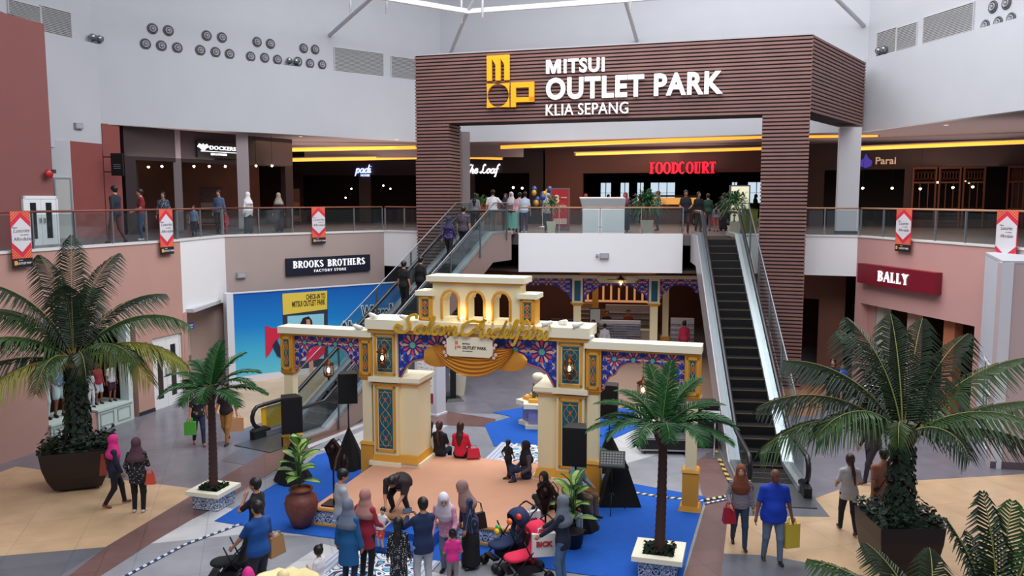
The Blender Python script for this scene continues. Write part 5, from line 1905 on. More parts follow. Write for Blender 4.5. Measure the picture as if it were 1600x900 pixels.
# star shaped planter behind the right column
p = U(836, 668, 0)
t = thing('star_planter', 'cream star-shaped planter with patterned sides behind the right column', 'planter', (p.x + .35, p.y + .3, .02), rS)
star = lambda r_, k=.78: [((r_ if i % 2 == 0 else r_ * k) * math.cos(i * PI / 8 + .2), (r_ if i % 2 == 0 else r_ * k) * math.sin(i * PI / 8 + .2)) for i in range(16)]
obj('body', MB().extrude(star(.72), .12, .62, 'xy'), mat('lavender_tile', '9c9cc4', .5, noise=.3, ns=30), t)
obj('rim', MB().extrude(star(.92), .62, .76, 'xy').extrude(star(.85), 0, .12, 'xy'), CREAM2, t)
obj('band', MB().extrude(star(.72), .76, .86, 'xy'), GOLD, t)
q = MB()
random.seed(4)
for k in range(60):
    a, el = random.uniform(0, 6.28), random.uniform(.3, 1.3)
    d = Vector((math.cos(a) * math.cos(el), math.sin(a) * math.cos(el), math.sin(el)))
    sd = d.cross(Vector((0, 0, 1))).normalized() * .05
    c = Vector((random.uniform(-.35, .35), random.uniform(-.35, .35), .82))
    L = random.uniform(.3, .55)
    q.add([c - sd * .3, c + sd * .3, c + d * L * .6 + sd, c + d * L * .6 - sd, c + d * L], [(0, 1, 2, 3), (3, 2, 4)])
obj('foliage', q, mat('ivy_green', ''), t)
q = MB()
for k in range(3):
    q.ball((-.25 + .26 * k, -.0, 1.45 - .05 * k), .2, .14, .13)
q.tube([(0, .1, .8), (0, .1, 1.4)], .03, 6)
obj('cloud_ornament', q, CREAM2, t)
# white pots with shrubs at the back, upper deck planters
def pot_shrub(label, loc, s, nleaf, seed, col='3c6a34', pw=.22, ph=.55, R_=.6, zc=1.15, name='potted_shrub', long=.35):
    random.seed(seed)
    t = thing(name, label, 'plant', loc)
    obj('pot', MB().frustum(0, 0, 0, ph, pw * .7, pw * .7, pw, pw), mat('pot_cream', 'd9d2bc', .5), t)
    obj('stem', MB().tube([(0, 0, ph - .05), (.02, 0, zc)], .025, 6), TRUNK, t)
    q = MB()
    for k in range(nleaf):
        a, el = random.uniform(0, 6.28), random.uniform(-.3, 1.4)
        d = Vector((math.cos(a) * math.cos(el), math.sin(a) * math.cos(el), math.sin(el)))
        sd = d.cross(Vector((0, 0, 1))).normalized() * .028
        c = Vector((0, 0, zc - .1)) + d * random.uniform(.05, R_ * .6)
        L = random.uniform(.6, 1.1) * long
        m_ = c + d * L * .55
        e = c + d * L - Vector((0, 0, 1)) * L * .45
        q.add([c - sd * .3, c + sd * .3, m_ + sd, m_ - sd, e], [(0, 1, 2, 3), (3, 2, 4)])
    obj('foliage', q, mat('leaf_' + col, col, .55, noise=.3), t)
    return t


pot_shrub('cream pot with reddish shrub behind the center railing, left of white counter', (D(862, 360, 33.8).x, 34.3, Z2), 1, 170, 1, '5c7a3c', .2, .5, .6, 1.2)
pot_shrub('cream pot with big lady palm behind center railing, right of white counter', (D(1016, 360, 33.6).x, 34.5, Z2), 1, 380, 2, '2f6438', .25, .55, .75, 1.15, long=.75)
pot_shrub('potted palm on the upper floor just left of right slatted pillar', (9.1, 34.2, Z2), 1, 240, 3, '3a6a38', .25, .5, .8, 1.2, long=.6)
pot_shrub('leafy shrub on upper floor behind the head of the left escalator', (-1.45, 37.6, Z2), 1, 160, 7, '4a7a34', .2, .5, .6, 1.25)
pot_shrub('cream pot with dark shrub left of the black barrier stand behind the arch', (D(677, 600, 27.8).x, 27.8, 0), 1, 200, 5, '25482c', .3, .75, .6, 1.5)
pot_shrub('cream pot with dark shrub right of the black barrier stand behind the arch', (D(716, 600, 28.6).x, 28.6, 0), 1, 160, 6, '25482c', .3, .75, .5, 1.5)
# ================================================================== PEOPLE
class Field:
    """signed distance grid meshed by surface nets: one continuous smooth skin"""

    def __init__(s, lo, hi, vox):
        s.lo = np.array(lo, float)
        s.vox = vox
        s.n = [int(math.ceil((b - a) / vox)) + 1 for a, b in zip(lo, hi)]
        s.F = np.full(s.n, .3, dtype=np.float32)
        s.ax = [lo[i] + vox * np.arange(s.n[i]) for i in range(3)]

    def _sub(s, c0, c1):
        sl = []
        for i in range(3):
            a = max(0, int((c0[i] - s.lo[i]) / s.vox))
            b = min(s.n[i], int((c1[i] - s.lo[i]) / s.vox) + 2)
            if b <= a:
                return None
            sl.append(slice(a, b))
        X = s.ax[0][sl[0]][:, None, None]
        Y = s.ax[1][sl[1]][None, :, None]
        Z = s.ax[2][sl[2]][None, None, :]
        return tuple(sl), X, Y, Z

    def cone(s, a, b, ra, rb, k=.03, flat=None, f=1.0, cut=False):
        """tapered capsule; flat = axis direction squeezed by factor f"""
        a, b = np.array(a, float), np.array(b, float)
        r = max(ra, rb) * 1.05 + k + .05
        g = s._sub(np.minimum(a, b) - r, np.maximum(a, b) + r)
        if g is None:
            return s
        sl, X, Y, Z = g
        d = b - a
        L2 = max(float(d @ d), 1e-9)
        px, py, pz = X - a[0], Y - a[1], Z - a[2]
        t = np.clip((px * d[0] + py * d[1] + pz * d[2]) / L2, 0, 1)
        qx, qy, qz = px - t * d[0], py - t * d[1], pz - t * d[2]
        if flat is not None:
            n = np.array(flat, float)
            n /= np.linalg.norm(n)
            dn = (qx * n[0] + qy * n[1] + qz * n[2]) * (1 / f - 1)
            qx, qy, qz = qx + dn * n[0], qy + dn * n[1], qz + dn * n[2]
        D_ = np.sqrt(qx * qx + qy * qy + qz * qz) - (ra + (rb - ra) * t)
        if flat is not None:
            D_ = D_ * (.5 + .5 * f)
        F = s.F[sl]
        if cut:
            s.F[sl] = np.maximum(F, -D_)
        else:
            h = np.clip(.5 + .5 * (F - D_) / k, 0, 1)
            s.F[sl] = F * (1 - h) + D_ * h - k * h * (1 - h)
        return s

    def ell(s, c, r, k=.02, rot=None, cut=False):
        c = np.array(c, float)
        m = max(r) + k + .04
        g = s._sub(c - m, c + m)
        if g is None:
            return s
        sl, X, Y, Z = g
        x, y, z = X - c[0], Y - c[1], Z - c[2]
        if rot is not None:
            M_ = rot
            x, y, z = (x * M_[0][0] + y * M_[1][0] + z * M_[2][0], x * M_[0][1] + y * M_[1][1] + z * M_[2][1], x * M_[0][2] + y * M_[1][2] + z * M_[2][2])
        q = np.sqrt((x / r[0]) ** 2 + (y / r[1]) ** 2 + (z / r[2]) ** 2)
        D_ = (q - 1) * min(r)
        F = s.F[sl]
        if cut:
            s.F[sl] = np.maximum(F, -D_)
        else:
            h = np.clip(.5 + .5 * (F - D_) / k, 0, 1)
            s.F[sl] = F * (1 - h) + D_ * h - k * h * (1 - h)
        return s

    def plane(s, p, n):
        """keep the side the normal points away from"""
        n = np.array(n, float)
        n /= np.linalg.norm(n)
        D_ = (s.ax[0][:, None, None] - p[0]) * n[0] + (s.ax[1][None, :, None] - p[1]) * n[1] + (s.ax[2][None, None, :] - p[2]) * n[2]
        s.F = np.maximum(s.F, D_)
        return s

    def mesh(s, name):
        F = s.F
        ins = F < 0
        c = np.zeros([n - 1 for n in s.n], dtype=np.int8)
        for dx in (0, 1):
            for dy in (0, 1):
                for dz in (0, 1):
                    c += ins[dx:s.n[0] - 1 + dx, dy:s.n[1] - 1 + dy, dz:s.n[2] - 1 + dz]
        act = (c > 0) & (c < 8)
        idx = np.full(act.shape, -1, dtype=np.int64)
        I = np.argwhere(act)
        idx[act] = np.arange(len(I))
        acc = np.zeros((len(I), 3))
        cnt = np.zeros(len(I))
        cor = [(0, 0, 0), (1, 0, 0), (0, 1, 0), (1, 1, 0), (0, 0, 1), (1, 0, 1), (0, 1, 1), (1, 1, 1)]
        vals = [F[I[:, 0] + a, I[:, 1] + b, I[:, 2] + d] for a, b, d in cor]
        for i in range(8):
            for j in range(i + 1, 8):
                if sum(abs(cor[i][q] - cor[j][q]) for q in range(3)) != 1:
                    continue
                m_ = (vals[i] < 0) != (vals[j] < 0)
                t = vals[i][m_] / (vals[i][m_] - vals[j][m_])
                p0, p1 = np.array(cor[i]), np.array(cor[j])
                acc[m_] += p0 + t[:, None] * (p1 - p0)
                cnt[m_] += 1
        V = (I + acc / np.maximum(cnt, 1)[:, None]) * s.vox + s.lo
        faces = []
        for ax in range(3):
            sl0 = [slice(None)] * 3
            sl1 = [slice(None)] * 3
            sl0[ax] = slice(0, -1)
            sl1[ax] = slice(1, None)
            A, B = ins[tuple(sl0)], ins[tuple(sl1)]
            E_ = np.argwhere(A != B)
            u, v = [(1, 2), (2, 0), (0, 1)][ax]
            ok = (E_[:, u] > 0) & (E_[:, v] > 0) & (E_[:, u] < s.n[u] - 1) & (E_[:, v] < s.n[v] - 1)
            E_ = E_[ok]
            fl = A[E_[:, 0], E_[:, 1], E_[:, 2]]
            q = []
            for du, dv in ((-1, -1), (0, -1), (0, 0), (-1, 0)):
                P = E_.copy()
                P[:, u] += du
                P[:, v] += dv
                q.append(idx[P[:, 0], P[:, 1], P[:, 2]])
            Q = np.stack(q, 1)
            Q[~fl] = Q[~fl][:, ::-1]
            faces.append(Q)
        Q = np.concatenate(faces)
        me = bpy.data.meshes.new(name)
        me.vertices.add(len(V))
        me.vertices.foreach_set('co', V.ravel())
        me.loops.add(Q.size)
        me.loops.foreach_set('vertex_index', Q.ravel().astype(np.int32))
        me.polygons.add(len(Q))
        me.polygons.foreach_set('loop_start', np.arange(0, Q.size, 4, dtype=np.int32))
        me.polygons.foreach_set('loop_total', np.full(len(Q), 4, dtype=np.int32))
        me.polygons.foreach_set('use_smooth', np.ones(len(Q), dtype=bool))
        me.update(calc_edges=True)
        return me


SK = dict(l=mat('skin_light', 'dca98e', .5), m=mat('skin_mid', 'bb8264', .5), d=mat('skin_dark', '85543e', .5))
HAIR = mat('hair_black', '120d0d', .45)
HAIRB = mat('hair_brown', '3a1a16', .45)
V3 = lambda *a: np.array(a, float)


def ik(a, b, l1, l2, pole):
    d = b - a
    L_ = np.linalg.norm(d)
    mx = (l1 + l2) * .995
    if L_ > mx:
        b = a + d / L_ * mx
        d = b - a
        L_ = mx
    x = (l1 * l1 - l2 * l2 + L_ * L_) / (2 * L_)
    h = math.sqrt(max(l1 * l1 - x * x, 0))
    u = d / L_
    p = pole - (pole @ u) * u
    n = np.linalg.norm(p)
    p = p / n if n > 1e-6 else V3(0, 1, 0)
    return a + u * x + p * h, b


def rotm(rx, ry, rz):
    return np.array((Matrix.Rotation(rz, 3, 'Z') @ Matrix.Rotation(ry, 3, 'Y') @ Matrix.Rotation(rx, 3, 'X')))


def fabric(c, pat=None):
    if pat is None:
        return mat('fabric_' + c, c, .85, noise=.10, ns=9)
    k, c2, s_ = pat[:3]
    return patmat('fabric_%s_%s_%s' % (k, c, c2), k, [c, c2], s_, .85, pat[3] if len(pat) > 3 else None)


def person(label, loc, yaw, h=1.65, pose='stand', skin='m', top='303030', tpat=None, sleeve='long', hem=-.08, legs='202028', legstyle='trousers', lpat=None,
           hair=None, hijab=None, hd=(0, 0), hands=None, feet=None, lean=0.0, twist=0.0, pel=None, shoes='1c1a1c', vox=.020, fat=1.0, child=False, group=None, side=0.0, drape=.0, stoop=0.0, knee=None):
    """yaw: degrees, 0 looks away from the camera (+y), 180 faces it. Everything below is laid out in a 1.70 m body frame then scaled."""
    s = h / 1.70
    hs = 1.25 if child else 1.06       # children have larger heads
    P = V3(0, 0, .93)
    if pose == 'walk':
        feet = feet or [(-.09, .20, .07), (.10, -.24, .12)]
        hands = hands or [(-.27, -.10, .80), (.27, .16, .82)]
    elif pose == 'sit':     # on the floor, legs forward and crossed
        P = V3(0, 0, .12)
        feet = feet or [(.16, .42, .05), (-.16, .40, .05)]
        hands = hands or [(-.22, .25, .22), (.22, .22, .22)]
        knee = knee or [(-1, .2, 1), (1, .2, 1)]
    elif pose == 'seat':    # on a ledge .45 high
        P = V3(0, 0, .12)
        feet = feet or [(-.11, .45, -.33), (.11, .45, -.33)]
        hands = hands or [(-.14, .32, .26), (.14, .32, .26)]
        knee = knee or [(0, 1, 1), (0, 1, 1)]
    elif pose == 'squat':
        P = V3(0, 0, .30)
        feet = feet or [(-.13, .12, .06), (.13, .12, .06)]
        hands = hands or [(-.15, .40, .45), (.15, .40, .45)]
    else:
        feet = feet or [(-.10, .02, .07), (.10, -.02, .07)]
        hands = hands or [(-.27, .04, .78), (.27, .04, .78)]
    if pel is not None:
        P = V3(*pel)
    knee = knee or [(-.1, 1, .1), (.1, 1, .1)]
    M_ = rotm(-R(lean), R(side), R(twist))
    T = lambda v: P + M_ @ V3(*v)
    chest = T((0, 0, .34))
    waist = T((0, .01, .14))
    if stoop:
        M2 = rotm(-R(lean + stoop), R(side), R(twist))
    else:
        M2 = M_
    neck = chest + M2 @ V3(0, -.01, .20)
    HR = rotm(R(hd[1]), 0, R(hd[0]))
    if lean + stoop > 25:
        HR = HR @ rotm(-R((lean + stoop) * .55), 0, 0)
    nk = M2 @ V3(0, .015, .075)
    head = neck + nk + HR @ V3(0, .02, .09 * hs)
    sh = [chest + M2 @ V3(x, 0, .118) for x in (-.158, .158)]
    if fat > 1.1:
        sh = [chest + M2 @ V3(x * 1.12, 0, .118) for x in (-.175, .175)]
    hp = [T((x, 0, -.02)) for x in (-.09, .09)]
    hands = [np.array(v, float) for v in hands]
    feet = [np.array(v, float) for v in feet]
    arms, leg = [], []
    for i, sg in enumerate((-1, 1)):
        e, w_ = ik(sh[i], hands[i], .28, .25, V3(sg * .6, -1, -.4))
        arms.append((sh[i], e, w_))
        kn, a_ = ik(hp[i], feet[i], .43, .42, V3(*knee[i]))
        leg.append((hp[i], kn, a_))
    pts = [head + V3(0, 0, .2), head, *sh, *hp] + [q for a in arms for q in a] + [q for a in leg for q in a]
    lo = np.min(pts, 0) - .30
    hi = np.max(pts, 0) + .30
    lo[2] = min(lo[2], -.45 if pose == 'seat' else -.04)
    root = thing('person', label, 'person', loc, R(yaw), group)
    root.scale = (s, s, s)
    fd = M_ @ V3(0, 1, 0)
    f2 = M2 @ V3(0, 1, 0)

    def torso(B, e, hemz=None, lowr=.0):
        B.cone(P + M_ @ V3(0, 0, .02), waist, .155 * fat + e + lowr, .135 * fat + e, .05, fd, .72)
        B.cone(waist, chest, .135 * fat + e, .165 * (fat * .5 + .5) + e, .05, fd, .68)
        B.cone(chest, chest + M2 @ V3(0, 0, .08), .165 * (fat * .5 + .5) + e, .13 + e, .05, f2, .68)
        B.cone(sh[0], sh[1], .048 + e, .048 + e, .06)
        B.cone(chest + M2 @ V3(0, 0, .12), neck, .085 + e, .062 + e, .05)
        if fat > 1.15:
            B.ell(waist + M_ @ V3(0, .06, -.02), (.15 + e, .13 + e, .15 + e), .06)

    # --- body: one continuous skin
    B = Field(lo, hi, vox)
    torso(B, -.006)
    B.cone(neck - V3(0, 0, .03), neck + nk, .056, .05, .03)
    B.ell(head + HR @ V3(0, -.005, .02), (.074 * hs, .092 * hs, .098 * hs), .02, HR)
    B.ell(head + HR @ V3(0, .022, -.05) * 1, (.056 * hs, .066 * hs, .062 * hs), .03, HR)
    B.ell(head + HR @ V3(0, .092 * hs, -.02), (.014, .02, .022), .015, HR)
    for sg in (-1, 1):
        B.ell(head + HR @ V3(sg * .076 * hs, -.008, -.01), (.012, .022, .03), .01, HR)
        B.ell(head + HR @ V3(sg * .03 * hs, .1 * hs, .018), (.018, .014, .012), .01, HR, cut=False) if False else None
    for i in range(2):
        a, e, w_ = arms[i]
        B.cone(a, e, .050 * (fat * .4 + .6), .039, .03)
        B.cone(e, w_, .040, .026, .02)
        d = (w_ - e) / max(np.linalg.norm(w_ - e), 1e-6)
        B.cone(w_, w_ + d * .075, .026, .032, .015)
        hpt, kn, a_ = leg[i]
        B.cone(hpt, kn, .088 * (fat * .4 + .6), .055, .04)
        B.cone(kn, a_, .054, .036, .03)
    me = B.mesh('body')
    me.materials.append(SK[skin])
    me.materials.append(mat('eye_dark', '0e0a0a', .3))
    me.materials.append(mat('lip', '8a3e3c', .5))
    # fingers, thumb, eyes and mouth join the same body mesh
    q = MB()
    for i, sg in enumerate((-1, 1)):
        a, e, w_ = arms[i]
        d = (w_ - e) / max(np.linalg.norm(w_ - e), 1e-6)
        inw = V3(-sg, .2, 0)
        inw = inw - (inw @ d) * d
        inw /= max(np.linalg.norm(inw), 1e-6)
        wd = np.cross(d, inw)
        pm = w_ + d * .07
        for f in range(4):
            o_ = (f - 1.5) * .017
            ln = (.062, .072, .068, .052)[f]
            r0 = pm + wd * o_ + d * .015
            r1 = r0 + d * ln * .55 + inw * .008
            r2 = r1 + d * ln * .38 + inw * ln * .35
            q.tube([r0 - d * .02, r0, r1, r2], [.009, .0092, .0085, .006], 5)
        fwd = wd if (wd @ V3(0, 1, 0)) > 0 else -wd
        r0 = w_ + d * .02 + fwd * .022
        q.tube([r0, r0 + d * .03 + fwd * .02, r0 + d * .062 + fwd * .022 + inw * .01], [.013, .011, .008], 5)
    q.mi = 1
    for sg in (-1, 1):
        q.ball(tuple(head + HR @ V3(sg * .029 * hs, .083 * hs, .012)), .011, .008, .007, 6, 4)
        q.ball(tuple(head + HR @ V3(sg * .03 * hs, .085 * hs, .034)), .018, .006, .004, 6, 4)
    q.mi = 2
    q.ball(tuple(head + HR @ V3(0, .086 * hs, -.058 * hs)), .022, .008, .007, 6, 4)
    m2 = q.mesh('d')
    import bmesh
    bm = bmesh.new()
    bm.from_mesh(me)
    bm.from_mesh(m2)
    bm.to_mesh(me)
    bm.free()
    bpy.data.meshes.remove(m2)
    obj('body', me, [], root)

    # --- top
    pz = P[2]
    hemz = pz + hem
    T_ = Field(lo, hi, vox)
    torso(T_, .014, lowr=.022)
    if hem < -.03 and pose in ('stand', 'walk'):
        T_.cone(P, P + V3(0, 0, hem - .1), .16 * fat + .02, .17 * fat + .02 + drape, .05, V3(0, 1, 0), .74)
    for i in range(2):
        a, e, w_ = arms[i]
        if sleeve != 'none':
            T_.cone(a, e, .060 * (fat * .4 + .6), .050, .03)
        if sleeve == 'long':
            T_.cone(e, w_ - (w_ - e) * .05, .052, .040, .02)
        elif sleeve == 'wide':
            T_.cone(e, w_ - (w_ - e) * .05, .052, .062, .02)
        elif sleeve == 'short':
            cc = a + (e - a) * .72
            dd = (e - a) / np.linalg.norm(e - a)
            cx_ = e + dd * .03
            T_.cone(cx_ + dd * .0, cx_ + dd * .03, .075, .075, .001, cut=True)
    if not hijab:
        T_.ell(neck + nk * .75, (.075, .075, .055), .001, cut=True)
    if pose in ('stand', 'walk'):
        T_.plane((0, 0, hemz), (0, 0, -1))
    else:
        T_.plane(P + M_ @ V3(0, 0, -.05), M_ @ V3(0, 0, -1))
    me = T_.mesh('shirt')
    me.materials.append(fabric(top, tpat))
    obj('shirt' if sleeve != 'wide' else 'tunic', me, [], root)

    # --- legs
    L_ = Field(lo, hi, vox)
    if legstyle in ('trousers', 'shorts', 'jeans', 'loose'):
        lo_ = {'loose': .03, 'shorts': .02}.get(legstyle, .0)
        L_.cone(P + M_ @ V3(-.06, 0, .0), P + M_ @ V3(.06, 0, 0), .13 * fat, .13 * fat, .04, fd, .8)
        for i in range(2):
            hpt, kn, a_ = leg[i]
            if legstyle == 'shorts':
                L_.cone(hpt, hpt + (kn - hpt) * .85, .105 * fat, .09, .04)
            else:
                L_.cone(hpt, kn, .102 * (fat * .4 + .6), .068 + lo_, .04)
                L_.cone(kn, a_ - (a_ - kn) * .02, .066 + lo_, .050 + lo_, .03)
        nm = 'shorts' if legstyle == 'shorts' else 'trousers'
    else:                                   # skirt or robe
        nm = 'skirt'
        if pose in ('stand', 'walk'):
            mid = (leg[0][2] + leg[1][2]) / 2
            L_.cone(P + V3(0, 0, -.04), V3(mid[0], mid[1], .55), .165 * fat, .19, .04, V3(0, 1, 0), .8)
            zb = .30 if legstyle == 'dress' else .08
            L_.cone(V3(mid[0], mid[1], .6), V3(mid[0], mid[1], zb - .1), .185, .22, .05, V3(0, 1, 0), .85)
            L_.plane((0, 0, zb), (0, 0, -1))
        else:
            for i in range(2):
                hpt, kn, a_ = leg[i]
                L_.cone(hpt, kn, .12, .1, .06)
                L_.cone(kn, a_, .1, .08, .06)
            L_.cone(leg[0][1], leg[1][1], .1, .1, .08)
    me = L_.mesh(nm)
    me.materials.append(fabric(legs, lpat))
    obj(nm, me, [], root)

    # --- shoes
    for i in range(2):
        a_ = leg[i][2]
        kn = leg[i][1]
        S_ = Field(a_ - V3(.2, .2, .15), a_ + V3(.2, .34, .14), vox * .8)
        fdir = V3(.12 * (1 if i else -1), 1, 0)
        if pose == 'walk' and i == 1:
            fdir = V3(.05, 1, -.5)
        fdir /= np.linalg.norm(fdir)
        S_.cone(a_ + V3(0, -.03, -.02), a_ + fdir * .13 + V3(0, 0, -.035), .040, .033, .02)
        S_.cone(a_ + V3(0, 0, .0), a_ + V3(0, 0, .01), .04, .04, .02)
        me = S_.mesh('shoe')
        me.materials.append(mat('shoe_' + shoes, shoes, .5))
        obj('shoe', me, [], root)

    # --- head covering
    if hijab:
        Hh = Field(np.minimum(neck, head) - .42, np.maximum(neck, head) + .3, vox)
        Hh.ell(head + HR @ V3(0, -.018, .018), (.098 * hs, .118 * hs, .125 * hs), .02, HR)
        Hh.cone(head + HR @ V3(0, .01, -.06), neck + f2 * .02, .085, .105, .05)
        Hh.cone(neck + M2 @ V3(0, -.005, -.0), neck + M2 @ V3(0, -.005, -.15), .125, .215, .05, f2, .80)
        Hh.cone(neck + M2 @ V3(0, .03, -.10), neck + M2 @ V3(0, .06, -.26), .17, .14, .05, f2, .66)
        Hh.plane(neck + M2 @ V3(0, 0, -.27), M2 @ V3(0, -.25, -1))
        fc = head + HR @ V3(0, .105 * hs, -.012)
        Hh.ell(fc, (.062 * hs, .085, .083 * hs), .001, HR, cut=True)
        me = Hh.mesh('headscarf')
        me.materials.append(fabric(hijab))
        obj('headscarf', me, [], root)
    elif hair != 'none':
        hair = hair or 'short'
        Hh = Field(np.minimum(neck, head) - .55, np.maximum(neck, head) + .25, vox * .9)
        Hh.ell(head + HR @ V3(0, -.018, .034), (.088 * hs, .104 * hs, .098 * hs), .02, HR)
        if hair == 'short':
            Hh.ell(head + HR @ V3(0, -.04, -.02), (.076 * hs, .07, .075), .02, HR)
            Hh.ell(head + HR @ V3(0, .12, -.05), (.10, .105, .095), .001, HR, cut=True)
        else:
            Hh.ell(head + HR @ V3(0, -.03, -.03), (.086 * hs, .09, .09), .03, HR)
            if hair in ('long', 'longbrown'):
                Hh.cone(head + HR @ V3(0, -.05, -.02), neck + M2 @ V3(0, -.09, -.10), .085, .088, .03, f2, .6)
                Hh.cone(neck + M2 @ V3(0, -.09, -.08), neck + M2 @ V3(0, -.125, -.26), .088, .05, .03, f2, .6)
            elif hair == 'pony':
                b0 = head + HR @ V3(0, -.12, .0)
                Hh.ell(b0, (.04, .035, .04), .02)
                Hh.cone(b0, neck + M2 @ V3(.03, -.16, -.10), .034, .04, .02)
                Hh.cone(neck + M2 @ V3(.03, -.16, -.10), neck + M2 @ V3(.07, -.15, -.34), .04, .018, .02)
            elif hair == 'bun':
                Hh.ell(head + HR @ V3(.03, -.08, .12 * hs), (.045, .045, .04), .01)
            Hh.ell(head + HR @ V3(0, .115, -.035), (.066 * hs, .085, .09), .001, HR, cut=True)
        me = Hh.mesh('hair')
        me.materials.append(HAIRB if 'brown' in hair or hair == 'pony' else HAIR)
        obj('hair', me, [], root)
    wm = Matrix.Translation(Vector(loc)) @ Matrix.Rotation(R(yaw), 4, 'Z') @ Matrix.Scale(s, 4)
    return root, [wm @ Vector(arms[i][2]) for i in (0, 1)], wm


def G(px, py, z=0.0):
    p = U(px, py, z)
    return (p.x, p.y, z)


def handbag(label, at, yaw, w_, h_, d_, col, handle=.2, cat='bag', name='handbag', soft=True, pr=None, floor=False):
    """at = point where the hand or shoulder holds the strap; bag hangs below"""
    z = at[2] - handle - h_
    t = thing(name, label, cat, (at[0], at[1], z), R(yaw))
    q = MB()
    q.frustum(0, 0, 0, h_, w_ / 2, d_ / 2, w_ / 2 * (.8 if soft else 1), d_ / 2 * (.5 if soft else .9))
    b = obj('bag_body', q, mat('bag_' + col, col, .5), t)
    if not soft:
        pass
    q = MB()
    for sy in (-1, 1):
        q.tube([(-w_ * .28, sy * d_ * .25, h_ - .01), (-w_ * .2, sy * d_ * .1, h_ + handle * .8), (0, 0, h_ + handle), (w_ * .2, sy * d_ * .1, h_ + handle * .8), (w_ * .28, sy * d_ * .25, h_ - .01)], .008, 5)
    obj('strap', q, mat('strap_' + col, col, .6), t)
    if pr:
        q = MB()
        q.text(pr[0], pr[1], 0, h_ * .55, -d_ / 2 - .012, -d_ / 2 + .004, bold=.006)
        obj('print', q, mat('bagprint_' + pr[2], pr[2], .5), t)
    return t


# ================================================================== CEILING LIGHTS, COLUMNS, WALL FITTINGS
def cove(label, pa, pb, Ya, Yb=None, h=.17):
    Yb = Yb or Ya
    a, b = D(pa[0], pa[1], Ya), D(pb[0], pb[1], Yb)
    L_ = (b - a).length
    t = thing('cove_light', label, 'ceiling light', a, math.atan2(b.y - a.y, b.x - a.x), 'amber cove lights in the corridor ceiling')
    t.rotation_euler = (0, -math.asin((b.z - a.z) / L_), math.atan2(b.y - a.y, b.x - a.x))
    obj('light_strip', MB().box(0, L_, 0, .1, -h / 2, h / 2), COVE, t)
    obj('recess_lip', MB().box(-.1, L_ + .1, -.05, .4, h / 2, h / 2 + .05).box(-.1, L_ + .1, .1, .35, -h / 2, h / 2), CEIL, t)


cove('upper amber light strip left of the left slatted pillar', (450, 234), (660, 230), 42.5, 43.6)
cove('lower amber light strip left of the left slatted pillar, above padi sign', (450, 250), (660, 246), 46.0, 46.2)
cove('short amber light strip just right of the left slatted pillar', (724, 246), (785, 248), 46.0, 47.5, .12)
cove('long amber light strip crossing above the food court', (782, 230), (1197, 213), 43.8, 38.6)
cove('second amber strip above the FOODCOURT letters', (900, 241), (1197, 232), 45.5, 42.8, .14)
cove('amber strip between right slatted pillar and white column', (1262, 213), (1372, 211), 38.4, 38.2, .15)
cove('long amber strip at the far right ceiling', (1345, 232), (1640, 220), 40.2, 36, .16)
for px, py, Y, nm in ((1515, 190, 30, 'rightmost, near the top right'), (1478, 203, 33, 'second from the right'), (470, 222, 39, 'above the amber strips at left'), (620, 226, 41, 'just left of the left slatted pillar'), (1230, 222, 40, 'behind the right slatted pillar')):
    p = D(px, py, Y)
    t = thing('downlight', 'small round downlight in the corridor ceiling, ' + nm, 'ceiling light', (p.x, p.y, ZC - .012), 0, 'recessed corridor downlights')
    obj('trim_ring', MB().lathe([(.09, 0), (.11, .01), (.11, .012)], 14), WHITE2, t)
    obj('lens', MB().lathe([(.07, -.004), (.07, .002)], 12), mat('warm_lens', 'ffd8b0', emit=1.5), t)


ORD = ['first', 'second', 'third', 'fourth', 'fifth', 'sixth', 'seventh', 'eighth']


def bulbs(pts, Y, label, group, r=.05):
    for k_, (px, py) in enumerate(sorted(pts)):
        p = D(px, py, Y)
        t = thing('pendant_lamp', label + ', ' + ORD[k_] + ' from the left', 'lamp', p, 0, group)
        obj('bulb', MB().ball((0, 0, 0), r), BULB, t)
        obj('cap', MB().lathe([(r * .7, r * .8), (r * .5, r * 1.6), (r * .1, r * 2)], 8), DSTEEL, t)
        obj('cable', MB().tube([(0, 0, r * 2), (0, 0, ZC - p.z)], .008, 4), BLACK, t)


bulbs([(549, 295), (540, 309), (610, 295), (599, 290)], 52.5, 'small warm bulb glowing inside the dark padi restaurant', 'warm bulbs in padi restaurant')
bulbs([(1348, 294), (1394, 294), (1438, 295), (1489, 293), (1520, 292)], 41.6, 'small warm bulb glowing in the dark restaurant on the right', 'warm bulbs in the right restaurant', .06)
bulbs([(1465, 285), (1508, 284), (1514, 285)], 42, 'small warm bulb high behind the timber screens', 'bulbs behind timber screens', .05)
bulbs([(232, 261), (253, 260), (303, 260), (327, 260), (352, 260), (250, 248), (400, 259), (425, 259)], 38.5, 'warm ceiling bulb inside the upper left clothes shop', 'bulbs in the upper left shop', .055)
bulbs([(802, 293), (816, 294)], 49.5, 'warm bulb above the bakery counter', 'bulbs in the bakery', .07)

# square columns
def column(label, px, w_, Y, z0, z1, m=None):
    p = D(px, 300, Y)
    t = thing('column', label, 'column', (p.x, p.y, z0), rP if px > 1000 else .3)
    obj('shaft', MB().box(-w_ / 2, w_ / 2, -w_ / 2, w_ / 2, 0, z1 - z0), m or mat('column_white', 'c9c7cc', .6), t)
    obj('foot', MB().box(-w_ / 2 - .02, w_ / 2 + .02, -w_ / 2 - .02, w_ / 2 + .02, 0, .12), DSTEEL, t)


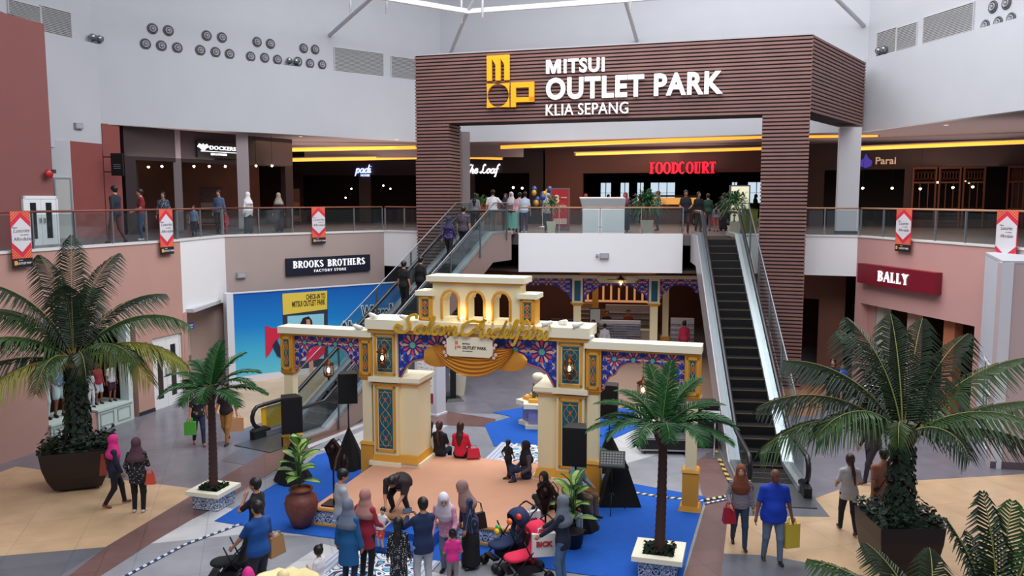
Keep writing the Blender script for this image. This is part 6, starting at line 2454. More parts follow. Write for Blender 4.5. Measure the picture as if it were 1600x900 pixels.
column('white square column right of the right slatted pillar on the upper floor', 1324, .82, 34.5, Z2, ZC)
column('grey column in front of the upper left clothes shop, right one', 381, .5, 37.0, Z2, ZC, mat('column_grey', '9a8f92', .7))
column('thin grey column in front of the upper left clothes shop, left one', 279, .3, 35.4, Z2, ZC, mat('column_grey2', '7a6c70', .7))
column('pale side post behind left slatted pillar', 727, .35, 36.5, Z2, ZC, mat('column_grey', ''))


def nozzle(px, py, i, nm):
    a, b = DRUM[i], DRUM[i + 1]
    s_, z_ = hit(a, b, px, py)
    r_ = ang(a, b)
    t = thing('air_nozzle', nm, 'air vent', (a[0] + s_ * math.cos(r_) - .3 * math.sin(r_), a[1] + s_ * math.sin(r_) + .3 * math.cos(r_), z_), r_, 'round air nozzles high on the ' + ('left' if i < 2 else 'right') + ' white wall')
    MT = Matrix.Rotation(PI / 2, 4, 'X')
    nz = [mat('nozzle_grey', '9a9aa0', .5, metal=.2), mat('nozzle_dark', '55555c', .6)]
    obj('flange', MB().lathe([(.2, 0), (.215, .03), (.17, .06), (.16, .02)], 20).xf(MT), nz[1], t)
    obj('ring', MB().lathe([(.13, .02), (.14, .07), (.10, .08), (.09, .03)], 18).xf(MT), nz[0], t)
    obj('core', MB().lathe([(.06, .02), (.055, .09), (.02, .1)], 12).xf(MT), nz[0], t)


POS = ['upper left', 'upper right', 'lower left', 'lower middle', 'lower right']
NZ = [(242, 43), (267, 46), (231, 67), (256, 70), (281, 73), (327, 54), (351, 57), (317, 77), (341, 80), (363, 83), (406, 64), (427, 67), (396, 87), (418, 89), (438, 92), (479, 74), (497, 76), (470, 95), (489, 98), (508, 100)]
for k, (px, py) in enumerate(NZ):
    nozzle(px, py, 1, 'round air nozzle, %s of the %s cluster on the left white wall' % (POS[k % 5], ('first', 'second', 'third', 'fourth')[k // 5]))
for k, (px, py) in enumerate([(1540, 10), (1561, 4), (1528, 40), (1548, 35), (1568, 29), (1600, 20)]):
    nozzle(px, py, 3, 'round air nozzle, %s of the cluster at the top right' % (POS + ['outermost at photo edge'])[k])


def vent(label, i, pl, pr, py0, py1, n=16):
    a, b = DRUM[i], DRUM[i + 1]
    s0, zt = hit(a, b, pl, py0)
    s1, _ = hit(a, b, pr, py0)
    _, zb = hit(a, b, pl, py1)
    r_ = ang(a, b)
    w_, h_ = s1 - s0, zt - zb
    t = thing('wall_vent', label, 'air vent', (a[0] + s0 * math.cos(r_) - .27 * math.sin(r_), a[1] + s0 * math.sin(r_) + .27 * math.cos(r_), zb), r_)
    obj('backing', MB().box(0, w_, .01, .03, 0, h_), mat('vent_back', '6c6c70', .7), t)
    q = MB()
    for k in range(n):
        z = (k + .2) / n * h_
        q.add([(0, -.02, z), (w_, -.02, z), (w_, .02, z + h_ / n * .55), (0, .02, z + h_ / n * .55), (0, -.02, z - .015), (w_, -.02, z - .015), (w_, .02, z + h_ / n * .55 - .015), (0, .02, z + h_ / n * .55 - .015)],
              [(0, 1, 2, 3), (4, 7, 6, 5), (0, 4, 5, 1), (1, 5, 6, 2), (2, 6, 7, 3), (3, 7, 4, 0)])
    obj('louvre', q, mat('louvre', 'b4b4b4', .6), t)
    obj('frame', MB().box(-.03, 0, -.03, .03, -.03, h_ + .03).box(w_, w_ + .03, -.03, .03, -.03, h_ + .03).box(0, w_, -.03, .03, h_, h_ + .03).box(0, w_, -.03, .03, -.03, 0), mat('vent_frame', 'bdbdc0', .6), t)


vent('louvred vent at the top left corner, left panel', 0, 22, 70, -2, 37)
vent('louvred vent at the top left corner, right panel', 0, 73, 118, 8, 51)
vent('large louvred vent left of the slatted portal', 1, 527, 603, 73, 110, 18)
vent('louvred vent partly hidden by the left end of slatted portal', 1, 616, 665, 87, 121, 16)
vent('narrow louvred vent right of the portal, left of a pair', 3, 1362, 1391, 52, 90)
vent('narrow louvred vent right of the portal, right of a pair', 3, 1393, 1423, 44, 83)
vent('wide louvred vent on the upper right wall', 3, 1434, 1510, 28, 72, 18)


def twin(label, i, px, py):
    a, b = DRUM[i], DRUM[i + 1]
    s_, z_ = hit(a, b, px, py)
    r_ = ang(a, b)
    t = thing('twin_floodlight', label, 'floodlight', (a[0] + s_ * math.cos(r_) - .14 * math.sin(r_), a[1] + s_ * math.sin(r_) + .14 * math.cos(r_), 12.66), r_)
    for sx in (-1, 1):
        q = MB().tube([(sx * .17, .1, .28), (sx * .17, 0, .26), (sx * .17, -.12, .2)], [.06, .12, .13], 12)
        obj('head', q, mat('flood_steel', '8c9298', .25, metal=.8), t)
        obj('bracket', MB().tube([(sx * .17, 0, 0), (sx * .17, 0, .2)], .02, 6), DSTEEL, t)
    obj('base', MB().box(-.28, .28, -.06, .06, 0, .04), DSTEEL, t)


twin('pair of floodlights on the ledge at the far top left', 0, 12, 40)
twin('pair of floodlights on the ledge left of the round nozzles', 0, 154, 70)
twin('pair of floodlights on the ledge below the rightmost nozzle cluster', 1, 459, 100)
twin('pair of floodlights in front of the narrow vents on the right', 3, 1373, 88)


def fitting(label, p, rz, w_=.35, h_=.2, col='8f8f92', name='emergency_light'):
    t = thing(name, label, 'wall light', p, rz)
    obj('housing', MB().box(-w_ / 2, w_ / 2, -.1, 0, -h_ / 2, h_ / 2), mat('fit_' + col, col, .6), t)
    obj('lens', MB().box(-w_ * .4, w_ * .4, -.115, -.1, -h_ * .35, h_ * .35), mat('fit_lens', 'a8a8aa', .4), t)


for lab, i, E_, px, py in (('grey emergency light box on the white wall at upper left', 0, DRUM, 121, 197), ('grey emergency light box on taupe wall beside the mural', 3, EDGE, 376, 430), ('grey emergency light box on the center white panel', 7, EDGE, 944, 400),
                           ('small grey socket left of the light box on the center white panel', 7, EDGE, 933, 399)):
    s_, z_ = hit(E_[i], E_[i + 1], px, py)
    r_ = ang(E_[i], E_[i + 1])
    fitting(lab, (E_[i][0] + s_ * math.cos(r_), E_[i][1] + s_ * math.sin(r_), z_), r_, .1 if px == 933 else .36, .1 if px == 933 else .22)
p = D(84, 272, 26.35)
t = thing('fire_bell', 'red fire alarm bell on the edge of the tall salmon block', 'alarm bell', (p.x - .05, p.y - .2, p.z), 1.14)
obj('gong', MB().lathe([(.14, 0), (.14, .03), (.1, .07), (.02, .09)], 16).xf(Matrix.Rotation(PI / 2, 4, 'X')), mat('bell_red', 'b01c20', .35), t)
obj('box', MB().box(.1, .22, -.06, 0, .02, .14), DSTEEL, t)
s_, z_ = hit((-12.5, 28.4), (-10.9, 31.4), 297, 509)
p = D(297, 509, 28.6)
t = thing('direction_sign', 'small blue wall sign above the recessed door', 'sign', (p.x, p.y - .1, p.z), ang((-12.5, 28.4), (-10.9, 31.4)))
obj('board', MB().box(-.2, .2, -.03, 0, -.11, .11), mat('blue_sign', '2c5ca0', .5), t)
obj('print', MB().box(-.15, .15, -.035, -.03, .02, .05).box(-.12, .12, -.035, -.03, -.06, -.03), WHITE2, t)

# timber arched screens of the restaurant
for k, (p0, p1) in enumerate(((1422, 1462), (1463, 1500), (1501, 1538), (1570, 1600), (1601, 1640))):
    s0, _ = hit(RW0, RW1, p0, 290)
    s1, _ = hit(RW0, RW1, p1, 290)
    t = thing('timber_screen', 'dark timber lattice screen of the right restaurant, ' + ['leftmost', 'second from left', 'third from left, beside the brown pier', 'right of the brown pier', 'at photo edge'][k], 'screen', (RW0[0] + s0 * math.cos(rwr) + .04, RW0[1] + s0 * math.sin(rwr) - .12, Z2), rwr)
    w_ = s1 - s0 - .05
    tw = mat('screen_wood', '6a3c2a', .6)
    q = MB().box(0, .08, 0, .08, 0, 3.0).box(w_ - .08, w_, 0, .08, 0, 3.0).box(.08, w_ - .08, 0, .08, 2.9, 3.0).box(.08, w_ - .08, 0, .08, 2.2, 2.28).box(.08, w_ - .08, 0, .08, .9, .98)
    obj('frame', q, tw, t)
    q = MB()
    for j in range(1, 3):
        q.box(w_ * j / 3 - .02, w_ * j / 3 + .02, .02, .06, .98, 2.2)
    n = 6
    for j in range(n):
        x = .1 + (w_ - .2) * (j + .5) / n
        q.tube([(x + .07 * math.cos(a), .04, 2.58 + .22 * math.sin(a)) for a in [i * PI / 4 for i in range(8)]], .012, 4, close=True)
    obj('lattice', q, tw, t)

# ================================================================== UPPER FLOOR FURNITURE
a_ = D(907, 367, 33.9)
t = thing('white_counter', 'white information counter with slanted top behind the center railing', 'counter', (a_.x + .1, 34.1, Z2), R(-3))
obj('body', MB().box(0, 1.7, 0, .8, 0, 1.05), mat('counter_white', 'fbfbfc', .4), t)
obj('top', MB().add([(-.12, -.25, 1.45), (1.72, -.25, 1.45), (1.72, .85, 1.5), (-.12, .85, 1.5), (0, 0, 1.05), (1.7, 0, 1.05), (1.7, .8, 1.05), (0, .8, 1.05)], [(0, 3, 2, 1)[::-1], (4, 5, 6, 7)[::-1], (0, 1, 5, 4)[::-1], (1, 2, 6, 5)[::-1], (2, 3, 7, 6)[::-1], (3, 0, 4, 7)[::-1]]), mat('counter_top', 'ccd2d4', .4), t)


def stand_poster(label, px, Y, w_, h_, col, txt, m2, z=Z2, rz=0, extra=None, name='poster_stand', emit=0.0, frame=True):
    p = D(px, 350, Y)
    t = thing(name, label, 'poster stand', (p.x, Y, z), rz)
    obj('frame', MB().box(-w_ / 2 - .06, w_ / 2 + .06, 0, .12, 0, h_ + .06), mat('stand_grey', '6f6a6c', .5), t)
    pa = obj('poster', MB().box(-w_ / 2, w_ / 2, -.015, 0, h_ * .12, h_), mat('poster_' + col, col, .5, emit=emit), t)
    for s_, x, zz, sz in txt:
        obj('print', MB().text(s_, sz, x, zz, -.03, -.015, bold=.01), m2, pa)
    return t, pa


t, pa = stand_poster('red poster stand with a large 3 behind the planter, left of center', 875, 37.5, .75, 1.85, 'b8202c', [('3', -.14, 1.4, .5), ('***', .17, 1.42, .2)], mat('poster_cream', 'f4e6c8', .5))
obj('print', MB().box(-.3, .3, -.03, -.015, .3, .55).box(-.28, .28, -.03, -.015, 1.08, 1.14), mat('poster_pale', 'd8b8a8', .5), pa)
t, pa = stand_poster('lit cream menu light box beside the head of right escalator', 1155, 35.6, .75, 1.95, 'f0ecc8', [('JoA', 0, 1.62, .28)], mat('menu_ink', '1c2418', .5), emit=.55)
q = MB()
for r_ in range(4):
    for c_ in range(3):
        q.ball((-.22 + .22 * c_, -.02, 1.25 - .26 * r_), .08, .01, .045, 8, 5)
obj('dish_picture', q, mat('dish_brown', '7c5c2c', .6), pa)
obj('print', MB().box(-.28, .28, -.025, -.015, 1.42, 1.44).box(-.28, .28, -.025, -.015, 1.08, 1.09).box(-.28, .28, -.025, -.015, .82, .83), mat('menu_ink', ''), pa)
p = D(1171, 350, 35.3)
t = thing('olive_pillar_box', 'olive green upright box right of the menu light box', 'display box', (p.x, 35.3, Z2), .1)
obj('body', MB().frustum(0, 0, 0, .95, .24, .2, .27, .22), mat('olive_green', '6c7222', .6), t)
obj('rim', MB().frustum(0, 0, .95, 1.0, .28, .23, .28, .23), mat('olive_rim', '4c5218', .6), t)
q = MB()
p = D(800, 350, 33.3)
t = thing('teal_notice_panel', 'small translucent teal panel on the railing at the head of left escalator', 'panel', (p.x, 33.3, Z2 + .25), R(-40))
obj('panel', MB().box(-.3, .3, 0, .02, 0, .65), mat('teal_glass', '6ea49a', .3), t)
obj('frame', MB().box(-.32, -.3, -.01, .03, -.25, .67).box(.3, .32, -.01, .03, -.25, .67), STEEL, t)
random.seed(9)
t = thing('balloon_bunch', 'bunch of blue and yellow balloons beside the red poster', 'balloons', (D(848, 300, 42).x, 42, Z2))
for k in range(22):
    q = MB().ball((random.uniform(-.55, .55), random.uniform(-.3, .3), 1.55 + random.uniform(-.4, .45)), .13, .13, .16, 8, 6)
    obj('balloon', q, mat('balloon_blue', '2c4c90', .3) if k % 4 else mat('balloon_yellow', 'b09030', .3), t)
obj('pole', MB().tube([(0, 0, 0), (0, 0, 1.6)], .02, 5), WHITE2, t)
obj('foot', MB().lathe([(.2, 0), (.2, .04), (.03, .06)], 12), WHITE2, t)
# food court counter with warm display, bakery counter, table rows inside upper left shop
p = D(1048, 330, 46.8)
t = thing('food_counter', 'warm lit food counter inside the food court entrance', 'counter', (p.x - 1.2, 50, Z2), R(-10))
obj('body', MB().box(0, 3.4, 0, .8, 0, 1.05), mat('counter_wood', '6c4028', .6), t)
obj('display', MB().box(.1, 3.3, .05, .7, 1.1, 1.5), mat('display_glow', 'e0a050', emit=.9), t)
obj('canopy', MB().box(-.1, 3.5, -.1, .9, 1.55, 1.65), DBROWN, t)
t = thing('bakery_counter', 'orange brown bakery counter behind the people at left escalator head', 'counter', (D(775, 330, 46).x, 46.4, Z2), R(-4))
obj('body', MB().box(-1.2, 1.6, 0, .7, 0, 1.2), mat('bakery_wood', '8a3c1c', .5), t)
obj('panel', MB().box(-1.0, 1.4, -.02, 0, .2, 1.0), mat('bakery_panel', 'a04a20', .5), t)
for k, (px, Y, c1_, c2_) in enumerate(((207, 36.2, '8c8468', 'c46a28'), (455, 46.5, '4c2c20', '6c4020'), (330, 39.5, '43241f', '5c4c44'))):
    p = D(px, 330, Y)
    t = thing('display_rack', ['picture backed display with orange goods in the upper left shop', 'dim brown display shelf left of the padi restaurant', 'dark clothes rack inside the upper left shop'][k], 'display', (p.x, Y, Z2), .9 if k < 1 else .3)
    obj('panel', MB().box(-.5, .5, .3, .36, 1.2 if k == 0 else .2, 2.9 if k == 0 else 2.0), mat('disp_' + c1_, c1_, .7, noise=.6, ns=3), t)
    obj('goods', MB().box(-.45, .45, -.1, .25, 1.0, 1.25).box(-.45, .45, -.1, .25, .3, .5), mat('disp_' + c2_, c2_, .7), t)
    obj('stand', MB().box(-.5, .5, -.15, .3, .9, .98).box(-.5, -.45, -.15, .3, 0, .9).box(.45, .5, -.15, .3, 0, .9).box(-.5, .5, -.15, .3, .2, .26), mat('counter_wood', ''), t)

# ================================================================== LOWER FLOOR FURNITURE
p = U(664, 652, 0)
t = thing('directory_pillar', 'white directory pillar with map sheets and a red footer behind the left archway column', 'directory', (p.x, p.y + .3, 0), R(-30))
obj('body', MB().box(-.42, .42, 0, .5, .06, 2.45), mat('directory_white', 'cfd2da', .4), t)
obj('foot', MB().box(-.46, .46, -.04, .54, 0, .06), mat('frame_white', ''), t)
pa = obj('sheet', MB().box(-.3, .3, -.012, 0, .4, 2.2), mat('sheet_white', 'f2f0ee', .5), t)
q = MB()
random.seed(2)
for i in range(7):
    for j in range(11):
        if random.random() < .75:
            q.box(-.27 + i * .08, -.27 + i * .08 + random.uniform(.03, .065), -.016, -.012, .95 + j * .11, .95 + j * .11 + random.uniform(.01, .03))
obj('map_print', q, mat('print_grey', 'a4889a', .6), pa)
obj('red_footer', MB().box(-.3, .3, -.018, -.012, .4, .72), mat('footer_red', '9c2440', .5), pa)
p = U(708, 625, 0)
t = thing('barrier_stand', 'black pedestal stand with square foot behind the archway', 'stand', (p.x, p.y, 0), .3)
obj('foot', MB().frustum(0, 0, 0, .1, .32, .32, .24, .24), BLACK, t)
obj('post', MB().box(-.09, .09, -.07, .07, .1, 1.5), BLACK, t)
obj('head', MB().box(-.2, .2, -.08, .08, 1.5, 2.3), BLACK, t)


def rack(label, px, py, Y, w_, h_, rows, n, body='c9c6cc', item=('2a2430', '5c4a8c', '8c8c94'), rz=rB, seed=0):
    p = D(px, py, Y)
    t = thing('eyewear_rack' if rows > 3 else 'shoe_shelf', label, 'display rack', (p.x, Y, 0), rz)
    obj('back_panel', MB().box(-w_ / 2, w_ / 2, 0, .3, 0, h_), mat('rack_' + body, body, .6), t)
    q = MB()
    for r_ in range(rows):
        z = h_ * .3 + (h_ * .66) * r_ / rows
        q.box(-w_ / 2, w_ / 2, -.1, 0, z - .012, z)
    obj('shelf', q, mat('rack_shelf', 'b8b4bc', .5), t)
    random.seed(seed)
    for c_, col in enumerate(item):
        q = MB()
        for r_ in range(rows):
            z = h_ * .3 + (h_ * .66) * r_ / rows
            for k in range(n):
                if (k * 3 // n + r_ // 2 + c_) % len(item) == 0:
                    x = -w_ / 2 + w_ * (k + .5) / n
                    q.ball((x - .03, -.07, z + .035), .028, .012, .022, 6, 4)
                    q.ball((x + .03, -.07, z + .035), .028, .012, .022, 6, 4)
        o = obj('goods', q, mat('goods_' + col, col, .4), t)
        o['kind'] = 'stuff'


rack('wide white eyewear rack in the lower store behind the woman in black', 968, 520, 36.0, 1.8, 1.5, 9, 15)
rack('white eyewear rack beside the person in pink-red at right of lower store', 1066, 520, 36.0, 1.0, 1.6, 5, 7, item=('2a2430', '8c8c94'))
rack('dark shoe shelf at the left of the lower store', 880, 505, 38.5, 1.2, 1.2, 3, 8, '3c3438', ('c8c4cc',))
rack('wooden shelf of small goods left of the mirror', 915, 490, 39.0, 1.2, 1.9, 6, 8, '8a6a50', ('c8b49c',))
rack('low grey gondola shelf deep in the lower store', 985, 500, 39.8, 2.4, 1.7, 4, 14, '8c8488', ('6c5c60', 'a49ca0'))
p = D(930, 495, 36.2)
t = thing('mirror', 'small tilted white mirror on a stand beside the eyewear rack', 'mirror', (p.x, 36.2, 0), 0)
obj('glass', MB().box(-.22, .22, -.02, 0, 1.4, 2.0), mat('mirror_pale', 'c4ccc8', .3), t)
obj('frame', MB().box(-.25, .25, 0, .03, 1.36, 2.04).tube([(0, .02, 0), (0, .02, 1.4)], .025, 6).box(-.25, .25, -.2, .2, 0, .03), BLACK, t)
p = D(965, 460, 42)
t = thing('cafe_bar', 'lit wooden bar with roof and stools deep in the lower store', 'bar', (p.x, 42, 0), rB)
obj('roof', MB().box(-1.9, 1.9, -.3, .8, 2.95, 3.1), mat('bar_wood', '8c5a3c', .6), t)
obj('counter', MB().box(-1.9, 1.9, 0, .6, 0, 1.15), mat('bar_wood', ''), t)
q = MB()
for k in range(9):
    q.box(-1.6 + k * .4, -1.5 + k * .4, .55, .65, 1.6, 2.4)
q.box(-1.7, 1.7, .6, .75, 1.5, 1.6)
obj('shelf', q, mat('bar_glow', 'e0a070', emit=.5), t)
t = thing('low_cabinet', 'cream low cabinet left of arcade post by the eyewear rack', 'cabinet', (D(1012, 520, 36.5).x, 36.5, 0), rB)
obj('body', MB().box(-.3, .3, 0, .5, 0, .95), mat('cab_cream', 'b8ac9c', .6), t)
obj('top', MB().box(-.33, .33, -.03, .53, .95, 1.0), mat('cab_cream', ''), t)

# left shop window: plinths and mannequins
for k, (s_, w_, lab) in enumerate(((.75, 1.35, 'white panelled plinth under the tall mannequins in left shop window'), (2.42, 1.35, 'white panelled plinth under the child mannequins in left shop window'))):
    p = Lp(s_, -.05)
    t = thing('window_plinth', lab, 'plinth', (p[0], p[1], 0), rzL)
    PW = mat('plinth_white', 'c3d2cc', .5)
    obj('body', MB().box(-w_ / 2, w_ / 2, 0, 1.1, 0, .56), PW, t)
    obj('top', MB().box(-w_ / 2 - .03, w_ / 2 + .03, -.04, 1.1, .56, .62), PW, t)
    q = MB()
    for j in (0, 1):
        x0 = -w_ / 2 + .07 + j * w_ / 2
        x1 = x0 + w_ / 2 - .14
        q.box(x0, x1, -.02, 0, .46, .49).box(x0, x1, -.02, 0, .1, .13).box(x0, x0 + .03, -.02, 0, .13, .46).box(x1 - .03, x1, -.02, 0, .13, .46)
    obj('moulding', q, mat('plinth_line', '98aaa4', .5), t)

# ================================================================== EVENT EQUIPMENT
def speaker(label, foot, top_z, w_=.5, h_=.78, d_=.42, yaw=0.0, cloth=None, z0=.02):
    t = thing('speaker', label, 'speaker', foot, R(yaw))
    q = MB().extrude([(-w_ / 2, -d_ / 2), (w_ / 2, -d_ / 2), (w_ * .36, d_ / 2), (-w_ * .36, d_ / 2)], top_z - h_, top_z, 'xy')
    obj('cabinet', q, mat('speaker_black', '101012', .6), t)
    obj('grille', MB().box(-w_ / 2 + .03, w_ / 2 - .03, -d_ / 2 - .012, -d_ / 2, top_z - h_ + .03, top_z - .03), mat('grille_black', '060607', .8), t)
    obj('pole', MB().tube([(0, 0, .3), (0, 0, top_z - h_)], .02, 8), BLACK, t)
    if cloth:
        F_ = Field((-.8, -.8, -.05), (.8, .8, 1.3), .04)
        q = MB()
        vs, fs = [], []
        n = 24
        rings = [(.03, cloth), (.06, cloth * .93), (.16, cloth * .7), (.27, cloth * .4), (.40, cloth * .12), (.44, .02)]
        for r_, z in rings:
            for j in range(n):
                a = 2 * PI * j / n
                k = 1 + .13 * math.sin(a * 3 + 1) * (r_ / .44) + .05 * math.sin(a * 9) * (r_ / .44)
                vs.append((r_ * k * math.cos(a), r_ * k * math.sin(a), z))
        for i in range(len(rings) - 1):
            for j in range(n):
                fs.append((i * n + j, (i + 1) * n + j, (i + 1) * n + (j + 1) % n, i * n + (j + 1) % n))
        q.add(vs, fs)
        obj('stand_cloth', q, CLOTHB, t)
    else:
        for k in range(3):
            a = k * 2 * PI / 3 + .4
            obj('leg', MB().tube([(0, 0, .6), (.42 * math.cos(a), .42 * math.sin(a), .02)], .014, 6), BLACK, t)
    return t


def at_px(px, py, z, Y=None):
    return D(px, py, Y) if Y else U(px, py, z)


p = D(453, 623, 19.6)
speaker('black loudspeaker on a pole at the left, in front of left wing post', (p.x, p.y, .02), p.z + .05, .5, .88, yaw=25, cloth=.9)
p = D(543, 583, 20.6)
speaker('black loudspeaker on pole over a black cloth, beside left archway column', (p.x, p.y, .02), p.z, .48, .76, yaw=10, cloth=1.0)
p = D(900, 670, 16.6)
speaker('black loudspeaker on pole in front of the right archway column', (p.x, p.y, .02), p.z + .05, .5, .8, yaw=-12, cloth=1.0)
p = D(953, 604, 20.5)
speaker('black loudspeaker on a pole behind the right wing and palm', (p.x, p.y, .02), p.z + .05, .48, .85, yaw=-20, cloth=.9)
# black pyramid cloth and music stand
p = U(967, 785, .02)
q = MB()
F_ = None
t = thing('black_cloth_pyramid', 'black cloth pyramid over equipment behind the music stand', 'cloth cover', (p.x, p.y + .1, .02), 0)
q = MB().frustum(0, 0, 0, 1.02, .46, .42, .12, .12)
obj('cloth', q, CLOTHB, t)
obj('top_fold', MB().frustum(0, 0, 1.02, 1.08, .13, .13, .05, .05), CLOTHB, t)
p = U(955, 800, .02)
t = thing('music_stand', 'black perforated music stand on a tripod on the blue carpet', 'music stand', (p.x, p.y, .02), R(-10))
q = MB().box(-.28, .28, -.006, .006, 0, .36)
obj('desk', q.xf(Matrix.Translation((0, 0, 1.02)) @ Matrix.Rotation(R(-38), 4, 'X')), mat('stand_metal', '17181c', .4, metal=.3), t)
q = MB()
for i in range(8):
    for j in range(5):
        q.box(-.24 + i * .062, -.2 + i * .062, -.012, -.006, .05 + j * .06, .085 + j * .06)
obj('perforations', q.xf(Matrix.Translation((0, 0, 1.02)) @ Matrix.Rotation(R(-38), 4, 'X')), mat('perf_light', '8a8c90', .6), t)
obj('ledge', MB().box(-.28, .28, -.08, .0, 1.0, 1.02), mat('stand_metal', ''), t)
obj('pole', MB().tube([(0, .05, .3), (0, .05, 1.1)], .014, 6), mat('stand_metal', ''), t)
for k in range(3):
    a = k * 2 * PI / 3 - PI / 2
    obj('leg', MB().tube([(0, .05, .42), (.34 * math.cos(a), .05 + .34 * math.sin(a), .012)], .01, 5), mat('stand_metal', ''), t)
# equipment cases and mixer
p = U(1057, 716, 0)
t = thing('flight_case', 'black flight case with silver edges behind the right wing', 'equipment case', (p.x - .15, p.y + .3, 0), R(-5))
obj('box', MB().box(-.75, .55, 0, .6, .12, .42), mat('case_black', '141416', .5), t)
obj('edge', MB().box(-.77, .57, -.02, .0, .40, .44).box(-.77, .57, -.02, 0, .1, .14).box(.55, .58, -.02, .6, .1, .44).box(-.77, .57, -.02, .62, .42, .44), STEEL, t)
for sx in (-.65, .45):
    obj('wheel', MB().tube([(sx, .05, .05), (sx + .04, .05, .05)], .05, 10), BLACK, t)
t = thing('equipment_rack', 'tall black equipment rack beside the right escalator foot', 'equipment case', (p.x + .75, p.y + .9, 0), R(-5))
obj('box', MB().box(-.85, .55, 0, .8, 0, 1.15), mat('case_black', ''), t)
obj('cover', MB().box(-.87, .57, -.02, .82, 1.15, 1.2), mat('rack_brown', '1c1012', .6), t)
p = U(1110, 716, 0)
t = thing('lectern_stand', 'small metal stand with printed sheet beside the right escalator', 'stand', (p.x, p.y, 0), R(-10))
obj('sheet', MB().box(-.24, .24, -.01, .01, 0, .3).xf(Matrix.Translation((0, 0, 1.0)) @ Matrix.Rotation(R(-40), 4, 'X')), mat('sheet_grey', 'a4a8ac', .5), t)
obj('post', MB().tube([(.1, .1, .05), (.1, .1, 1.1)], .025, 6), STEEL, t)
obj('foot', MB().box(-.1, .3, -.1, .3, 0, .05), STEEL, t)


# tapes on the floor and barrier tape
def tape(label, pts, w_, n, c1_, c2_, z=0.024):
    t = thing('floor_tape', label, 'tape', (0, 0, z))
    P_ = [U(x, y, z) for x, y in pts]
    segs = []
    for a, b in zip(P_[:-1], P_[1:]):
        segs.append((b - a).length)
    tot = sum(segs)

    def at(s_):
        for a, b, L_ in zip(P_[:-1], P_[1:], segs):
            if s_ <= L_:
                return a.lerp(b, s_ / L_), (b - a).normalized()
            s_ -= L_
        return P_[-1], (P_[-1] - P_[-2]).normalized()
    for k, col in enumerate((c1_, c2_)):
        q = MB()
        for i in range(n):
            if i % 2 != k:
                continue
            a, da = at(tot * i / n)
            b, db = at(tot * (i + 1) / n)
            na = Vector((-da.y, da.x, 0)) * w_ / 2
            sk = da * w_ * .5
            z3 = Vector((0, 0, -z))
            q.add([a - na + z3, b - na + z3, b + na + sk + z3, a + na + sk + z3, a - na + z3 + Vector((0, 0, .004)), b - na + z3 + Vector((0, 0, .004)), b + na + sk + z3 + Vector((0, 0, .004)), a + na + sk + z3 + Vector((0, 0, .004))],
                  [(0, 3, 2, 1), (4, 5, 6, 7), (0, 1, 5, 4), (1, 2, 6, 5), (2, 3, 7, 6), (3, 0, 4, 7)])
        obj('dark_stripe' if k == 0 else 'light_stripe', q, mat('tape_' + col, col, .5), t)


tape('blue and white striped tape on the grey floor at lower left', [(380, 817), (290, 850), (190, 903)], .07, 34, '26386c', 'd0d4dc')
tape('black and pale yellow tape across the blue carpet to the right escalator', [(975, 767), (1040, 777), (1095, 782), (1135, 775)], .10, 30, '1c1c20', 'd8d0a0')
tape('blue and white tape beside the black and yellow tape', [(1100, 787), (1138, 779)], .06, 10, '3c64b0', 'd8dce4')
tape('black and yellow tape running up along the right escalator side', [(1142, 755), (1130, 730), (1118, 704)], .10, 14, '1c1c20', 'c8a850')


# decorative lantern stands
def lantern_stand(label, loc, h_, hang):
    t = thing('lantern_stand', label, 'lantern', loc, rS)
    DBz = mat('dark_bronze', '2a1a18', .35, metal=.7)
    obj('foot', MB().box(-.2, .2, -.2, .2, 0, .03), DBz, t)
    obj('pole', MB().tube([(0, 0, .03), (0, 0, h_)], .02, 6), DBz, t)
    q = MB().extrude([(0, h_ + .42), (.18, h_ + .22), (.08, h_ + .0), (.03, h_ - .25), (-.03, h_ - .25), (-.08, h_), (-.18, h_ + .22)], -.05, .05, 'xz')
    q.ball((0, -.03, h_ + .2), .1, .1, .12)
    obj('head', q, DBz, t)
    q = MB().tube([(0, 0, h_ + .3), (.15, 0, h_ + .42), (.25, 0, h_ + .3), (.25, 0, h_ + .1)], .01, 5)
    q.lathe([(.02, h_ + .1), (.06, h_), (.09, h_ - .08), (.06, h_ - .18), (.01, h_ - .32)], 8, .25, 0)
    obj('hanging_lantern', q, DBz, t)


p = SP(.34, .28, .4)
lantern_stand('dark bronze lantern stand at the left front corner of stage', p, 1.0, 1)
p = SP(4.95, .2, .4)
lantern_stand('dark bronze lantern stand at the right front corner of stage', p, .55, 1)

# cream scalloped ornament at the bottom edge
p = U(447, 905, 1.0)
t = thing('scalloped_basin', 'cream scalloped basin top with a ball finial at the bottom edge', 'basin', (p.x, p.y - .15, 0))
q = MB()
prof = [(.30, 0), (.22, .15), (.18, .5), (.3, .75), (.5, .9), (.54, .98), (.48, 1.0), (.4, .93), (.1, .9)]
q.lathe(prof, 32)
for i, v in enumerate(q.v):
    r_ = math.hypot(v[0], v[1])
    if r_ > .35:
        a = math.atan2(v[1], v[0])
        k = 1 + .06 * abs(math.sin(a * 7))
        q.v[i] = (v[0] * k, v[1] * k, v[2] + .04 * abs(math.sin(a * 7)))
obj('bowl', q, mat('basin_cream', 'ead9a0', .5), t)
obj('finial', MB().lathe([(.12, .9), (.1, .98), (.14, 1.0), (.12, 1.03), (.06, 1.05)], 16).ball((0, 0, 1.12), .1), mat('basin_cream', ''), t)


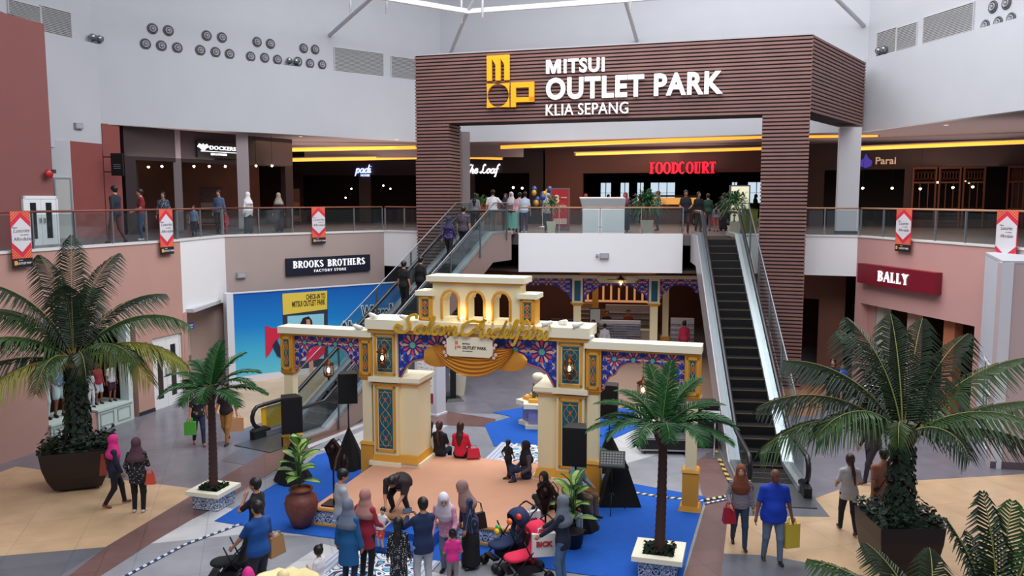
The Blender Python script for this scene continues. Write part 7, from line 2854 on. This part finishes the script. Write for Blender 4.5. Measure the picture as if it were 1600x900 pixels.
# ================================================================== STROLLERS AND BAGS
def stroller(label, loc, yaw, c1_, c2_, toys=False, s=1.0, folded=False):
    t = thing('stroller', label, 'stroller', loc, R(yaw))
    FRM = mat('stroller_frame', '1c1c20', .4, metal=.4)
    for sx in (-1, 1):
        x = sx * .23
        q = MB().tube([(x, -.45, 1.02), (x, -.38, .98), (x, -.05, .55), (x, .38, .12)], .014, 6)
        q.tube([(x, -.35, .1), (x, .0, .5), (x, .12, .78)], .014, 6)
        obj('frame_side', q, FRM, t)
        for y in (.4, -.36):
            for dx in (-.03, .03):
                q = MB().tube([(x + dx - .012, y, .085), (x + dx + .012, y, .085)], .085, 14)
                obj('wheel', q, BLACK, t)
    obj('handle', MB().tube([(-.23, -.45, 1.02), (-.2, -.5, 1.05), (.2, -.5, 1.05), (.23, -.45, 1.02)], .018, 6), FRM, t)
    F_ = Field((-.35, -.4, .2), (.35, .45, 1.2), .025)
    F_.cone((0, -.08, .45), (0, .22, .42), .2, .2, .04, (0, 0, 1), .35)
    F_.cone((0, -.12, .45), (0, -.25, .85), .2, .2, .05, (0, 1, .2), .3)
    if not folded:
        F_.ell((0, -.2, .84), (.23, .22, .2), .04)
        F_.ell((0, .0, .72), (.19, .32, .22), .001, cut=True)
    me = F_.mesh('seat')
    me.materials.append(fabric(c1_))
    obj('seat', me, [], t)
    obj('basket', MB().box(-.2, .2, -.25, .2, .16, .3), fabric(c2_), t)
    obj('foot_rest', MB().box(-.18, .18, .3, .42, .2, .24), FRM, t)
    if toys:
        for k, (x, y, z, c) in enumerate(((-.2, -.1, .95, 'e03c28'), (.1, .2, .62, 'e8b818'), (.16, .14, .66, '40a848'), (-.2, .1, .9, 'e87820'))):
            obj('toy', MB().ball((x, y, z), .07, .05, .06), mat('toy_' + c, c, .5), t)
    return t


p = U(795, 882, 0)
stroller('navy stroller with colourful toys beside the stage front', (p.x, p.y, 0.02), 120, '1c2c54', '141c30', True)
p = U(822, 915, 0)
stroller('bright red stroller at the bottom edge, pushed by woman in grey headscarf', (p.x, p.y + .3, 0), 110, 'e0244c', '201820')
p = U(345, 925, 0)
stroller('black folded stroller at the bottom left beside the man in blue', (p.x + .15, p.y + .3, 0), 95, '14141a', '101014', folded=True)
p = U(371, 912, .9)
t = thing('backpack', 'bright pink backpack hanging on the black stroller', 'bag', (p.x + .05, p.y + .35, .55), R(100))
F_ = Field((-.3, -.25, -.1), (.3, .25, .6), .022)
F_.ell((0, 0, .22), (.17, .11, .24), .03)
F_.ell((0, -.1, .14), (.12, .06, .1), .03)
me = F_.mesh('pack')
me.materials.append(fabric('d82c88'))
obj('pack', me, [], t)
obj('pocket_zip', MB().box(-.1, .1, -.17, -.155, .16, .175), mat('zip_white', 'e8d8e0', .5), t)
obj('strap', MB().tube([(-.08, .1, .4), (-.08, .2, .3), (-.08, .12, .05)], .02, 5).tube([(.08, .1, .4), (.08, .2, .3), (.08, .12, .05)], .02, 5), mat('strap_black', '18141a', .6), t)
# ================================================================== WHO STANDS WHERE
def HP(px, py, h, z=0.0):
    """ground point of someone whose crown is seen at px,py"""
    p = U(px, py, h + z)
    return (p.x, p.y, z)


def DP(px, Y, z=Z2):
    return (D(px, 340, Y).x, Y, z)


# --- ground floor, left
r1, hh, wm = person('person in bright pink headscarf and navy top beside the big palm planter', HP(176, 684, 1.56), -62, 1.56, 'walk', top='1c2038', hem=-.2, legs='15151c', hijab='dc2a84', sleeve='long', shoes='7a4030', hands=[(-.24, .12, .8), (.24, .16, .86)])
handbag('rust brown bag on the back of the person in bright pink headscarf', wm @ Vector((-.12, -.24, 1.30)), -62, .34, .34, .16, '8a3424', .1)
r1, hh, wm = person('person in maroon headscarf and black floral blouse, back turned, elbow raised', HP(212, 689, 1.6), 8, 1.6, 'stand', top='17171b', tpat=('floral', '8d8d92', 22), hem=-.22, legs='121216', hijab='573842', shoes='c8c0b8', hands=[(-.24, .12, .92), (.12, .26, 1.15)])
handbag('small coral red shoulder bag of the person in maroon headscarf', wm @ Vector((.26, .02, 1.02)), 8, .24, .24, .1, 'd4503c', .1)
r1, hh, wm = person('person striding with green shopping bag behind the left artificial palm', HP(308, 606, 1.62), -150, 1.62, 'walk', top='1c1c28', tpat=('floral', 'a8803c', 9), legs='26324c', shoes='b06a4c', hair='long', sleeve='short', vox=.024)
handbag('bright green shopping bag carried behind the left artificial palm', hh[1], 10, .3, .36, .12, '58b43c', .12, soft=False, name='shopping_bag')
r1, hh, wm = person('person in dark shirt and mustard trousers walking with a paper shopping bag', HP(352, 600, 1.7), 170, 1.7, 'walk', top='2c1c24', legs='a8743a', shoes='2c1c1c', sleeve='short', vox=.024)
handbag('tan paper shopping bag carried beside mustard trousers', hh[0], 20, .36, .38, .14, 'c89468', .14, soft=False, name='shopping_bag')

# --- around the stage
person('person in white seen behind the left archway column, seated on stage edge', SP(1.02, 4.02, .4), -10, 1.55, 'seat', top='dcd8d4', legs='2a2a34', hair='long', pel=(0, 0, .12))
person('person in black top seated on the rear stage edge beside red top', SP(1.28, 4.0, .4), -20, 1.58, 'seat', top='17171b', legs='1c2236', hair='pony', sleeve='short')
r1, hh, wm = person('person in red top with long brown hair seated on the rear stage edge', SP(1.84, 4.0, .4), -14, 1.62, 'seat', top='d01c3c', legs='141418', hair='longbrown')
handbag('red handbag lying on stage beside the seated person in red', (wm @ Vector((.36, -.02, .36))), 10, .34, .22, .16, 'c8203c', .08)
person('toddler in black walking across the stage', HP(794, 690, .86, .4), -30, .86, 'walk', top='17171b', legs='17171b', child=True, sleeve='short', hair='long', shoes='9c4434', hands=[(-.34, .12, .98), (.2, .2, .95)])
person('person in black headscarf and grey top sitting on the stage beside the toddler', HP(822, 690, .86, .4), 115, 1.55, 'sit', top='4c444a', legs='1c2a4c', hijab='1a1118', hd=(-20, 0))
r1, hh, wm = person('person bending far down over the toddler at the stage front, dark hair and top', SP(1.85, .30, .4), 170, 1.66, 'stand', top='2a2024', legs='1c1a20', hair='long', lean=68, stoop=14, fat=1.2, pel=(0, -.12, .60), feet=[(-.16, 0, .07), (.16, 0, .07)], hands=[(-.12, .62, .34), (.12, .62, .34)], vox=.02)
person('toddler in white vest and red patterned shorts on the stage steps', HP(594, 795, .80, .14), 165, .80, 'stand', top='ece8e8', sleeve='none', legs='d03a30', lpat=('floral', 'f0d8d0', 16), legstyle='shorts', child=True, skin='l', side=-12, hands=[(-.3, .1, 1.05), (.28, .05, .9)])
person('person in light grey sweater and dark trousers at left front of stage, looking right', HP(532, 738, 1.72), -62, 1.72, 'stand', top='a6a9b2', legs='14161c', skin='m', sleeve='short', hd=(-10, -15), hands=[(-.2, .22, .95), (.2, .2, .92)])
person('person in grey blue headscarf and long teal top seen from behind', HP(543, 786, 1.56), -18, 1.56, 'stand', top='12588e', hem=-.42, drape=.03, legs='1c2440', hijab='6c7488', sleeve='wide')
person('person in dusty pink headscarf and red top behind the teal top', HP(570, 770, 1.6), -25, 1.6, 'stand', top='9c2236', hem=-.3, legs='16161e', hijab='b07c74', hands=[(-.2, .2, 1.0), (.2, .24, 1.0)])
person('girl with long black hair in a polka dot dress seen from behind', HP(622, 815, 1.32), -5, 1.32, 'stand', top='14141c', tpat=('dots', 'e8e8ec', 26), legs='14141c', lpat=('dots', 'e8e8ec', 26), legstyle='dress', hair='long', child=True, hem=-.2)
r1, hh, wm = person('person in navy shirt taking a picture, back to the camera, pale trousers', HP(661, 783, 1.66), 28, 1.66, 'stand', top='1b2d52', legs='b4b4bc', hands=[(-.16, .36, 1.32), (.06, .38, 1.30)], sleeve='long', hem=-.16)
t = thing('phone', 'black phone held up by the person in navy shirt', 'phone', hh[0] + Vector((0, .02, .06)), R(28))
obj('phone_case', MB().box(-.08, .08, -.006, .006, 0, .09), BLACK, t)
obj('screen', MB().box(-.075, .075, -.009, -.006, .005, .085), mat('phone_screen', '58708c', .2, emit=.3), t)
r1, hh, wm = person('person in white headscarf and pink blouse leaning over the stage edge', HP(700, 770, 1.50), 165, 1.62, 'stand', top='c88ca8', tpat=('floral', 'e4b8cc', 25), hem=-.2, legs='64758c', hijab='e6dce8', lean=26, skin='l', hd=(25, -15), hands=[(-.2, .42, .92), (.16, .45, .9)])
r1, hh, wm = person('person in mauve headscarf and navy pinstripe top with dark skirt', HP(735, 756, 1.60), 118, 1.64, 'stand', top='1c2242', tpat=('stripes', '5c6480', 34, 'v'), hem=-.2, legs='141418', legstyle='skirt', hijab='94746e', lean=12, hd=(0, -20), hands=[(-.2, .2, .85), (.24, .1, .85)])
handbag('dark brown shoulder bag of the person in mauve headscarf', wm @ Vector((.2, -.24, 1.2)), 30, .36, .3, .14, '2a1a18', .22)
person('little girl in hot pink top and grey trousers seen from behind', HP(707, 832, 1.02), 10, 1.02, 'stand', top='e0308c', legs='8c8286', child=True, sleeve='short', hair='bun', hands=[(-.2, .16, 1.0), (.2, .16, 1.0)])
person('small girl with hair bun and white top at the bottom edge', HP(498, 858, 1.1), 70, 1.1, 'stand', top='e6e4ea', legs='7c8088', child=True, sleeve='short', hair='bun', hands=[(-.1, .25, 1.2), (.2, .1, .8)])
r1, hh, wm = person('person in grey headscarf, navy top and jeans pushing the red stroller', HP(880, 780, 1.6), 72, 1.6, 'stand', top='1a2036', hem=-.16, legs='4c6c94', hijab='6a7280', hands=[(-.2, .42, .98), (.12, .46, 1.02)], shoes='24242c')
handbag('white plastic carrier bag with red print held by the person in grey headscarf', hh[1], 8, .42, .42, .12, 'e4e0de', .1, soft=False, name='carrier_bag', pr=('BICK', .13, 'c42c34'))
p = U(795, 882, 0)
p = Vector((p.x + .45, p.y + .26, 0))
handbag('white patterned carrier bag hanging on navy stroller', (p.x, p.y, 1.04), 20, .28, .4, .12, 'dcd8dc', .1, soft=False, name='carrier_bag', pr=('**', .16, '9c2c50'))
person('person in blue grey shirt and khaki trousers seated behind the right speaker', SP(5.15, 2.15, .4), -130, 1.72, 'seat', top='72809a', legs='7c6450', sleeve='long', hair='short')
person('person in black headscarf with pink flower sitting at the right stage edge', SP(4.75, 1.35, .4), 140, 1.5, 'sit', top='141216', legs='1c1a20', hijab='120f12', lean=20)
person('child in pale grey trousers sitting at right stage edge behind the leafy plant', SP(5.2, .95, .4), -120, 1.15, 'seat', top='2a2228', legs='b8bcc4', child=True, hair='long')
# --- bottom left
r1, hh, wm = person('person in bright blue polo at bottom left with closely cropped grey hair', HP(402, 788, 1.72), 60, 1.72, 'stand', top='0f4c94', legs='2a2c38', sleeve='short', hair='short', fat=1.15, hands=[(-.25, .36, .95), (.28, .02, .82)])
handbag('tan fabric bag carried by the person in bright blue polo', wm @ Vector((.3, -.1, 1.15)), 60, .34, .34, .1, 'a67c50', .08)
person('person in black shirt with hand at mouth behind the person in blue polo', HP(400, 752, 1.72), 80, 1.72, 'stand', top='17151c', legs='202028', sleeve='short', hands=[(-.08, .18, 1.42), (.24, .05, .8)])

# --- right foreground
r1, hh, wm = person('person in brown headscarf, striped top and jeans with red bag', HP(1158, 731, 1.6), 172, 1.6, 'walk', skin='l', top='6c6468', tpat=('stripes', 'c8c4cc', 34, 'h'), legs='3a4a68', hijab='86482c', hd=(-8, 0), hands=[(-.27, .05, .82), (.22, .22, .98)], shoes='24222a')
handbag('red drawstring bag on the arm of the person in brown headscarf', hh[1] + Vector((-.02, 0, .05)), 0, .24, .3, .18, 'b01c34', .1)
r1, hh, wm = person('stout person in royal blue polo and faded jeans', HP(1211, 738, 1.74), 176, 1.74, 'walk', skin='d', top='1440c0', legs='6a7a94', sleeve='short', hair='none', fat=1.28, hd=(18, 0), shoes='2c2020', hem=-.14, hands=[(-.34, .04, .80), (.34, .08, .82)], feet=[(-.12, .08, .07), (.13, -.12, .07)])
handbag('yellow shopping bag held by the stout person in royal blue polo', hh[0], 15, .3, .46, .12, 'd0b43c', .12, soft=False, name='shopping_bag')
person('person in white top with long ponytail walking away on the right', HP(1329, 714, 1.6), -4, 1.6, 'walk', top='c8c4c6', legs='1e2030', hair='pony', sleeve='short', hem=-.16, hands=[(-.2, .22, 1.0), (.2, .22, 1.0)])
r1, hh, wm = person('person in tan shirt and blue shorts with black cross strap walking away', HP(1382, 706, 1.72), 4, 1.72, 'walk', top='a8705c', legs='3c5884', legstyle='shorts', sleeve='short', hem=-.16, fat=1.15, hair='long' if False else 'short')
t = thing('cross_strap', 'black bag strap across the back of the person in tan shirt', 'strap', r1.location, R(4))
obj('strap', MB().tube([(-.17, -.165, 1.0), (-.06, -.185, 1.2), (.06, -.17, 1.38), (.12, -.1, 1.49)], .018, 6, flat=.6), BLACK, t)
obj('pouch', MB().ball((-.2, -.13, .98), .05, .04, .06), BLACK, t)
person('boy in bright blue T-shirt near the maroon-signed store', HP(1316, 570, 1.28), 165, 1.28, 'stand', top='1c5cd0', legs='2a3448', child=True, sleeve='short', vox=.028, hands=[(-.2, .05, .85), (.14, .16, 1.35)])
person('person in dark clothes standing behind the boy in blue', HP(1302, 563, 1.62), 150, 1.62, 'stand', top='20182c', legs='1c1824', hair='long', vox=.028)
person('person in black and white striped top behind palm fronds on the right', HP(1357, 590, 1.6), 10, 1.6, 'stand', top='2a2a30', tpat=('stripes', 'e0e0e4', 18, 'h'), legs='15151c', vox=.028)
person('person walking behind the tan shirt, only legs showing under the palm', HP(1364, 650, 1.65), 100, 1.65, 'walk', top='30242c', legs='2c2430', vox=.028)

# --- lower store
S_ = dict(vox=.032)
person('person in black dress standing by the white eyewear rack', DP(929, 35.2, 0), 170, 1.62, 'stand', top='15131a', legs='15131a', legstyle='dress', sleeve='short', hair='long', **S_)
person('person in white top with dark strap shopping at the eyewear rack', DP(947, 34.9, 0), -5, 1.5, 'stand', top='c8c4cc', legs='34303c', **S_)
person('person in pink-red shirt facing the right eyewear rack', DP(1073, 35.0, 0), 5, 1.6, 'stand', top='d83c5c', legs='2c2430', hair='bun', **S_)
person('shop worker in dark clothes behind the long eyewear rack', DP(950, 38.2, 0), 180, 1.62, 'stand', top='1c1418', legs='1c1418', **S_)
person('person in orange top with dark hair behind the eyewear rack', DP(984, 38.2, 0), 180, 1.66, 'stand', top='7c3420', legs='1c1418', **S_)

# --- upper floor, left corridor
S_ = dict(vox=.03)
person('person in dark jacket and brown trousers walking along the upper left railing', DP(181, 26.4), 75, 1.78, 'walk', top='1f2533', legs='5a352e', shoes='4c2c24', **S_)
person('person in red shirt and jeans on the upper left floor', DP(221, 28.6), 125, 1.7, 'stand', top='80202c', legs='2c4468', sleeve='short', hands=[(-.1, .26, 1.0), (.1, .26, 1.0)], shoes='c8c4c0', **S_)
person('person in pale blouse beside the red shirt on the upper left floor', DP(256, 31.0), 190, 1.62, 'stand', top='39404c', tpat=('floral', '8c98a4', 14), legs='1c2434', hair='long', **S_)
person('small child in blue dress on the upper left floor', DP(303, 31.8), 180, 1.12, 'stand', top='5c7c9c', legs='1c2030', child=True, hair='long', sleeve='short', **S_)
person('adult in blue grey shirt holding a bag near the upper left column', DP(343, 33.6), 170, 1.72, 'stand', top='4a5c7c', legs='22242c', **S_)
person('small child in red beside the adult in blue grey shirt', DP(353, 33.0), 150, .92, 'stand', top='b83040', legs='a82c3c', child=True, **S_)
person('person in white headscarf and white blouse on the upper left floor', DP(388, 34.6), 60, 1.64, 'stand', top='dcdadc', hem=-.25, legs='16161c', legstyle='skirt', hijab='ece8ea', skin='l', **S_)
person('person in beige headscarf with dark clothes at upper left railing', DP(436, 36.0), 20, 1.62, 'stand', top='1e1c26', legs='17171e', legstyle='skirt', hijab='a39484', **S_)

# --- on the left escalator
def on_esc(y, x):
    r_ = ang(EB, ET) - PI / 2
    z = min(Z2, max(0, (y - 1.3) / (Z2 / math.tan(R(30))) * Z2)) + .04
    return (EB[0] + x * math.cos(r_) - y * math.sin(r_), EB[1] + x * math.sin(r_) + y * math.cos(r_), z)


person('person in black shirt riding up the left escalator, left of the two lower riders', on_esc(6.3, -.22), -32, 1.7, 'stand', top='121215', legs='15151a', sleeve='short', vox=.025)
person('person in black shirt riding up the left escalator, right of the two lower riders', on_esc(6.6, .28), -32, 1.68, 'stand', top='141318', legs='15151a', vox=.025)
person('person in purple patterned top near the head of the left escalator', on_esc(9.1, -.24), -20, 1.55, 'walk', top='2a2050', tpat=('floral', '8c80b8', 16), legs='17171e', hijab='2c2448', vox=.025)
person('person in dark patterned shirt near the head of the left escalator', on_esc(9.4, .22), -25, 1.76, 'stand', top='3a3440', tpat=('floral', '6c6070', 30), legs='1c1c22', sleeve='short', fat=1.12, vox=.025)

# --- upper floor, center
S_ = dict(vox=.03)
person('person in grey blouse with black shoulder bag at the head of left escalator', DP(742, 36.0), -10, 1.62, 'stand', top='8c8e9a', legs='1c1c22', hair='long', **S_)
person('person in white T-shirt and khaki trousers at the head of left escalator', DP(770, 35.0), -8, 1.74, 'stand', top='eceaee', legs='84785c', sleeve='short', fat=1.12, hands=[(-.3, .05, .8), (.42, .2, 1.1)], **S_)
person('person in dark blue top behind the white T-shirt', DP(790, 38.0), 170, 1.6, 'stand', top='20284c', legs='1c1c22', hijab='2c2c44', **S_)
person('person in white headscarf with red bag between the white shirts', DP(799, 37.0), 160, 1.66, 'stand', top='8c6c74', legs='2a2430', hijab='dcd6e0', **S_)
person('person in pale pink shirt leaning on the center railing', DP(810, 35.6), -20, 1.66, 'stand', top='dcb4bc', legs='34303c', lean=14, **S_)
person('person in pale blue shirt and jeans leaning on center railing', DP(819, 35.0), -12, 1.68, 'stand', top='c4d0e0', legs='2c3a52', lean=14, sleeve='short', shoes='d8d4d0', **S_)
person('person in white headscarf standing behind the reddish potted shrub', DP(856, 35.6), 180, 1.6, 'stand', top='c8b4bc', legs='4c4450', hijab='dcd8dc', skin='l', **S_)
person('person in maroon pink headscarf right of the white counter', DP(977, 36.5), 150, 1.64, 'stand', top='30304c', hem=-.3, legs='24243c', legstyle='skirt', hijab='8c3a52', **S_)
person('person in floral green and white shirt behind the big lady palm', DP(1028, 37.5), 90, 1.72, 'stand', top='3c5c48', tpat=('floral', 'd0d4c8', 9), legs='2c2c34', sleeve='short', **S_)
person('person in dark T-shirt with pale print leaning at railing left of right escalator', DP(1071, 34.6), 172, 1.72, 'stand', top='23242e', legs='3c3c48', sleeve='short', fat=1.1, hands=[(-.16, .25, 1.05), (.16, .25, 1.05)], **S_)
person('person in black at the top of the right escalator', DP(1091, 36.0), 190, 1.66, 'stand', top='141218', legs='141218', hair='long', **S_)
r1, hh, wm = person('person in green top and grey trousers beyond the right escalator head', DP(1106, 37.0), 10, 1.6, 'stand', top='1e4034', legs='5c5c66', hands=[(-.25, .1, .8), (.3, .1, .85)], **S_)
handbag('bright red bag carried beyond the right escalator head', hh[1], 0, .36, .42, .14, 'c8202c', .12)
person('child in grey top beside the red bag beyond right escalator head', DP(1119, 36.6), -20, 1.15, 'stand', top='6c6468', legs='8c6c64', child=True, hair='long', **S_)
person('person in black robe right of the child beyond right escalator head', DP(1131, 37.2), 10, 1.62, 'stand', top='120f14', legs='120f14', legstyle='skirt', hijab='17131a', **S_)
for k, (px, Y, c) in enumerate(((915, 47, '5c2c34'), (950, 52, '20242c'), (965, 54, '3c2c44'), (1000, 51, '2c2024'), (1147, 47, '34242c'), (1180, 50, '1c1c24'), (880, 44, '241c20'))):
    person('dim distant diner %s' % ['left of the white counter top', 'directly above the white counter', 'above the right end of the white counter', 'below the widest food court window', 'left of the menu light box', 'right of the menu light box', 'by red poster stand'][k],
           DP(px, Y), (30, 200, 120, 90, 180, 240, 100)[k], 1.65, 'stand', top=c, legs='17151a', hair='long' if k % 2 else 'short', hijab=('a06068' if k == 0 else None), vox=.04)

# --- mannequins in the left shop window
def mannequin(label, s_, y, z, h, top, legs, st='shorts', tp=None, face=-PI / 2):
    p = Lp(s_, y)
    r_, _, _ = person(label, (p[0], p[1], z), math.degrees(rzL) + 180 - 10, h, 'stand', top=top, tpat=tp, legs=legs, legstyle=st, hair='none', skin='d', vox=.028, sleeve='short')
    r_.name = 'mannequin'
    r_['category'] = 'mannequin'


mannequin('tall mannequin in blue floral shirt and pale shorts in left shop window', .85, .45, .62, 1.82, '5c7488', 'b4cccc', tp=('floral', 'a8b8c0', 14))
mannequin('mannequin in white trousers at the left edge of the shop window', .4, .55, .62, 1.8, '8c9ca0', 'b8c8c8', 'trousers')
mannequin('child mannequin in red top and pale shorts in left shop window', 2.35, .5, .62, 1.25, '9c2438', 'b4b8c0')
mannequin('child mannequin in white top and maroon shorts in left shop window', 2.78, .4, .62, 1.2, 'c0c0c8', '3c1c2c')
mannequin('small mannequin in pale clothes behind the palm trunk in left shop window', 1.95, .4, .62, 1.1, 'c4c8cc', 'c8ccd0', 'trousers')
